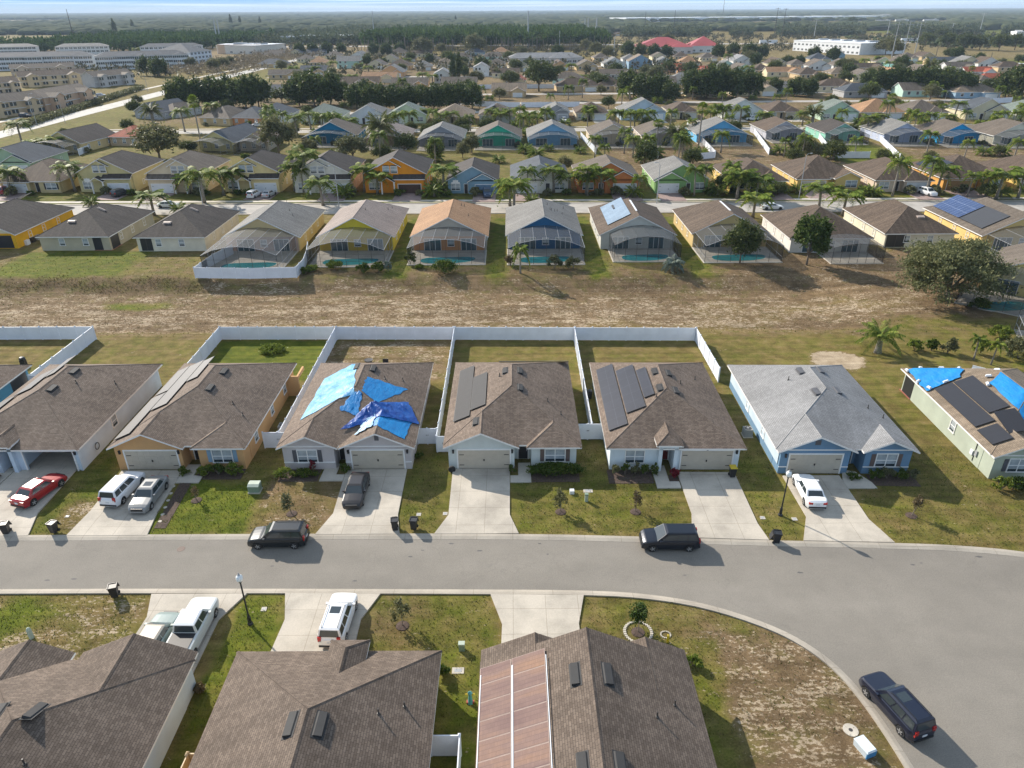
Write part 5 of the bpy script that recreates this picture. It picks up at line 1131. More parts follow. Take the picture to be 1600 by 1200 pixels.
front_house('hip', 'yellow tan house behind a cluster of tall palms right of the green house', 1141, 1226, 300, (.58, .43, .20), SH_BROWN, gd=TAN, Yset=172)
front_house('hipg', 'golden tan house with a wide porch gable behind one small palm', 1243, 1345, 298, (.55, .42, .20), SH_BROWN, gd=TAN, flip=True, Yset=173.2)
front_house('hip', 'pale tan house behind the large white car', 1366, 1452, 300, (.50, .42, .34), SH_BROWN, Yset=171.3)
H, r = front_house('hipg', 'orange tan house with solar panels high on its left roof slope', 1470, 1572, 297, (.52, .30, .12), SH_BROWN, gd=plain('orange_tan_door', (.42, .24, .10), .5), flip=True, Yset=173)
slope_rect(H, r, .6, 4.8, 6, 15, PVD)
front_house('hip', 'yellow house cut by the right edge on the second street', 1590, 1680, 298, (.56, .42, .18), SH_BROWN, gd=TAN, Yset=173)
front_house('low', 'pale green house with a dark roof at the left edge behind the second street', -25, 52, 272, (.36, .45, .33), SH_SLATE, drive_=False)
# row E, seen from behind
EG = 'pool cage houses between the second and third streets'
def ehouse(label, pxl, pxr, py, wall, sh, **k):
    X, Y = G(pxl, py+2); X1, _ = G(pxr, py+2); Y += 7.5
    return back_house(label, X-.4, X1+.4, Y, wall, sh, D=17.5, cd=7.3, group=EG, det=False, nb=5, **k)
ehouse('teal blue gabled pool cage house left of the big date palm', 472, 550, 229, (.02, .17, .28), SH_MID)
ehouse('brown pool cage house behind the big date palm', 566, 634, 233, (.30, .22, .15), SH_PINK, frame=BRONZE)
ehouse('medium grey gabled pool cage house above the bright orange house', 651, 722, 234, (.27, .28, .30), SH_CGREY)
ehouse('sea green gabled pool cage house', 741, 815, 233, (.07, .36, .24), SH_MID)
ehouse('light blue gabled pool cage house with slate roof', 826, 905, 232, (.20, .35, .48), SH_CGREY)
ehouse('pale tan pool cage house with a low grey brown roof', 927, 996, 230, (.55, .47, .36), SH_MID)
ehouse('beige house behind two short fan palms', 1008, 1062, 229, (.50, .45, .40), SH_MID)
ehouse('sky blue gabled pool cage house with solar panels on the ridge', 1096, 1177, 227, (.16, .36, .54), SH_CGREY)
ehouse('lavender grey pool cage house above a bright green lawn', 1207, 1266, 222, (.40, .40, .43), SH_BROWN)
ehouse('mint green gabled pool cage house', 1302, 1358, 225, (.26, .46, .38), SH_DARK)
ehouse('pale lavender blue gabled pool cage house', 1396, 1461, 227, (.42, .46, .56), SH_CGREY)
ehouse('vivid turquoise blue gabled pool cage house', 1482, 1550, 229, (.01, .32, .58), SH_MID)
ehouse('cream pool cage house cut by the right edge', 1572, 1650, 230, (.62, .60, .50), SH_MID)
def rot_house(label, px, py, W_, D_, rz, wall, sh, ze=2.8, p=.5, gable=True, cage=None, group=EG, win=3, two=False):
    x, y = G(px, py); roofs = [rb(-W_/2, W_/2, 0, D_, ze if not two else 5.4, p, a='g' if gable else 'h', b='g' if gable else 'h')]
    H = make_house('house', label, x, y, radians(rz), roofs, [(-W_/2, W_/2, 0, D_)], wall, sh, group)
    for z in ((.9,) if not two else (.9, 3.7)):
        for i in range(win): u = -W_/2+W_*(i+.5)/win; window(H, Wall('F', 0), u-.5, u+.5, z, z+1.3, 1, frame=TRIM)
        for fc, pl_ in (('L', -W_/2), ('R', W_/2)):
            for yy in (3, 8, 13): 
                if yy+1 < D_: window(H, Wall(fc, pl_), yy, yy+.9, z, z+1.2, 0)
    if cage: pool_cage(H, -W_/2+.4, W_/2-.4, -7, -.3, 2.8, 4.2, 4, TRIM)
    LM.append((label, x, y)); return H, roofs
rot_house('dark roofed yellow walled house with a white framed pool cage at left', 100, 238, 13, 18, -8, (.58, .47, .28), SH_DARK, cage=True)
rot_house('house with a red brown lanai roof behind the grey green tree', 196, 228, 10, 12, -8, (.45, .36, .26), SH_RED, gable=False)
rot_house('dark grey roofed yellow house right of the two tall palms at left', 340, 236, 12, 19, -12, (.60, .53, .30), SH_SLATE, cage=True)
rot_house('small pool cage house left of the grey green oak', 398, 236, 9, 15, 0, (.48, .42, .34), SH_BROWN, cage=True)
# row F
FG = 'houses facing the third street'
def fh(style, label, a, b_, py, wall, sh, **k): return front_house(style, label, a, b_, py, wall, sh, small=True, group=FG, dr=CONC, D=16, **k)
fh('hip', 'grey roofed house left behind the palm group on the third street', 470, 534, 194, (.45, .50, .42), SH_GREEN)
fh('low', 'white walled house with a royal blue garage door', 548, 604, 194, (.55, .58, .60), SH_CGREY, gd=plain('royal_blue_door', (.02, .09, .24), .5))
fh('low', 'pale mint house with a green grey roof', 607, 665, 193, (.50, .56, .42), SH_GREEN, flip=True)
fh('hip', 'dusty pink garage house with a tan brown roof', 681, 739, 193, (.42, .33, .27), SH_TAN, gd=plain('dusty_pink_door', (.33, .21, .18), .5))
H, r = fh('hip', 'grey house with white solar panels on the third street', 749, 805, 192, (.50, .50, .50), SH_MID); slope_rect(H, r, 2, 6, 4, 12, PVD)
fh('low', 'small grey garage house beside the white car', 850, 889, 188, (.33, .33, .34), SH_CGREY, gd=GREYM)
fh('hip', 'beige house behind the lone king palm', 900, 950, 188, (.50, .44, .34), SH_BROWN)
fh('low', 'blue grey house with a pale blue garage door', 970, 1040, 188, (.42, .50, .56), SH_CGREY)
fh('hip', 'cream house with a yellow garage door', 1046, 1090, 186, (.56, .50, .34), SH_BROWN, gd=CREAMD)
fh('low', 'white gabled house beside the white car on the third street', 1130, 1192, 186, (.60, .62, .60), SH_CGREY, flip=True)
fh('hip', 'tan brown house left of the large date palm at right', 1200, 1250, 186, (.48, .38, .26), SH_BROWN, gd=TAN)
H, r = fh('low', 'pale green house with a dark panelled roof', 1282, 1340, 188, (.42, .52, .42), SH_GREEN); slope_rect(H, r, 7.5, 11, 2, 10, PVD)
fh('hip', 'house with a warm orange roof on the third street', 1343, 1412, 187, (.52, .42, .28), SH_ORANGE)
fh('hip', 'golden house behind the leaning tall palm', 1418, 1480, 187, (.56, .44, .18), SH_MID)
fh('low', 'cream house with a broad blue grey roof', 1508, 1576, 187, (.54, .50, .38), SH_SLATE)
fh('hip', 'white house at the right edge of the third street', 1585, 1650, 187, (.55, .55, .52), SH_GREEN)
fh('low', 'white house with a slate roof left of the palm group', 400, 452, 193, (.52, .53, .52), SH_SLATE)
FL = 'houses near the slanting road at left'
rot_house('tan walled brown roofed house behind the two left palms', 337, 196, 13, 17, -14, (.48, .38, .24), SH_MID, gable=False, group=FL); rot_house('terracotta and peach house right of the tan walled house', 386, 196, 12, 15, -8, (.50, .25, .14), SH_SLATE, gable=False, group=FL)
rot_house('grey gabled house with a round window by the slanting road', 232, 186, 13, 18, -20, (.34, .34, .34), SH_SLATE, group=FL); rot_house('long grey roofed house by the road wall', 262, 184, 9, 15, -20, (.38, .38, .36), SH_MID, gable=False, group=FL)
# white fences running between the farther rows
for i, (lb, a, b_) in enumerate((('slanting white fence right of the light blue pool cage house', (907, 215), (931, 241)), ('slanting white fence right of the pale tan pool cage house', (995, 212), (1028, 248)), ('slanting white fence left of the sky blue pool cage house', (1073, 199), (1117, 246)), ('slanting white fence right of the sky blue pool cage house', (1175, 205), (1201, 242)),
    ('slanting white fence left of the mint green house', (1266, 200), (1301, 247)), ('slanting white fence right of the mint green house', (1359, 206), (1405, 251)), ('level white fence behind the golden tan house', (1301, 247), (1358, 247)), ('level white fence behind the yellow tan house', (1087, 250), (1116, 247)))):
    fence(lb, [G(*a), G(*b_)], group='white fences between the farther yards', pl=4.8, detail=False)
fence('curving white fence beside the dark roofed yellow house at left', [G(124, 243), G(140, 236), G(160, 226)], group='white fences between the farther yards', pl=3, detail=False)
for lb, a, b_ in (('long white fence behind the third street houses at centre', (740, 139), (980, 137)), ('long white fence behind the third street at centre right', (815, 168), (905, 167)), ('white fence above the bright terracotta house', (1490, 165), (1580, 160)), ('white fence behind the solar house at centre', (742, 166), (812, 168)), ('white fence with a bend right of the slate roofed white house', (600, 163), (640, 168))):
    fence(lb, [G(*a), G(*b_)], h=2.2, group='white fences between the farther yards', pl=8, detail=False)
# vehicles at the farther rows
FC = 'cars at the farther rows'
for k_, lb, px, py, rz, col in (('suv', 'black car on the drive of the olive yellow house', 190, 306, 70, (.02, .02, .025)), ('sedan', 'white saloon driving on the second street at left', 264, 324, 2, (.6, .62, .6)), ('suv', 'white car left of the silver saloon at the pale yellow house', 398, 308, 80, (.7, .7, .7)), ('sedan', 'silver saloon at the pale yellow house', 421, 307, 80, (.42, .43, .45)), ('pickup', 'dark blue pickup on the drive of the slate blue house', 761, 306, -85, (.02, .05, .11)),
    ('suv', 'large white car in front of the pale tan house', 1448, 305, -75, (.72, .73, .74)), ('suv', 'red covered truck at the left end of the second street', 9, 302, 95, (.28, .02, .04)), ('sedan', 'pale car on the second street behind the round tree', 1206, 327, 0, (.6, .62, .63)), ('suv', 'white car beside the small grey garage house', 882, 190, -80, (.7, .7, .7)), ('suv', 'white car beside the white gabled third street house', 1175, 188, 175, (.7, .72, .74)),
    ('sedan', 'white saloon in front of the orange roofed third street house', 1350, 198, 10, (.65, .66, .66)), ('suv', 'black car by the beige townhouses', 40, 183, 0, (.02, .02, .025)), ('suv', 'silver car parked at the left townhouses', 158, 151, 20, (.5, .52, .55)), ('sedan', 'dark saloon parked at the left townhouses', 151, 156, 20, (.03, .035, .05)), ('sedan', 'white saloon at the left end of row behind the palms', 404, 198, 0, (.6, .6, .6))):
    x, y = G(px, py); car(k_, lb, FC, x, y, radians(rz), col, lite=True, z=.09 if py > 295 and abs(rz) > 20 else .013)
rx_ = random.Random(77)
# ------------------------------------------------------------------ plants
NR = np.random.RandomState(11)
def cards(centers, size, seed=0, flat=.0, tilt=None, asp=1.7):
    """many small leaf quads; centers Nx3, size N"""
    r = np.random.RandomState(seed); N = len(centers)
    a = r.normal(size=(N, 3)); a[:, 2] *= (1-flat); a /= np.linalg.norm(a, axis=1)[:, None]
    b_ = r.normal(size=(N, 3)); b_ -= (b_*a).sum(1)[:, None]*a; b_ /= np.linalg.norm(b_, axis=1)[:, None]
    s = np.asarray(size)[:, None]*.5
    v = np.stack([centers-a*s*asp, centers+b_*s*.8, centers+a*s*asp, centers-b_*s*.8], 1).reshape(-1, 3)
    return v, np.arange(4*N).reshape(-1, 4)
def npmesh(name, v, f, mat, parent=None, smooth=False):
    me = bpy.data.meshes.new(name); k = f.shape[1]
    me.vertices.add(len(v)); me.vertices.foreach_set('co', np.ascontiguousarray(v, dtype=np.float32).ravel())
    me.loops.add(f.size); me.loops.foreach_set('vertex_index', f.ravel().astype(np.int32))
    me.polygons.add(len(f)); me.polygons.foreach_set('loop_start', np.arange(0, f.size, k, dtype=np.int32)); me.polygons.foreach_set('loop_total', np.full(len(f), k, dtype=np.int32))
    me.materials.append(mat); me.update(calc_edges=True); o = bpy.data.objects.new(name, me); COL.objects.link(o)
    if parent: o.parent = parent
    return o
def crown_pts(n, rx, ry, rz, cz, clumps, seed, hollow=.45, cl=.30):
    r = np.random.RandomState(seed); d = r.normal(size=(clumps, 3)); d /= np.linalg.norm(d, axis=1)[:, None]; d[:, 2] = np.where(d[:, 2] < -.5, -d[:, 2]*.6, d[:, 2])
    rad = hollow+(1-hollow)*r.rand(clumps)[:, None]**.6; c = d*rad
    w = r.randint(0, clumps, n); p = c[w]+r.normal(size=(n, 3))*cl*(.5+.7*r.rand(clumps))[w][:, None]*.6
    return p*np.array([rx, ry, rz])+np.array([0, 0, cz])
OAK = leafmat('oak_leaves', (.045, .062, .018), (.11, .135, .042), (.17, .18, .065)); OLIVE = leafmat('olive_leaves', (.085, .092, .042), (.175, .178, .085), (.24, .23, .12))
DKG = leafmat('dark_evergreen_leaves', (.032, .054, .016), (.085, .118, .036), (.15, .17, .06)); MAG = leafmat('magnolia_leaves', (.035, .065, .014), (.09, .135, .03), (.15, .18, .06))
PALM = leafmat('palm_fronds', (.08, .13, .014), (.20, .265, .04), (.40, .38, .09)); DATE = leafmat('date_palm_fronds', (.08, .10, .025), (.18, .195, .06), (.3, .27, .1)); SILV = leafmat('silver_fronds', (.13, .17, .14), (.25, .29, .23))
BUSH = leafmat('hedge_leaves', (.035, .065, .010), (.10, .145, .022), (.20, .21, .04)); LIME = leafmat('lime_leaves', (.10, .15, .02), (.20, .24, .04)); REDL = leafmat('red_leaves', (.12, .012, .02), (.24, .03, .04)); DRY = leafmat('dry_leaves', (.10, .075, .035), (.2, .15, .08)); PINE = leafmat('pine_needles', (.014, .030, .012), (.040, .068, .026), (.07, .10, .04)); YEL = leafmat('yellowing_leaves', (.16, .12, .02), (.28, .22, .05))
def tree_mesh(name, h, rx, rz_, cz, n, clumps, leaf, mat, seed, trunk_r=.22, bark=BARK, limbs=5, hollow=.45, cl=.30, cat='tree'):
    T = thing(name, '', cat, (0, 0, 0)); m = MB(); m.tube([(0, 0, -.1), (.05, .03, cz*.35), (0, .05, cz*.8)], [trunk_r, trunk_r*.75, trunk_r*.5], bark, 8); rg = random.Random(seed)
    for i in range(limbs): a = 2*pi*i/limbs+rg.random(); m.tube([(0, 0, cz*.35), (rx*.3*cos(a), rx*.3*sin(a), cz*.75), (rx*.6*cos(a), rx*.6*sin(a), cz+rz_*.3*rg.random())], [trunk_r*.5, trunk_r*.35, trunk_r*.12], bark, 5)
    m.build('trunk', T, smooth=True)
    p = crown_pts(n, rx, rx, rz_, cz, clumps, seed, hollow, cl); v, f = cards(p, leaf*(.6+.8*NR.rand(n)), seed); npmesh('crown', v, f, mat, T); return T
def frond_verts(L, droop, rise, width, nseg, az, r0, z0, seed, leaflets=2, lw=.09):
    rr = random.Random(seed); vs = []; fs = []; pts = []
    for i in range(nseg+1):
        t = i/nseg; out = r0+L*(t*cos(rise*(1-t*.2))*(1-.18*droop*t)); z = z0+L*(sin(rise)*t-droop*t*t*.95); pts.append((out, z))
    ca, sa = cos(az), sin(az); 
    for i in range(nseg):
        (o1, z1), (o2, z2) = pts[i], pts[i+1]; t = (i+.5)/nseg; w = width*(sin(pi*min(1, t*.85+.12))**.7)
        for s in (-1, 1):
            for k in range(leaflets):
                tt = (k+rr.random()*.5)/leaflets; o = o1+(o2-o1)*tt; z = z1+(z2-z1)*tt; ox = o+w*.55; zz = z-w*(.45+.5*rr.random()); q = lw
                b_ = len(vs); P = [(o, 0, z), (o+q, 0, z), (ox+q*.3, s*w, zz), (ox-q*.3, s*w, zz)]
                vs += [(x*ca-y*sa, x*sa+y*ca, c_) for x, y, c_ in P]; fs.append((b_, b_+1, b_+2, b_+3))
    return vs, fs
def palm_mesh(name, h, L, nf, mat, kind='feather', seed=1, tr=.16, bark=GREYBARK):
    T = thing(name, '', 'palm tree', (0, 0, 0)); rg = random.Random(seed); m = MB(); bx, by = rg.uniform(-.25, .25), rg.uniform(-.25, .25)
    path = [(bx*(t**2), by*(t**2), h*t) for t in (0, .25, .5, .75, 1)]; path[0] = (0, 0, -.1); m.tube(path, [tr*1.5, tr*1.05, tr, tr*.9, tr*.95], bark, 8); m.build('trunk', T, smooth=True)
    vs = []; fs = []
    for i in range(nf):
        az = 2*pi*i*.618+rg.random()*.3; k = i/nf
        if kind == 'feather': v, f = frond_verts(L*rg.uniform(.85, 1.1), .55+.75*k, radians(65-85*k), L*.24, 9, az, .1, h, seed*99+i, 2, .16)
        elif kind == 'date': v, f = frond_verts(L*rg.uniform(.85, 1.1), .35+.35*k, radians(80-100*k), L*.15, 9, az, .15, h, seed*99+i, 3, .09)
        else:
            v, f = [], []; e = radians(85-135*k); c_, s_ = cos(az), sin(az); r1 = L*.55; hub = Vector((cos(e)*r1, 0, sin(e)*r1))
            for j in range(13):
                a = radians(-95+190*j/12); dl = L*.5; up = Vector((-sin(e), 0, cos(e))); d = (Vector((cos(e), 0, sin(e)))*cos(a)+Vector((0, 1, 0))*sin(a)).normalized(); tip = hub+d*dl+Vector((0, 0, -.15*dl)); n_ = d.cross(up).normalized()*.07
                b_ = len(v); v += [tuple(hub), tuple(hub+d*dl*.6+n_), tuple(tip), tuple(hub+d*dl*.6-n_)]; f.append((b_, b_+1, b_+2, b_+3))
            b_ = len(v); v += [(0, -.03, 0), (0, .03, 0), (hub.x, .03, hub.z), (hub.x, -.03, hub.z)]; f.append((b_, b_+1, b_+2, b_+3)); v = [(x*c_-y*s_, x*s_+y*c_, z+h) for x, y, z in v]
        b_ = len(vs); vs += [(x+bx, y+by, z) for x, y, z in v]; fs += [tuple(b_+q for q in g) for g in f]
    npmesh('crown', np.array(vs), np.array(fs), mat, T); return T
used = {}
def place(proto, x, y, label, group=None, s=1.0, rz=None, z=0):
    rz = NR.uniform(0, 6.28) if rz is None else rz
    if proto.name not in used:
        used[proto.name] = 1; proto.location = (x, y, z); proto.rotation_euler = (0, 0, rz); proto.scale = s if isinstance(s, tuple) else (s,)*3; proto['label'] = label
        if group: proto['group'] = group
        return proto
    return dup(proto, (x, y, z), rz, label, group, s)
# --- palms
QP = [palm_mesh('palm_tree', 5.5, 2.7, 20, PALM, 'feather', 1), palm_mesh('palm_tree', 6.5, 2.7, 18, PALM, 'feather', 2), palm_mesh('palm_tree', 7.5, 2.6, 22, PALM, 'feather', 5)]
DP = palm_mesh('date_palm', 3.6, 3.1, 46, DATE, 'date', 3, .38); FP = palm_mesh('fan_palm', 8.5, 1.7, 34, PALM, 'fan', 4, .17); BP = palm_mesh('bushy_palm', .9, 2.0, 30, PALM, 'date', 6, .15)
def short(lb):
    for w_ in (' with ', ' behind ', ' beside ', ' on the ', ' above ', ' between ', ' left ', ' right of', ' before ', ', ', ' at the ', ' cut by', ' seen ', ' whose ', ' in front', ' facing', ' by the', ' half ', ' turned'):
        i = lb.find(w_)
        if i > 8: lb = lb[:i]
    return ' '.join(lb.split()[:6])
auto = []
def near_desc(x, y):
    lb, hx, hy = min(LM, key=lambda q: hypot(q[1]-x, (q[2]-y)*1.2)); dx, dy = x-hx, y-hy
    pos = 'left of' if dx < -6 else 'right of' if dx > 6 else ('in front of' if dy < 3 else 'behind')
    return pos+' the '+short(lb)
def autolabel(o, base): auto.append((o, base+' '+near_desc(o.location.x, o.location.y), o.location.x/(o.location.y+1)))
def flush_labels():
    d = {}
    for o, b_, k in auto: d.setdefault(b_, []).append((k, o))
    for b_, l in d.items():
        l.sort(key=lambda t: t[0]); n = len(l)
        for i, (k, o) in enumerate(l):
            suf = '' if n == 1 else ', '+(('left one of two', 'right one of two')[i] if n == 2 else 'rightmost' if i == n-1 else ORD[i] if i < len(ORD) else 'farther right, number %d' % (i+1))
            o['label'] = ' '.join(b_.split()[:16-len(suf.replace(',', ' ').split())])+suf
PALMS = [  # crown px, crown py, base px, base py, kind
(27,192,36,228,'q'),(56,220,60,240,'q'),(88,215,92,238,'q'),(10,266,18,303,'q'),(107,258,118,299,'q'),(135,265,139,293,'q'),(142,307,143,322,'b'),(233,303,241,336,'q'),(276,312,279,332,'b'),(292,276,297,303,'q'),(315,268,320,318,'q'),(347,268,350,305,'q'),(363,267,366,301,'q'),
(238,172,241,196,'d'),(285,172,289,206,'q'),(305,160,315,228,'f'),(329,163,333,192,'q'),(422,172,424,196,'q'),(462,182,465,214,'q'),(483,177,486,203,'q'),(503,180,505,204,'q'),(521,182,523,205,'q'),(545,186,548,208,'q'),(476,240,482,300,'q'),(455,258,461,298,'q'),(503,283,505,321,'q'),(565,262,570,300,'q'),(588,272,590,303,'q'),
(597,196,598,239,'D'),(690,262,693,301,'Q'),(607,182,610,202,'q'),(637,176,640,200,'q'),(660,172,662,190,'q'),(686,178,688,196,'q'),(702,176,704,197,'q'),(795,285,797,322,'q'),(769,172,771,193,'q'),(782,176,783,195,'q'),(796,172,797,194,'q'),(825,177,827,200,'q'),(838,182,840,203,'q'),(852,176,854,196,'q'),(863,264,865,301,'q'),(888,272,890,300,'q'),(915,263,916,304,'q'),(938,268,939,304,'q'),(805,287,803,330,'q'),(829,292,830,318,'b'),(855,221,856,236,'b'),
(917,167,918,188,'q'),(958,175,959,200,'q'),(990,175,991,205,'q'),(1010,174,1012,200,'q'),(1025,193,1025,231,'f'),(1056,205,1055,233,'d'),(1092,170,1091,231,'f'),(1115,167,1116,190,'q'),(1128,166,1129,188,'q'),(1155,168,1156,193,'q'),(1190,177,1191,198,'q'),(1150,270,1151,311,'q'),(1163,276,1165,312,'q'),(1181,277,1180,312,'q'),(1175,306,1176,340,'q'),(1000,242,1001,254,'b'),
(1268,174,1268,197,'d'),(1252,176,1253,196,'q'),(1350,182,1351,212,'q'),(1371,180,1371,196,'q'),(1387,152,1387,188,'f'),(1469,166,1467,190,'f'),(1492,160,1490,186,'q'),(1280,291,1279,325,'q'),(1318,302,1316,338,'q'),(1468,262,1463,300,'q'),(1560,270,1556,311,'q'),(1590,266,1590,310,'q'),(1480,180,1480,197,'q'),(1530,185,1531,200,'b'),(1597,165,1597,190,'q'),
(458,105,459,120,'q'),(492,105,493,118,'q'),(520,97,521,112,'q'),(487,119,488,130,'q'),(563,100,563,115,'q'),(577,104,577,116,'q'),(550,118,551,131,'q'),(636,92,636,106,'q'),(660,115,660,130,'q'),(676,118,676,131,'q'),(892,101,892,121,'q'),(910,118,910,127,'q'),(1013,108,1013,120,'q'),(1030,116,1030,127,'q'),(1110,103,1111,125,'f'),(1137,86,1137,103,'q'),(1170,104,1170,120,'q'),(1183,122,1183,133,'q'),(1348,93,1348,108,'q'),(1370,89,1370,102,'q'),(1388,97,1388,111,'q'),(1448,100,1448,122,'d'),(1479,106,1479,124,'q'),(1514,106,1513,126,'f'),(1203,122,1203,134,'q'),(1290,118,1291,128,'q'),(1326,118,1326,130,'q'),(1208,100,1208,112,'q'),(1465,142,1465,152,'q'),(600,118,600,128,'q'),(215,76,215,90,'q'),(760,96,760,108,'q'),(1000,88,1000,98,'q'),(1395,135,1395,146,'q')]
GP = 'palms along the farther streets'
for cx_, cy_, bx_, by_, kd in PALMS:
    x, y = G(bx_, by_); h = max(2.5, ZAT(cx_, cy_, y))
    if kd in 'qQ': pr = QP[0] if h < 6 else QP[1] if h < 7.2 else QP[2]; h0 = {0: 5.5, 1: 6.5, 2: 7.5}[QP.index(pr)]; s = min(1.35, h/h0); sx = max(1.0, s)*(1.8 if kd == 'Q' else 1.75 if y < 200 else 1.7); nm = 'slender feathery palm' if h > 6.8 else 'feathery palm'
    elif kd in 'dD': pr, h0, nm = DP, 3.6, 'stout date palm'; s = h/h0; sx = 1.9 if kd == 'D' else 1.55
    elif kd == 'f': pr, h0, nm = FP, 8.5, 'tall thin fan palm'; s = h/h0; sx = 1.3
    else: pr, s, sx, nm = BP, 1.1, 1.2, 'low bushy palm'
    if y > 330: sx *= 1.15
    autolabel(place(pr, x, y, '', GP, (sx, sx, s)), nm)
rx_ = random.Random(77)
for i in range(175):
    px = rx_.uniform(400, 1600); py = rx_.choice([(195, 205), (207, 214), (150, 168), (300, 308), (238, 256)]); py = rx_.uniform(*py); x, y = G(px, py)
    if min(hypot(q[1]-x, q[2]-y) for q in LM) < 4.0: continue
    pr = rx_.choice(QP+[BP, BP]); s = rx_.uniform(.75, 1.1)*(1 if pr is not BP else 1.4); autolabel(place(pr, x, y, '', GP, (s*1.2, s*1.2, s)), 'low bushy palm' if pr is BP else 'feathery palm')
PL = [palm_mesh('palm_tree', 3.2, 1.7, 16, PALM, 'feather', 21, .13), palm_mesh('silver_palm', 1.6, 2.2, 26, SILV, 'feather', 22, .2), palm_mesh('cycad_palm', 2.2, 3.2, 26, PALM, 'date', 23, .35), palm_mesh('young_palm', 3.0, 1.1, 12, LIME, 'feather', 24, .09)]
x, y = G(813, 427); place(PL[0], x, y, 'small palm beside the pool cage of the dark blue gabled house', s=(1.1, 1.1, 1.35)); x, y = G(1050, 424); place(PL[1], x, y, 'silvery green palm at the corner of the glare whitened solar array house')
x, y = G(1371, 551); place(PL[2], x, y, 'wide spiky palm standing alone by the sand patch in the right field', s=1.05)
for a, b_, t in ((1521, 562, 'left'), (1548, 570, 'right')): x, y = G(a, b_); place(PL[3], x, y, t+' young papaya like palm of the pair behind the green house', 'young palms in the right garden')
# --- trees
OK1 = tree_mesh('oak_tree', 7, 3.6, 3.0, 4.4, 5200, 60, .34, OAK, 31); OK2 = tree_mesh('oak_tree', 7, 3.4, 2.8, 4.2, 5200, 60, .32, OLIVE, 32); DK1 = tree_mesh('evergreen_tree', 9, 3.5, 4.6, 4.2, 5200, 70, .48, DKG, 33, hollow=.35); CY = tree_mesh('cypress_tree', 12, 1.5, 6.5, 6.8, 3000, 50, .4, DKG, 34, hollow=.3)
def tr(pr, px, py, label, s, group=None, auto_=None):
    x, y = G(px, py); o = place(pr, x, y, label, group, s, z=float(dip(x, y)))
    if auto_: autolabel(o, auto_)
    return o
BO = tree_mesh('oak_tree', 8.5, 7.6, 4.6, 4.5, 30000, 130, .23, leafmat('grey_olive_leaves', (.10, .112, .048), (.20, .208, .095), (.28, .27, .14)), 41, .4, limbs=11, hollow=.5, cl=.17); tr(BO, 1478, 470, 'huge spreading grey green oak at the right, behind the dry field', (1, 1, 1))
MG = tree_mesh('magnolia_tree', 8, 2.9, 4.1, 4.6, 6500, 80, .36, MAG, 42, .2, cl=.22); tr(MG, 1260, 414, 'dark glossy oval tree at the corner of the white walled house', 1)
RT_ = tree_mesh('round_tree', 6.5, 2.9, 2.9, 4.0, 6500, 70, .26, OAK, 43, .14, cl=.24); tr(RT_, 1156, 411, 'round olive green tree in front of the olive tan house', 1)
tr(OK2, 436, 240, 'dense olive oak left of the tall palms behind the pale yellow house', 1.45); tr(OK2, 250, 250, 'wide grey green tree behind the beige two storey house', (1.8, 1.8, 1.35)); tr(OK2, 552, 250, 'low spreading olive tree behind the off white two storey house', (1.35, 1.35, .95)); tr(OK1, 683, 250, 'small round tree by the medium grey pool cage house', (.75, .75, .8)); tr(OK2, 723, 247, 'sparse yellow green tree right of the medium grey pool cage house', .6)
tr(OK1, 632, 240, 'bright leafy tropical tree clump right of the date palm', (.95, .95, .8)); tr(OK1, 296, 240, 'low dark green tree clump beside the slate roofed yellow house', (.7, .7, .5)); tr(OK1, 1006, 262, 'round green tree between the coral and lime green houses', (.85, .85, .95)); tr(OK2, 882, 268, 'small bushy tree behind the cream white gabled house', .55); tr(OK1, 1082, 262, 'tree behind the lime green gabled house at its right', .7)
tr(DK1, 1290, 246, 'small dark conifer left of the mint green house', .45); tr(OK1, 1378, 254, 'round shrub tree at the kink of the slanting white fence', .5); tr(OK1, 1140, 302, 'leafy tree mass right of the lime green house', (1.0, 1.0, .62)); tr(OK1, 1215, 305, 'low leafy clump in front of the yellow tan house', (.5, .5, .4)); tr(OK1, 1540, 312, 'dark shrub tree between two right hand houses', .5)
GD = 'dark evergreen trees in long rows beyond the third street'
for px, py, s in ((287,172,1.7),(312,170,1.6),(338,168,1.6),(362,168,1.65),(385,170,1.7),(405,168,1.7),(468,165,1.6),(492,166,1.9),(517,164,1.7),(538,163,1.2),(558,170,1.25),(578,171,1.25),(598,171,1.3),(618,172,1.3),(638,171,1.25),(658,171,1.25),(678,171,1.3),(698,171,1.35),(718,171,1.4),(738,170,1.3),(983,152,1.6),(1003,157,1.5),(1025,158,1.5),(1045,160,1.2),(1082,153,1.6),(1104,154,1.8),(1128,153,1.8),(1150,154,1.7),(1170,153,1.6),(1355,143,1.3),(1372,145,1.5),(1392,146,1.6),(1412,147,1.5),(1432,148,1.6),(1452,148,1.6),(1472,149,1.6),(1492,150,1.5),(1505,151,1.3),(1570,152,1.6),(1592,154,1.9),
    (470,88,1.5),(490,86,1.4),(512,86,1.5),(535,85,1.3),(585,87,1.4),(605,88,1.5),(625,86,1.4),(980,88,1.6),(1000,90,1.5),(1020,92,1.5),(1040,92,1.4),(1120,92,1.5),(1145,90,1.5),(1170,92,1.6),(1190,92,1.4),(870,92,1.5),(1270,96,1.4),(1300,97,1.4),(1210,148,1.0),(1240,150,1.1),(1262,152,1.1),(230,118,1.5),(250,120,1.5)):
    tr(DK1, px, py, '', (s, s, s*.85), GD, 'dark evergreen tree')
cnt = 0
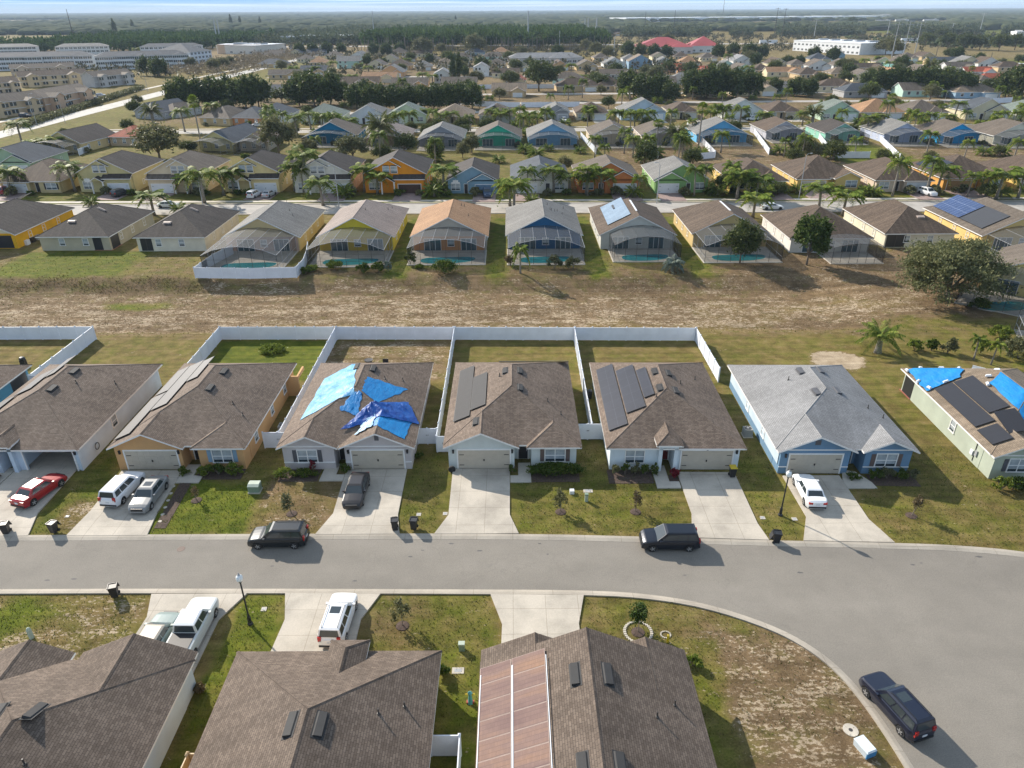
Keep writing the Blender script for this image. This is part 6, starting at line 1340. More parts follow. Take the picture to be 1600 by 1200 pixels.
for i in range(150):
    px = rx_.uniform(430, 1598); py = rx_.uniform(92, 162); x, y = G(px, py)
    if min(hypot(q[1]-x, q[2]-y) for q in LM) < 9 or cnt > 75: continue
    cnt += 1; s = rx_.uniform(.7, 1.25); k_ = rx_.random(); autolabel(place(OK1 if k_ < .4 else OK2 if k_ < .7 else DK1, x, y, '', 'rounded trees among the far roofs', (s*1.1, s*1.1, s*.9)), 'leafy tree' if k_ < .4 else 'grey olive tree' if k_ < .7 else 'dark evergreen tree')
cnt = 0
for i in range(200):
    px = rx_.uniform(60, 1598); py = rx_.choice([rx_.uniform(238, 262), rx_.uniform(206, 214), rx_.uniform(164, 182)]); x, y = G(px, py)
    if min(hypot(q[1]-x, (q[2]-y)*1.1) for q in LM) < 9.5 or cnt > 44: continue
    cnt += 1; s = rx_.uniform(.35, .75); autolabel(place(rx_.choice([OK1, OK1, OK2]), x, y, '', 'garden trees between the farther rows', (s*1.1, s*1.1, s)), 'garden tree')
tr(CY, 708, 132, '', 1.15, None, 'tall dark cypress'); tr(CY, 718, 131, '', 1.2, None, 'tall dark cypress')
GO = 'rounded trees among the far roofs'
for px, py, s, kd in ((842,143,2.4,1),(660,88,2.6,2),(742,86,2.9,2),(722,118,1.4,2),(745,132,1.2,2),(843,78,2.2,2),(930,88,1.9,2),(915,80,1.8,2),(950,92,1.6,2),(1010,128,1.5,2),(1024,132,1.6,2),(600,68,2.4,2),(590,74,2.0,2),(1383,86,2.4,2),(1395,88,2.2,2),(1445,72,2.2,1),(1480,76,2.4,1),(1505,78,2.4,1),(1530,78,2.2,1),(1560,80,2.4,1),(1585,78,2.4,1),(1330,40,3,1),(300,108,1.3,2),(80,172,.9,2),(90,166,1.0,2),(335,112,1.4,2),(350,108,1.3,2),(360,104,1.2,2),(1482,92,1.3,1),(1042,70,2,2),(1060,54,2.2,2),(480,60,2.2,2),(640,78,1.6,2),(700,96,1.3,1),(690,84,1.5,2),(815,88,1.4,2),(795,97,1.3,1),(1470,60,2,1),(1230,104,1.2,1),(1080,128,1.1,1),(1500,110,1.0,1),(1420,112,1.0,2),(1360,122,1.0,2),(600,104,1.0,1),(520,120,.9,1),(440,112,1.2,2),(1130,118,1.1,2),(875,118,1.0,1),(930,128,.9,1),(1545,145,1.1,1)):
    tr(OK1 if kd == 1 else OK2, px, py, '', (s, s, s*.85), GO, 'leafy tree' if kd == 1 else 'grey olive tree')
for px, py, s in ((209,50,1.7),(181,56,2.0),(362,42,2.2),(376,42,1.9),(712,36,1.6),(407,42,1.8)): tr(CY, px, py, '', (s*1.3, s*1.3, s), 'lone dark conifers on the skyline', 'lone dark conifer')
# --- near saplings, hedges and bushes
def bush(label, x, y, rx, ry, h, mat, seed, n=900, leaf=.14, group=None, name='bush', cl=.28):
    T = thing(name, label, 'bush', (x, y, 0), 0, group); p = crown_pts(n, rx, ry, h*.5, h*.5, max(10, n//60), seed, .4, cl); p[:, 2] = np.abs(p[:, 2]); v, f = cards(p, leaf*(.6+.8*NR.rand(n)), seed); npmesh('foliage', v, f, mat, T)
    m = MB(); rg = random.Random(seed)
    for i in range(6): m.tube([(0, 0, 0), (rx*rg.uniform(-.6, .6), ry*rg.uniform(-.6, .6), h*.7)], .025, BARK, 5)
    m.build('stems', T); return T
def bed(pts): m = MB(); m.poly(pts, -.01, .03, MULCH); structure('mulch_bed', m)
bed([(-30, 55), (-25.6, 55), (-25.6, 56.7), (-30, 56.7)]); bed([(-22, 54.6), (-18.3, 54.6), (-18.3, 56.6), (-22, 56.6)]); bed([(1.8, 54.3), (6.3, 54.3), (6.3, 56.5), (1.8, 56.5)]); bed([(9, 54), (13.2, 54), (13.2, 56.2), (9, 56.2)]); bed([(33.3, 53.5), (37.6, 53.3), (37.6, 55.2), (33.3, 55.2)])
bed([(-30.6, 47.9), (-29.6, 47.9), (-30.0, 55), (-31.1, 55)]); bed([(14.7, 53.9), (15.5, 53.9), (15.5, 55.3), (14.7, 55.3)])
HG = 'front hedges of the middle row'
bush('full green hedge under the window of the centred sage house', 4.0, 55.6, 2.5, .75, 1.15, BUSH, 1, 5200, .15, HG, 'hedge', .22); bush('small round bush beside the centre garage door', -.0, 56.0, .45, .45, .8, BUSH, 2, 500, .1, HG)
for i, x in enumerate((-29, -27.9, -26.4)): bush(['left yellow green bush at the orange house window', 'dark middle bush at the orange house window', 'right yellow green bush at the orange house window'][i], x, 55.8, .75, .6, 1.15, LIME if i != 1 else BUSH, 3+i, 1100, .13, HG)
bush('dark round bush by the entrance of the orange house', -31.2, 55.9, .6, .5, .85, BUSH, 7, 900, .1, HG); bush('rounded yellow green bush at the left corner of the tarped house', -21.5, 55.4, .8, .6, .95, LIME, 8, 1100, .12, HG); bush('low dark hedge under the window of the tarped house', -19.6, 55.5, 1.3, .5, .7, BUSH, 9, 1800, .1, HG, 'hedge')
bush('dark bush between the front door and dark saloon of the tarped house', -15.9, 56.0, .55, .5, .85, BUSH, 10, 700, .1, HG); bush('thin reddish stemmed shrub under the tarped house window', -19, 56.2, .35, .3, 1.2, REDL, 11, 160, .12, HG)
for i in range(5): bush('tall grassy shrub under the window of the red door house, '+['leftmost', 'second from left', 'middle one', 'second from right', 'rightmost'][i], 9.7+i*.95, 55.5, .42, .42, 1.15, OLIVE if i in (0, 2) else BUSH, 12+i, 560, .13, HG)
bush('dark red bush beside the red front door and garage', 15.1, 54.9, .5, .5, .9, REDL, 18, 1100, .12, HG)
for i in range(4): bush('olive shrub under the window of the blue house, '+ORD[i], 33.9+i*1.1, 54.6, .6, .55, 1.05, OLIVE if i % 2 else BUSH, 20+i, 800, .12, HG)
bush('small dark hedge by the entrance of the blue house', 31.8, 54.5, .7, .45, .7, BUSH, 25, 900, .1, HG); bush('reddish brown bush beside the open garage', -48.9, 55.2, .6, .6, .8, leafmat('russet_leaves', (.09, .04, .02), (.17, .08, .04)), 26, 900, .11, HG)
for i in range(3): bush('leafy bush at the right edge before the green house, '+['leftmost', 'middle', 'rightmost'][i], 44.6+i*1.1, 52.8, .8, .7, 1.3, BUSH if i else LIME, 27+i, 1300, .14, HG)
def sapling(label, px, py, h, r_, mat, seed, n=420, ring=None, lean=0):
    x, y = G(px, py); T = thing('young_tree', label, 'young tree', (x, y, 0), 0, 'young trees on the front lawns'); m = MB(); m.tube([(0, 0, -.05), (lean*.5, 0, h*.5), (lean, .05, h*.95)], [.045, .03, .012], BARK, 6); rg = random.Random(seed)
    for i in range(9): z = h*rg.uniform(.3, .85); a = rg.random()*6.3; m.tube([(lean*z/h, 0, z), (lean*z/h+r_*.7*cos(a), r_*.7*sin(a), z+.35)], [.014, .006], BARK, 4)
    m.build('trunk', T); p = crown_pts(int(n*1.5), r_, r_, h*.46, h*.55, 30, seed, .3, .3); p[:, 0] += lean*.6; v, f = cards(p, .12*(.6+.8*NR.rand(len(p))), seed); npmesh('crown', v, f, mat, T)
    g_ = MB(); g_.lathe([(.5, -.01), (.46, .05), (.15, .1)], MULCH, 12); g_.build('mulch_ring', T)
    if ring: k = MB(); [k.box(.95*cos(a)-.10, .95*cos(a)+.10, .95*sin(a)-.06, .95*sin(a)+.06, -.02, .08, CONC2) for a in np.linspace(0, 6.1, 34)]; k.build('stone_ring', T)
    return T
sapling('dark leafy young tree on the centre lawn left of the utility boxes', 876, 800, 2.5, .55, OLIVE, 51, 420); sapling('thin twiggy young tree on the centre lawn right of the pedestal', 993, 800, 2.3, .5, DRY, 52, 240); sapling('faint twiggy young tree in the bright green yard', 307, 782, 1.7, .35, DRY, 53, 110); sapling('leaning young tree on the brown lawn before the tarped house', 456, 803, 2.2, .5, OLIVE, 54, 330, lean=-.3)
sapling('greyish young tree on the lawn right of the blue house drive', 1424, 806, 2.1, .45, DRY, 55, 260, lean=.4); sapling('young tree in a dark mulch ring on the lower lawn', 629, 978, 2.5, .6, OLIVE, 56, 380); sapling('dense young tree inside a white stone ring by the curve', 997, 988, 2.6, .62, MAG, 57, 900, True)
# yards and pool edges
YG = 'shrubs along the pool cages'
for lb, px, py, r_, h, mt, s in (('yellow green shrub left of the yellow house pool', 487, 424, 1.0, 1.3, LIME, 61), ('bright loose shrub in front of the yellow house pool', 522, 420, 1.3, 1.5, LIME, 62), ('left dark round shrub in front of the yellow house pool', 567, 426, 1.1, 1.6, BUSH, 63), ('right dark round shrub in front of the yellow house pool', 592, 425, 1.1, 1.7, BUSH, 64), ('tall shrub at the left corner of the orange roofed pool cage', 641, 414, 1.1, 2.3, OAK, 65), ('large clipped dark shrub before the orange roofed pool cage', 694, 427, 2.0, 2.2, BUSH, 66), ('small yellow shrub beside the clipped dark shrub', 656, 420, .7, .9, LIME, 67), ('grey brown shrub left in front of the dark blue house pool', 866, 420, 1.3, 2.3, OLIVE, 68), ('grey brown shrub right in front of the dark blue house pool', 896, 420, 1.2, 2.1, OLIVE, 69), ('brown shrub at the left of the small pool palm', 797, 415, 1.0, 1.9, DRY, 70), ('pale thin shrub at the right of the yellow house pool', 607, 424, .7, 1.8, SILV, 71),
    ('dark shrub left of the sand coloured house fence', 478, 428, .9, 1.2, BUSH, 72), ('leafy shrub beside the black framed pool cage', 1528, 482, 1.6, 1.5, BUSH, 73), ('feathery shrub leftmost in the right garden', 1428, 548, 1.0, 1.5, LIME, 74), ('dark round shrub in the right garden', 1455, 548, .8, 1.5, BUSH, 75), ('olive shrub in the middle of the right garden', 1480, 552, 1.0, 2.0, OLIVE, 76), ('bright shrub between the two young palms', 1532, 552, 1.0, 2.1, LIME, 77), ('grey shrub at the right edge of the right garden', 1590, 560, 2.0, 2.6, OLIVE, 78), ('leafy shrub before the screen enclosure at the right edge', 1562, 528, 1.4, 1.6, LIME, 79), ('low green mound of weeds in the bright green yard', 425, 549, 1.6, .7, LIME, 80), ('small weedy bush beside the left wall of the tarped house', 655, 715, .4, .6, BUSH, 81), ('small dark bush at the right wall of the nearest middle house', 691, 1056, .5, .9, BUSH, 82), ('low yellow green bush cut by the bottom centre roof edge', 1082, 1040, .6, .7, LIME, 83), ('brown weeds along the wall of the bottom left house', 318, 1080, .5, .6, DRY, 84)):
    x, y = G(px, py); bush(lb, x, y, r_, r_*.85, h, mt, s, int(1300*r_), .17, YG).location.z = float(dip(x, y))
SB = bush('', 0, 0, 1.0, .8, 1.1, BUSH, 90, 420, .3, 'foundation shrubs at the farther houses'); SB2 = bush('', 0, 0, 1.0, .8, 1.3, OLIVE, 91, 420, .3, 'foundation shrubs at the farther houses')
for lb, hx, hy in list(LM):
    if not (165 < hy < 300): continue
    for k in range(2 if hy < 200 else 1): s = rx_.uniform(.9, 1.6); x = hx+rx_.choice([-5.6, -3.2, 1.0, 6.6])+rx_.uniform(-.6, .6); autolabel(place(rx_.choice([SB, SB2]), x, hy-(2.2 if hy < 200 or hy > 280 else 12.5)+rx_.uniform(-.6, .3), '', 'foundation shrubs at the farther houses', (s*1.3, s, s)), 'rounded shrub')
# hedge and wall along the slanting road at left
T = thing('hedge', 'long brown green hedge along the wall of the slanting road', 'hedge', (0, 0, 0)); pts = []
A, B_ = G(35, 200), G(222, 139); p = np.array([[A[0]+(B_[0]-A[0])*t, A[1]+(B_[1]-A[1])*t, 0] for t in NR.rand(9000)])+NR.normal(size=(9000, 3))*np.array([1.0, 1.5, .0]); p[:, 2] = NR.rand(9000)*2.2
v, f = cards(p, .5*(.6+.8*NR.rand(9000)), 5); npmesh('foliage', v, f, OLIVE, T)
# loose grass tufts and weeds that nobody could count
def tufts(name, n, region, h, mat, seed, keep=None, wd=.5):
    r = np.random.RandomState(seed); x = r.uniform(region[0], region[1], n); y = r.uniform(region[2], region[3], n)
    ix = np.clip(np.searchsorted(gx, x), 0, nx_-1); iy = np.clip(np.searchsorted(gy, y), 0, ny_-1); k = keep(grn[iy, ix], snd[iy, ix], brn[iy, ix], r, x, y); x, y = x[k], y[k]; N = len(x)
    a = r.rand(N)*6.28; hh = h*(.4+r.rand(N)*.9); w_ = hh*wd; lx = r.normal(size=N)*hh*.5; ly = r.normal(size=N)*hh*.5
    g0 = dip(x, y); v = np.stack([np.stack([x-np.cos(a)*w_, y-np.sin(a)*w_, g0], 1), np.stack([x+np.cos(a)*w_, y+np.sin(a)*w_, g0], 1), np.stack([x+lx, y+ly, hh+g0], 1)], 1).reshape(-1, 3)
    o = npmesh(name, v, np.arange(3*N).reshape(-1, 3), mat); tag(o, kind='stuff'); return o
def onlawn(x, y):
    k = np.ones(len(x), bool)
    for c_ in (HB.values()): X_, Y_ = c_[2], c_[3]; k &= ~((x > (X_-.1 if Y_ > 40 else X_-W0-.1)) & (x < (X_+W0+.1 if Y_ > 40 else X_+.1)) & (y > (Y_-.1 if Y_ > 40 else Y_-D0)) & (y < (Y_+D0 if Y_ > 40 else Y_+.1)))
    for d in DRIVES+WALKS: xs_ = [p[0] for p in d]; ys_ = [p[1] for p in d]; k &= ~((x > min(xs_)) & (x < max(xs_)) & (y > min(ys_)) & (y < max(ys_)))
    up = np.interp(x, [p[0] for p in UPS if p[0] < 57], [p[1] for p in UPS if p[0] < 57]); lo_ = np.interp(x, [p[0] for p in LOS], [p[1] for p in LOS]); k &= (y > up+.05) | ((y < lo_-.05) & (x < 22.5)); return k
GRS = leafmat('grass_blades', (.05, .075, .012), (.11, .14, .025), (.17, .17, .05)); DRG = leafmat('dry_grass_blades', (.10, .08, .035), (.19, .15, .07), (.30, .24, .13))
tufts('grass', 150000, (-50, 62, 28, 60), .12, GRS, 1, lambda g_, s_, b_, r, x, y: (r.rand(len(x)) < g_*.9) & onlawn(x, y), .28)
tufts('dry_grass', 90000, (-50, 62, 28, 60), .10, DRG, 2, lambda g_, s_, b_, r, x, y: (r.rand(len(x)) < (.7-g_*.6)) & onlawn(x, y), .3)
tufts('weeds', 42000, (-105, 105, 87.8, 126), .11, DRG, 3, lambda g_, s_, b_, r, x, y: (r.rand(len(x)) < .25+b_*.7), .5)
tufts('weeds', 16000, (-105, 105, 87.8, 126), .13, GRS, 4, lambda g_, s_, b_, r, x, y: (r.rand(len(x)) < g_*.7), .7)
tufts('scrub', 7000, (-105, -48, 107, 114.5), .16, DRG, 6, lambda g_, s_, b_, r, x, y: r.rand(len(x)) < np.exp(-((y-110.8-np.sin(x*.4))/1.6)**2), .5)
# ------------------------------------------------------------------ far houses, large buildings, woods, masts, haze
WC = {'white': (.60, .60, .58), 'cream': (.58, .52, .38), 'tan': (.48, .38, .25), 'mint': (.42, .54, .48), 'blue': (.25, .34, .42), 'peach': (.55, .36, .22), 'grey': (.36, .36, .36), 'teal': (.22, .40, .40)}
RC = {'brown': SH_BROWN, 'grey': SH_CGREY, 'dark': SH_SLATE, 'tan': SH_TAN, 'red': SH_RED, 'orange': SH_ORANGE, 'pale': SH_GREY, 'mid': SH_MID}
FAR = [(437,152,46,'dark','white','r'),(446,124,50,'mid','tan','r'),(497,104,30,'orange','tan','h'),(545,107,36,'grey','mint','t'),(588,108,28,'mid','cream','g'),(624,109,34,'brown','tan','h'),(592,129,54,'orange','cream','r'),(662,110,28,'grey','tan','h'),(696,106,30,'tan','cream','h'),(692,130,26,'pale','white','t'),(752,119,24,'pale','white','t'),(790,122,42,'brown','cream','r'),(803,134,34,'red','cream','g'),(425,106,44,'dark','tan','h'),
(875,110,30,'brown','peach','g'),(917,110,32,'mid','tan','g'),(960,106,34,'grey','white','g'),(1000,108,36,'tan','blue','t'),(1037,105,32,'grey','white','g'),(965,124,56,'mid','grey','r'),(905,143,68,'brown','tan','h'),(955,143,46,'brown','tan','h'),(1078,104,34,'orange','peach','h'),(1050,114,30,'red','peach','r'),(1083,118,44,'red','peach','r'),(1070,132,46,'grey','grey','h'),(1135,110,30,'grey','mint','g'),(1162,117,34,'mid','mint','g'),(1192,117,32,'brown','tan','h'),
(1225,120,54,'orange','cream','r'),(1310,96,16,'dark','blue','t'),(1280,110,34,'mid','white','g'),(1318,109,32,'mid','white','g'),(1355,113,48,'brown','tan','r'),(1320,122,46,'tan','tan','h'),(1396,126,40,'orange','teal','g'),(1412,106,34,'mid','teal','g'),(1442,119,32,'mid','cream','g'),(1480,102,58,'dark','tan','r'),(1495,124,34,'grey','white','g'),(1530,120,46,'red','white','r'),(1520,134,60,'mid','cream','h'),(1562,134,68,'red','peach','h'),(1580,112,42,'brown','tan','h'),(1237,147,68,'grey','mint','r'),(1306,144,54,'brown','cream','h'),
(1108,96,26,'mid','cream','h'),(1160,101,30,'pale','white','g'),(1215,106,30,'brown','cream','g'),(1248,108,26,'mid','tan','h'),(1380,103,24,'mid','cream','g'),(1545,106,34,'brown','white','g'),(1350,128,34,'mid','cream','g'),(1425,128,32,'brown','cream','h'),(1266,124,36,'brown','tan','h'),(1150,98,30,'mid','tan','h'),(1100,138,36,'mid','cream','h'),
(520,92,24,'mid','cream','h'),(560,92,22,'grey','white','g'),(640,96,22,'brown','tan','h'),(610,98,24,'mid','cream','g'),(675,98,24,'mid','tan','h'),(720,104,22,'dark','grey','h'),(475,98,22,'mid','cream','h'),(775,106,26,'mid','tan','h'),(850,98,24,'mid','cream','g'),(880,94,22,'grey','white','h'),(940,96,24,'mid','tan','h'),(1030,94,22,'mid','cream','g'),(985,98,24,'grey','white','h'),(1065,94,24,'brown','tan','h'),(1420,96,26,'mid','cream','h'),(1450,94,22,'brown','tan','g'),
(500,60,20,'grey','white','r'),(585,58,22,'grey','tan','r'),(660,55,20,'mid','white','r'),(1030,42,22,'pale','white','r'),(960,56,20,'mid','tan','r'),(990,50,20,'pale','white','r'),(900,58,18,'mid','cream','r'),(1070,46,20,'pale','white','r'),(1095,42,22,'pale','white','r'),(1380,34,22,'pale','white','r'),(1410,33,20,'pale','white','r'),(1455,33,22,'pale','white','r'),(1500,32,22,'pale','white','r'),(1550,31,22,'pale','white','r'),(1590,30,20,'pale','white','r'),(1330,108,22,'mid','cream','g'),(1515,36,20,'mid','tan','r'),(40,98,30,'mid','tan','r')]
BIGL = [('red roofed school', *G(1055, 84)), ('white office block', *G(1290, 86)), ('car showroom', *G(495, 70)), ('grey community hall', *G(850, 96)), ('tall cypress pair', *G(713, 132)), ('big oak by the dry lot', *G(842, 143)), ('row of white trailers', *G(1560, 104)), ('curved road at left', *G(425, 100)), ('evergreen row at right', *G(1430, 148)), ('third street centre', *G(800, 190))]
def fdesc(x, y):
    lb, hx, hy = min(BIGL, key=lambda q: hypot(q[1]-x, (q[2]-y))); b1, b2 = x/y, hx/hy
    return ('left' if b1 < b2-.015 else 'right' if b1 > b2+.015 else ('nearer' if y < hy else 'beyond')), lb
def far_house(i, px, py, w, rc, wc, st):
    x, y = G(px, py); sc = 1110/(.885*y+18.2); W_ = max(9, w/sc); two = st == 't'; ze = 5.2 if two else 2.9
    Dp = 15 if st in 'ght' else 10; ax = 'x' if st == 'r' else 'y'; e = 'h' if st == 'h' else 'g'
    if W_ > 17 and ax == 'y': ax = 'x'; Dp = 12
    roofs = [rb(-W_/2, W_/2, 0, Dp, ze, .5, ax, e, e)]
    if W_ > 12 and not two: roofs.append(rb(W_*.08, W_*.46, -2.5, 4, ze, .5, 'y', 'g' if st != 'h' else 'h', 'n'))
    walls = [(-W_/2, W_/2, 0, Dp)]+([(W_*.08, W_*.46, -2.5, 0)] if len(roofs) > 1 else [])
    H = make_house('house', '', x, y, radians((i*37 % 13)-6), roofs, walls, WC[wc], RC[rc], 'houses of the far neighbourhood')
    m = MB(); fy = -2.5 if len(roofs) > 1 else 0; m.box(W_*.12, W_*.40, fy-.04, fy, .1, 2.2, WH if i % 3 else TAN); m.build('garage_door', H)
    for z in ((1, 3.7) if two else (1,)):
        for u in (-.38, -.16): m = MB(); m.box(W_*u-.1, W_*u+1.4, -.03, 0, z-.1, z+1.5, TRIM); m.box(W_*u, W_*u+1.3, -.05, -.03, z, z+1.4, GLASS); m.build('window', H)
    rel, lb = fdesc(x, y); nm = {'g': 'gabled', 't': 'two storey', 'h': 'hip roofed', 'r': 'long roofed'}[st]
    txt = f"{wc} walled {nm} far house, {rc} roof, "+({'left': 'left of the ', 'right': 'right of the ', 'nearer': 'in front of the ', 'beyond': 'beyond the '}[rel])+lb; auto.append((H, txt, x/y))
    LM.append((f"{wc} {nm} far house", x, y))
for i, t in enumerate(FAR): far_house(i, *t)
rz_ = random.Random(21); fp = [(f[0], f[1]) for f in FAR]; FAR2 = []
for py in (88, 93, 99, 105, 112, 120, 130, 141, 152):
    px = 430 if py < 128 else 560
    while px < 1590:
        w = (34+(py-88)*.55)*rz_.uniform(.8, 1.2); qx, qy = px+rz_.uniform(-4, 4), py+rz_.uniform(-2.2, 2.2)
        if all(hypot((a-qx)/1.0, (b_-qy)*3.2) > 27+(py-88)*.25 for a, b_ in fp) and not (1180 < qx < 1350 and qy < 98) and not (qy < 96 and (qx > 1360 or 800 < qx < 915)) and not (qx > 1500 and qy < 104) and not (810 < qx < 870 and qy > 120) and rz_.random() < .85:
            FAR2.append((qx, qy, w*.82, rz_.choice(['brown', 'brown', 'mid', 'mid', 'tan', 'grey', 'dark', 'orange']), rz_.choice(['tan', 'cream', 'cream', 'white', 'mint', 'blue', 'peach', 'grey']), rz_.choice('gghhr')))
        px += w*1.12
for i, (px, py, w, rc, wc, st) in enumerate(FAR2[:108]): far_house(i+3, px, py, w, rc, wc, st)
# --- large buildings
def block(name, label, cat, a, b_, depth, storeys, wall, sh, nwin, fl=3.1, group=None, roof='hip', p=.35, balcony=True, stub=None):
    A = G(*a); B2 = G(*b_); L = hypot(B2[0]-A[0], B2[1]-A[1]); rz = atan2(B2[1]-A[1], B2[0]-A[0]); h = fl*storeys
    if roof == 'flat':
        H = thing(name, label, cat, (A[0], A[1], 0), rz, group); m = MB(); wm = stucco(wall); m.box(0, L, 0, depth, 0, h, wm); m.build('walls', H); m = MB(); m.box(-.2, L+.2, -.2, depth+.2, h, h+.7, wm); m.box(.4, L-.4, .4, depth-.4, h+.7, h+.72, WHITEP)
        for i in range(5): u = L*(i+.6)/5.5; m.box(u, u+L*.03, depth*.4, depth*.6, h+.72, h+2, GREYM)
        m.build('roof', H)
    else:
        rf = [rb(0, L, 0, depth, h, p, 'x', 'h' if roof == 'hip' else 'g', 'h' if roof == 'hip' else 'g')]
        if stub:
            for u0, u1 in stub: rf.append(rb(L*u0, L*u1, -3, depth*.4, h, p, 'y', 'h' if roof == 'hip' else 'g', 'n'))
        H = make_house(name, label, A[0], A[1], rz, rf, [(0, L, 0, depth)]+[(L*u0, L*u1, -3, 0) for u0, u1 in (stub or [])], wall, sh, group, cat)
    for s in range(storeys):
        z = s*fl+1.0
        for i in range(nwin):
            u = L*(i+.5)/nwin; inst = any(u0*L-1 < u < u1*L+1 for u0, u1 in (stub or [])); yy = -3 if inst else 0; m = MB()
            m.box(u-1.3, u+1.3, yy-.05, yy, z, z+1.5, GLASS); m.box(u-.12, u+.12, yy-.08, yy-.05, z, z+1.5, TRIM); m.build('window', H)
        if s and balcony: m = MB(); m.box(-.05, L+.05, -.25, 0, s*fl-.12, s*fl+.12, TRIM); m.build('floor_band', H)
    return H
APT = 'three storey apartment blocks'
stb = [(.03, .16), (.44, .58), (.84, .97)]
block('apartment_block', 'long white three storey apartment block at the far left edge', 'apartment block', (-40, 112), (149, 107), 16, 3, (.62, .63, .64), SH_SLATE, 26, group=APT, stub=stb)
block('apartment_block', 'white three storey apartment block right of its long neighbour', 'apartment block', (153, 110), (298, 105), 16, 3, (.62, .63, .64), SH_SLATE, 22, group=APT, stub=stb)
block('apartment_block', 'white three storey apartment block turned away at the right end', 'apartment block', (300, 101), (333, 97), 34, 3, (.60, .62, .66), SH_SLATE, 6, group=APT); block('apartment_block', 'grey roofed apartment block behind the right white block', 'apartment block', (222, 90), (318, 88), 14, 3, (.60, .60, .60), SH_SLATE, 14, group=APT)
block('apartment_block', 'grey roofed apartment block behind the far left white block', 'apartment block', (-30, 91), (60, 89), 14, 3, (.60, .60, .58), SH_CGREY, 14, group=APT); block('apartment_block', 'grey roofed apartment block behind and between the two white blocks', 'apartment block', (90, 90), (172, 88), 14, 3, (.60, .60, .58), SH_CGREY, 12, group=APT)
TWN = 'beige townhouses at left'
for t in (('beige two storey townhouse terrace nearest the wall at left', (-20, 186), (70, 176), 12, (.50, .40, .28), SH_MID, 5), ('pinkish beige terrace with a brown roof beside the nearest one', (74, 175), (148, 160), 12, (.52, .38, .28), SH_MID, 5), ('tan terrace behind the nearest terrace at the left edge', (-20, 150), (35, 146), 11, (.54, .44, .32), SH_BROWN, 4), ('cream terrace in the middle of the townhouse group', (34, 137), (140, 131), 11, (.56, .46, .32), SH_BROWN, 7), ('white and grey terrace with dark shutters at the townhouse end', (150, 137), (211, 131), 11, (.48, .46, .44), SH_MID, 5), ('pale terrace behind the cream terrace', (20, 122), (120, 118), 10, (.52, .44, .36), SH_MID, 6)):
    block('terrace', t[0], 'terrace', t[1], t[2], t[3], 2, t[4], t[5], t[6], 2.9, TWN, 'gable', .45, stub=[(.1, .28), (.7, .88)])
H = block('school', 'large building with sprawling dark red roofs', 'school', (993, 84), (1082, 84), 45, 1, (.55, .50, .48), plain('red_metal_roof', (.33, .05, .045), .5, var=.15, scale=.05), 8, 6, roof='hip', p=.35, stub=[(.1, .42), (.6, .9)]); block('school', 'smaller building with a dark red roof right of the large red roofs', 'school', (1078, 82), (1124, 82), 40, 1, (.60, .60, .58), bpy.data.materials['red_metal_roof'], 4, 6, roof='hip', p=.4)
block('office_building', 'white two storey flat roofed office building', 'office building', (1238, 79), (1342, 86), 55, 2, (.72, .73, .74), None, 16, 4.6, roof='flat', balcony=False)
block('shopping_building', 'long low pale building with white roofs at left of the pines', 'shop building', (340, 84), (400, 85), 50, 1, (.62, .58, .52), None, 4, 7.5, roof='flat', balcony=False); block('shopping_building', 'beige side wing of the low pale building', 'shop building', (402, 84), (414, 82), 40, 1, (.52, .40, .30), None, 1, 8, roof='flat', balcony=False)
block('car_showroom', 'car showroom with a bright white roof beyond the parked cars', 'showroom', (468, 68), (545, 68), 40, 1, (.42, .46, .52), None, 10, 9, roof='flat', balcony=False); block('car_showroom', 'grey wing of the car showroom at its left', 'showroom', (440, 68), (466, 68), 40, 1, (.46, .48, .5), None, 4, 8, roof='flat', balcony=False)
block('warehouse', 'very long white warehouse near the horizon', 'warehouse', (978, 35), (1395, 31), 150, 1, (.72, .74, .76), None, 1, 12, roof='flat', balcony=False); block('warehouse', 'white low building with domed roofs near the horizon at right', 'warehouse', (1348, 27), (1400, 27), 80, 1, (.72, .74, .76), SH_GREY, 1, 8, roof='hip', p=.12, balcony=False)
block('warehouse', 'white stepped building near the horizon right of centre', 'warehouse', (1267, 31), (1315, 31), 80, 1, (.74, .75, .76), None, 1, 12, roof='flat', balcony=False); block('warehouse', 'white tent like roof on the plain at far left', 'warehouse', (38, 47), (84, 47), 60, 1, (.74, .76, .78), WHITEP, 2, 5, roof='hip', p=.16, balcony=False)
block('hall', 'long grey roofed community hall with twin gables', 'hall', (795, 100), (910, 99), 16, 1, (.50, .48, .46), SH_GREY, 14, 4.5, roof='hip', p=.4, stub=[(.02, .2), (.55, .85)]); block('white_tower', 'small white billboard like building at the right edge of the field', 'tower', (1583, 72), (1597, 72), 14, 2, (.72, .72, .72), None, 1, 7, roof='flat', balcony=False)
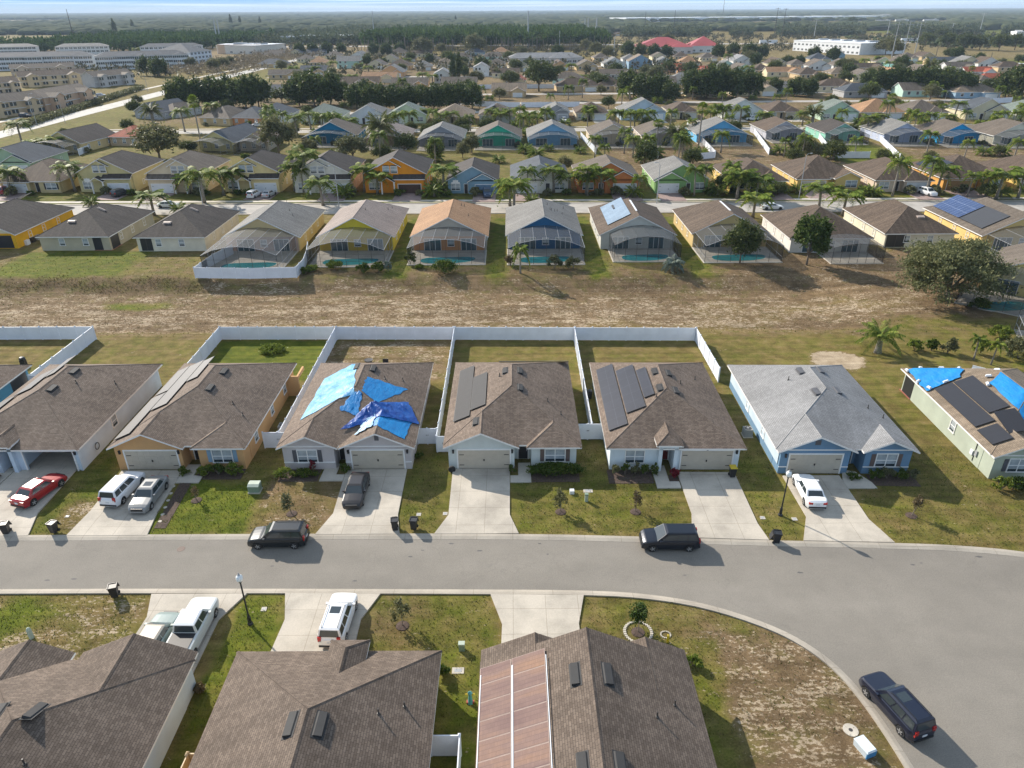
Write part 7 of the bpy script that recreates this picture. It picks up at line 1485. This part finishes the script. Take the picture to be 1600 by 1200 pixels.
# trailers and distant cars
TR = 'white trailers parked beside the green field'
for i in range(9):
    x, y = G(1524+i*9.5, 102+i*.7); T = thing('trailer', 'white camper trailer in the line beside the green field, '+(ORD[i] if i < 8 else 'rightmost'), 'trailer', (x, y, 0), radians(75), TR); m = MB(); m.box(-5, 5, -1.3, 1.3, .6, 3.3, WHITEP); m.build('body', T); m = MB(); m.box(-3, 3, -1.32, 1.32, 1.7, 2.5, GLASS); m.build('window', T)
    m = MB(); [m.lathe([(.4, -1.35), (.4, 1.35)], RUBBER, 8, (u, 0, .4), 'y') for u in (-.6, .6)]; m.build('wheels', T)
for px, py, lb in ((1531, 66, 'white lorry trailer parked beyond the field, left one'), (1200, 69, 'white lorry trailer at the field left of the office block'), (1420, 66, 'white lorry trailer beyond the tall poles'), (1185, 47, 'small white billboard shed beyond the red roofs')):
    x, y = G(px, py); T = thing('lorry_trailer', lb, 'trailer', (x, y, 0), .1, 'lorry trailers by the field'); m = MB(); m.box(-11, 11, -1.4, 1.4, 1.1, 4.6, WHITEP); m.build('body', T); m = MB(); [m.lathe([(.5, -1.3), (.5, 1.3)], RUBBER, 8, (u, 0, .5), 'y') for u in (-9, -7.5, 8)]; m.build('wheels', T)
# the dealer's lot: cars too small to show parts
rgc = random.Random(8); CC = [(.65, .65, .66), (.7, .7, .7), (.05, .05, .06), (.3, .31, .33), (.25, .03, .03), (.05, .08, .2), (.45, .46, .48)]
proto = {}
for c_ in CC:
    m = MB(); pm = plain('car_paint', c_, .3, var=0); m.frus([(-2.3, -.9, .3), (2.3, -.9, .3), (2.3, .9, .3), (-2.3, .9, .3)], [(-2.25, -.88, .95), (2.1, -.88, .85), (2.1, .88, .85), (-2.25, .88, .95)], pm); m.frus([(-1.9, -.8, .93), (1.1, -.8, .9), (1.1, .8, .9), (-1.9, .8, .93)], [(-1.4, -.65, 1.45), (.4, -.65, 1.45), (.4, .65, 1.45), (-1.4, .65, 1.45)], CARGLASS); m.box(-1.3, .3, -.6, .6, 1.45, 1.5, pm); m.box(-1.9, 1.9, -.92, .92, .05, .35, RUBBER); proto[c_] = m
lot = []
for row in range(6):
    for i in range(14):
        c_ = rgc.choice(CC); x, y = G(418+i*9.2+rgc.uniform(-1, 1), 69.5+row*1.5); lot.append((x, y, c_))
cm = {c_: proto[c_].build('parked_car') for c_ in CC}; done = set()
CN = {0: 'pale silver', 1: 'white', 2: 'black', 3: 'grey', 4: 'red', 5: 'blue', 6: 'silver'}
for x, y, c_ in lot:
    o = cm[c_] if c_ not in done else cm[c_].copy()
    if c_ in done: COL.objects.link(o)
    done.add(c_); o.location = (x, y, 0); o.rotation_euler = (0, 0, pi/2); tag(o, CN[CC.index(c_)]+' car in the '+['nearest', 'second', 'third', 'fourth', 'fifth', 'farthest'][5-lot.index((x, y, c_))//14]+' row of the crowded showroom lot', 'car', 'cars on the showroom lot')
gl = {}
for o in bpy.data.objects:
    if o.get('group') == 'cars on the showroom lot': gl.setdefault(o['label'], []).append(o)
for k_, v_ in gl.items():
    if len(v_) > 1: ordlab(v_, k_)
for c_ in CC:
    if c_ not in done: bpy.data.objects.remove(cm[c_])
# --- masts
def mast(label, px, py, top, r_=.55, mat=GREYM, arms=0, x_off=0):
    x, y = G(px, py); h = ZAT(px+x_off, top, y); T = thing('power_pole', label, 'power pole', (x, y, 0), 0, 'tall poles and masts'); m = MB(); m.tube([(0, 0, 0), (0, 0, h*.5), (0, 0, h)], [r_, r_*.8, r_*.5], mat, 8); m.build('pole', T)
    for k in range(arms):
        m = MB(); z = h*(.97-.08*k); m.tube([(-3.2, 0, z+.5), (0, 0, z), (3.2, 0, z+.5)], [.12, .22, .12], mat, 6); m.build('crossarm', T)
        for s in (-1, 1): m = MB(); m.lathe([(.15, -1.6), (.18, -.8), (.15, 0)], GREYM, 6, (s*3.1, 0, z+.4)); m.build('insulator', T)
    return (x, y, h)
LG = plain('galvanised_steel', (.42, .43, .44), .5)
for t in (('left pale twin pole by the low pale building', 341, 73, 27, 1.0, LG, 0, 0), ('right pale twin pole by the low pale building', 346, 72, 28, 1.0, LG, 0, 0), ('thin dark mast above the far left apartments', 116, 62, 14, .7, DARKMETAL), ('slim pole in front of the pine wood at left', 585, 60, 17, .8, GREYM), ('pole at the left end of the pine wood', 610, 66, 54, .6, LG), ('pale pole rising in the middle of the pine wood', 825, 75, 17, 1.0, LG, 0), ('pole with a sign right of the pine wood', 874, 78, 48, .6, LG), ('left of three pale poles right of the pine wood', 913, 62, 29, 1.0, LG, 0), ('middle of three pale poles right of the pine wood', 918, 63, 28, 1.0, LG, 0), ('right thick one of three pale poles', 931, 64, 28, 1.4, LG, 0), ('thin pole beside the school at left', 959, 88, 56, .5, LG),
    ('dark mast tallest on the horizon right of centre', 1129, 27, -4, 1.2, DARKMETAL), ('dark thin mast behind the red school', 1052, 55, 16, .6, DARKMETAL), ('dark pole left of the pair at the field edge', 1209, 60, 12, .5, DARKMETAL, 1), ('dark pole right of the pair at the field edge', 1221, 62, 13, .5, DARKMETAL, 1), ('pale pole behind the white office building', 1271, 62, 30, .6, LG, 1), ('pole behind the tall field poles, far', 1385, 60, 30, .6, LG, 1),
    ('first of four tall slanting field poles, from left', 1393, 90, 32, .42, GREYM, 2), ('second of four tall field poles from left', 1410, 92, 32, .42, GREYM, 2), ('third of four tall field poles from left', 1427, 92, 32, .42, GREYM, 2), ('pole on the green orchard at right', 1486, 54, 36, .6, LG, 1), ('lattice like pole near the right edge', 1530, 52, 20, .7, LG, 2), ('small pole before the green field', 1461, 93, 72, .3, DARKMETAL), ('small pole among the roofs by the green field', 1545, 103, 82, .3, DARKMETAL), ('dark pole pair left by the orchard', 1007, 50, 18, .6, DARKMETAL)):
    mast(*t[:6], arms=t[6] if len(t) > 6 else 0)
def slamp(label, px, py, top, arm=1):
    x, y = G(px, py); h = ZAT(px, top, y); T = thing('street_lamp', label, 'street lamp', (x, y, 0), 0, 'grey street lamps on arms'); m = MB(); m.tube([(0, 0, 0), (0, 0, h*.95), (arm*.5, 0, h), (arm*1.6, 0, h+.05)], [.11, .07, .05, .04], GREYM, 6); m.build('post', T); m = MB(); m.box(min(arm*1.4, arm*2.1), max(arm*1.4, arm*2.1), -.15, .15, h-.02, h+.12, GREYM); m.build('lamp_head', T)
slamp('grey street lamp before the off white two storey house', 530, 326, 259, -.6); slamp('grey street lamp before the lime green house', 1026, 318, 254, -.6); slamp('grey street lamp beside the yellow tan house', 1248, 310, 240, .6); slamp('grey street lamp on the verge nearest the left edge', 58, 196, 146, .8); slamp('grey street lamp on the verge by the slanting road', 102, 192, 156, -.6); slamp('grey street lamp farther up the slanting road', 231, 143, 110, -.6); slamp('grey street lamp before the pool cage houses centre left', 317, 320, 280, .5); slamp('grey street lamp right of the leaning palm', 1469, 186, 142, .7)
# wires between the field poles
wr = MB()
pts = [G(1393, 90), G(1271, 62), G(1209, 60)]; hs = [ZAT(1393, 34, pts[0][1]), ZAT(1271, 32, pts[1][1]), ZAT(1209, 16, pts[2][1])]
pts2 = [G(1427, 92), G(1486, 54), G(1530, 52)]; hs2 = [ZAT(1427, 34, pts2[0][1]), ZAT(1486, 38, pts2[1][1]), ZAT(1530, 24, pts2[2][1])]
for P, Hh_ in ((pts, hs), (pts2, hs2)):
    for (a, ha), (b_, hb) in zip(zip(P, Hh_), list(zip(P, Hh_))[1:]):
        for k in range(3): wr.tube([(a[0]+(b_[0]-a[0])*t+k*1.5, a[1]+(b_[1]-a[1])*t, ha+(hb-ha)*t-k*2-5*sin(pi*t)) for t in np.linspace(0, 1, 9)], .11, DARKMETAL, 3, False)
tag(wr.build('power_lines'), 'sagging dark wires strung between the tall field poles', 'power lines')
# --- woods: far masses of trees
FOR = leafmat('far_woodland', (.062, .082, .048), (.088, .108, .062), (.12, .13, .08)); PINEB = leafmat('pine_wood', (.036, .066, .022), (.062, .105, .036), (.095, .135, .048))
def matte(m):
    b = m.node_tree.nodes['Principled BSDF']; b.inputs['Specular IOR Level'].default_value = .05; b.inputs['Roughness'].default_value = 1; return m
matte(FOR); matte(PINEB)
def cardwood(name, xs, ys, hs, rs, mat, seed, per=40, size=1.6, low=.15):
    r = np.random.RandomState(seed); n = len(xs); k = np.repeat(np.arange(n), per); d = r.normal(size=(n*per, 3)); d /= np.linalg.norm(d, axis=1)[:, None]; d *= (r.rand(n*per)**.45)[:, None]
    p = np.stack([xs[k]+d[:, 0]*rs[k], ys[k]+d[:, 1]*rs[k], hs[k]*((1+low)/2+d[:, 2]*(1-low)/2)], 1); v, f = cards(p, size*(.6+.8*r.rand(len(p))), seed); o = npmesh(name, v, f, mat); tag(o, kind='stuff')
def woods(name, xs, ys, hs, rs, mat, seed, squash=1.0, rings=3):
    r = np.random.RandomState(seed); n = len(xs); K = 6; V = []; F_ = []
    prof = {3: [(.75, .05), (1.0, .45), (.55, .85)], 2: [(.9, .1), (.6, .7)]}[rings]
    base = np.arange(n)*(K*rings+1)
    vs = np.zeros((n, K*rings+1, 3))
    for i, (pr, pz) in enumerate(prof):
        for k in range(K):
            a = 2*pi*(k+.5*(i % 2))/K; j = .72+.56*r.rand(n); vs[:, i*K+k, 0] = xs+np.cos(a)*pr*rs*j; vs[:, i*K+k, 1] = ys+np.sin(a)*pr*rs*j; vs[:, i*K+k, 2] = hs*(pz+.14*(r.rand(n)-.5))
    vs[:, -1, 0] = xs; vs[:, -1, 1] = ys; vs[:, -1, 2] = hs; fs = []
    for i in range(rings-1):
        for k in range(K): k2 = (k+1) % K; fs += [np.stack([base+i*K+k, base+i*K+k2, base+(i+1)*K+k2], 1), np.stack([base+i*K+k, base+(i+1)*K+k2, base+(i+1)*K+k], 1)]
    for k in range(K): fs.append(np.stack([base+(rings-1)*K+k, base+(rings-1)*K+(k+1) % K, base+K*rings], 1))
    o = npmesh(name, vs.reshape(-1, 3), np.concatenate(fs), mat); o.data.polygons.foreach_set('use_smooth', [True]*len(o.data.polygons)); tag(o, kind='stuff'); return o
r = np.random.RandomState(5)
# pine wood behind the centre
n = 1500; x = r.uniform(-165, 110, n); y = r.uniform(0, 1, n)**1.3*420+835+np.abs(x+20)*.15; cardwood('pine_wood', x, y, r.uniform(13, 21, n), r.uniform(3.0, 5.5, n), PINEB, 6, 60, 2.0, .35)
m = MB()
for i in range(170): xx = r.uniform(-165, 108); yy = 832+abs(xx+20)*.15+r.uniform(-4, 8); m.tube([(xx, yy, 0), (xx+r.uniform(-.5, .5), yy, r.uniform(9, 14))], .28, BARK, 4, False)
tag(m.build('pine_trunks'), kind='stuff')
n = 900; x = r.uniform(-560, -335, n); y = r.uniform(830, 1150, n); cardwood('left_wood', x, y, r.uniform(11, 17, n), r.uniform(3.5, 6, n), PINEB, 7, 50, 2.0)
n = 1500; x = r.uniform(-330, -170, n); y = r.uniform(1000, 1700, n); cardwood('left_wood', x, y, r.uniform(8, 14, n), r.uniform(4, 8, n), FOR, 8, 34, 2.6, .0)
n = 26000; y = 1250*np.exp(r.rand(n)*2.75); x = y*r.uniform(-.86, .86, n); big = y/1250.
fld = ((x > 120) & (x < 2700) & (y < 1500) & (x/y > .12)) | ((x < -250) & (y < 1500)) | ((np.sin(x*.0021+1)+np.sin(y*.0017+2)+np.sin((x+y)*.0011)) > 1.75) | ((x/y > .17) & (x/y < .56) & (y > 1950) & (y < 2600)); k = ~fld; x, y, big = x[k], y[k], big[k]
woods('woodland', x, y, r.uniform(7, 12, len(x))*(1+.05*big), r.uniform(8, 16, len(x))*(.8+.6*big), FOR, 9)
n = 2400; u = r.uniform(.10, .80, n); y = 1230+420*r.rand(n)**1.5; x = u*y; k = (np.sin(u*37)+np.sin(u*91) > -.5); cardwood('field_edge_wood', x[k], y[k], r.uniform(8, 13, k.sum()), r.uniform(5, 9, k.sum()), FOR, 10, 26, 3.0, 0)
n = 2200; x = r.uniform(480, 1500, n); y = 840+r.rand(n)*330; woods('orchard_trees', x, y, r.uniform(2.5, 4, n), r.uniform(2, 3.2, n), leafmat('orchard_leaves', (.05, .075, .02), (.11, .13, .045)), 11)
# scattered scrub between houses and fields
n = 1600; x = r.uniform(-340, 900, n); y = r.uniform(500, 1250, n); k = ~((x > 150) & (y < 780)) & ~((x > -170) & (x < 120) & (y > 820)) & ~((np.abs(x/y+.37) < .09)); cardwood('scrub_trees', x[k], y[k], r.uniform(4, 8, k.sum()), r.uniform(2.5, 4.5, k.sum()), leafmat('scrub_leaves', (.04, .045, .025), (.10, .10, .06), (.16, .13, .09)), 12, 40, 1.2, 0)
n = 500; x = r.uniform(-200, -175, n)-r.rand(n)*60; y = r.uniform(520, 820, n); cardwood('scrub_trees', x, y, r.uniform(3, 6, n), r.uniform(2, 4, n), leafmat('bare_scrub', (.12, .10, .07), (.2, .17, .12)), 13, 30, .8, .1)
flush_labels()
# --- haze: one closed box of pale even air
hm = bpy.data.materials.new('haze'); hm.use_nodes = True; hn_ = hm.node_tree; hn_.nodes.clear(); ho = hn_.nodes.new('ShaderNodeOutputMaterial'); hv = hn_.nodes.new('ShaderNodeVolumePrincipled')
hv.inputs['Color'].default_value = (.66, .82, 1.0, 1); hv.inputs['Density'].default_value = .00008; hv.inputs['Anisotropy'].default_value = 0.0
hn_.links.new(hv.outputs[0], ho.inputs['Volume'])
m = MB(); m.box(-24000, 24000, -4500, 24000, -1, 78, hm); tag(m.build('haze'), kind='stuff')
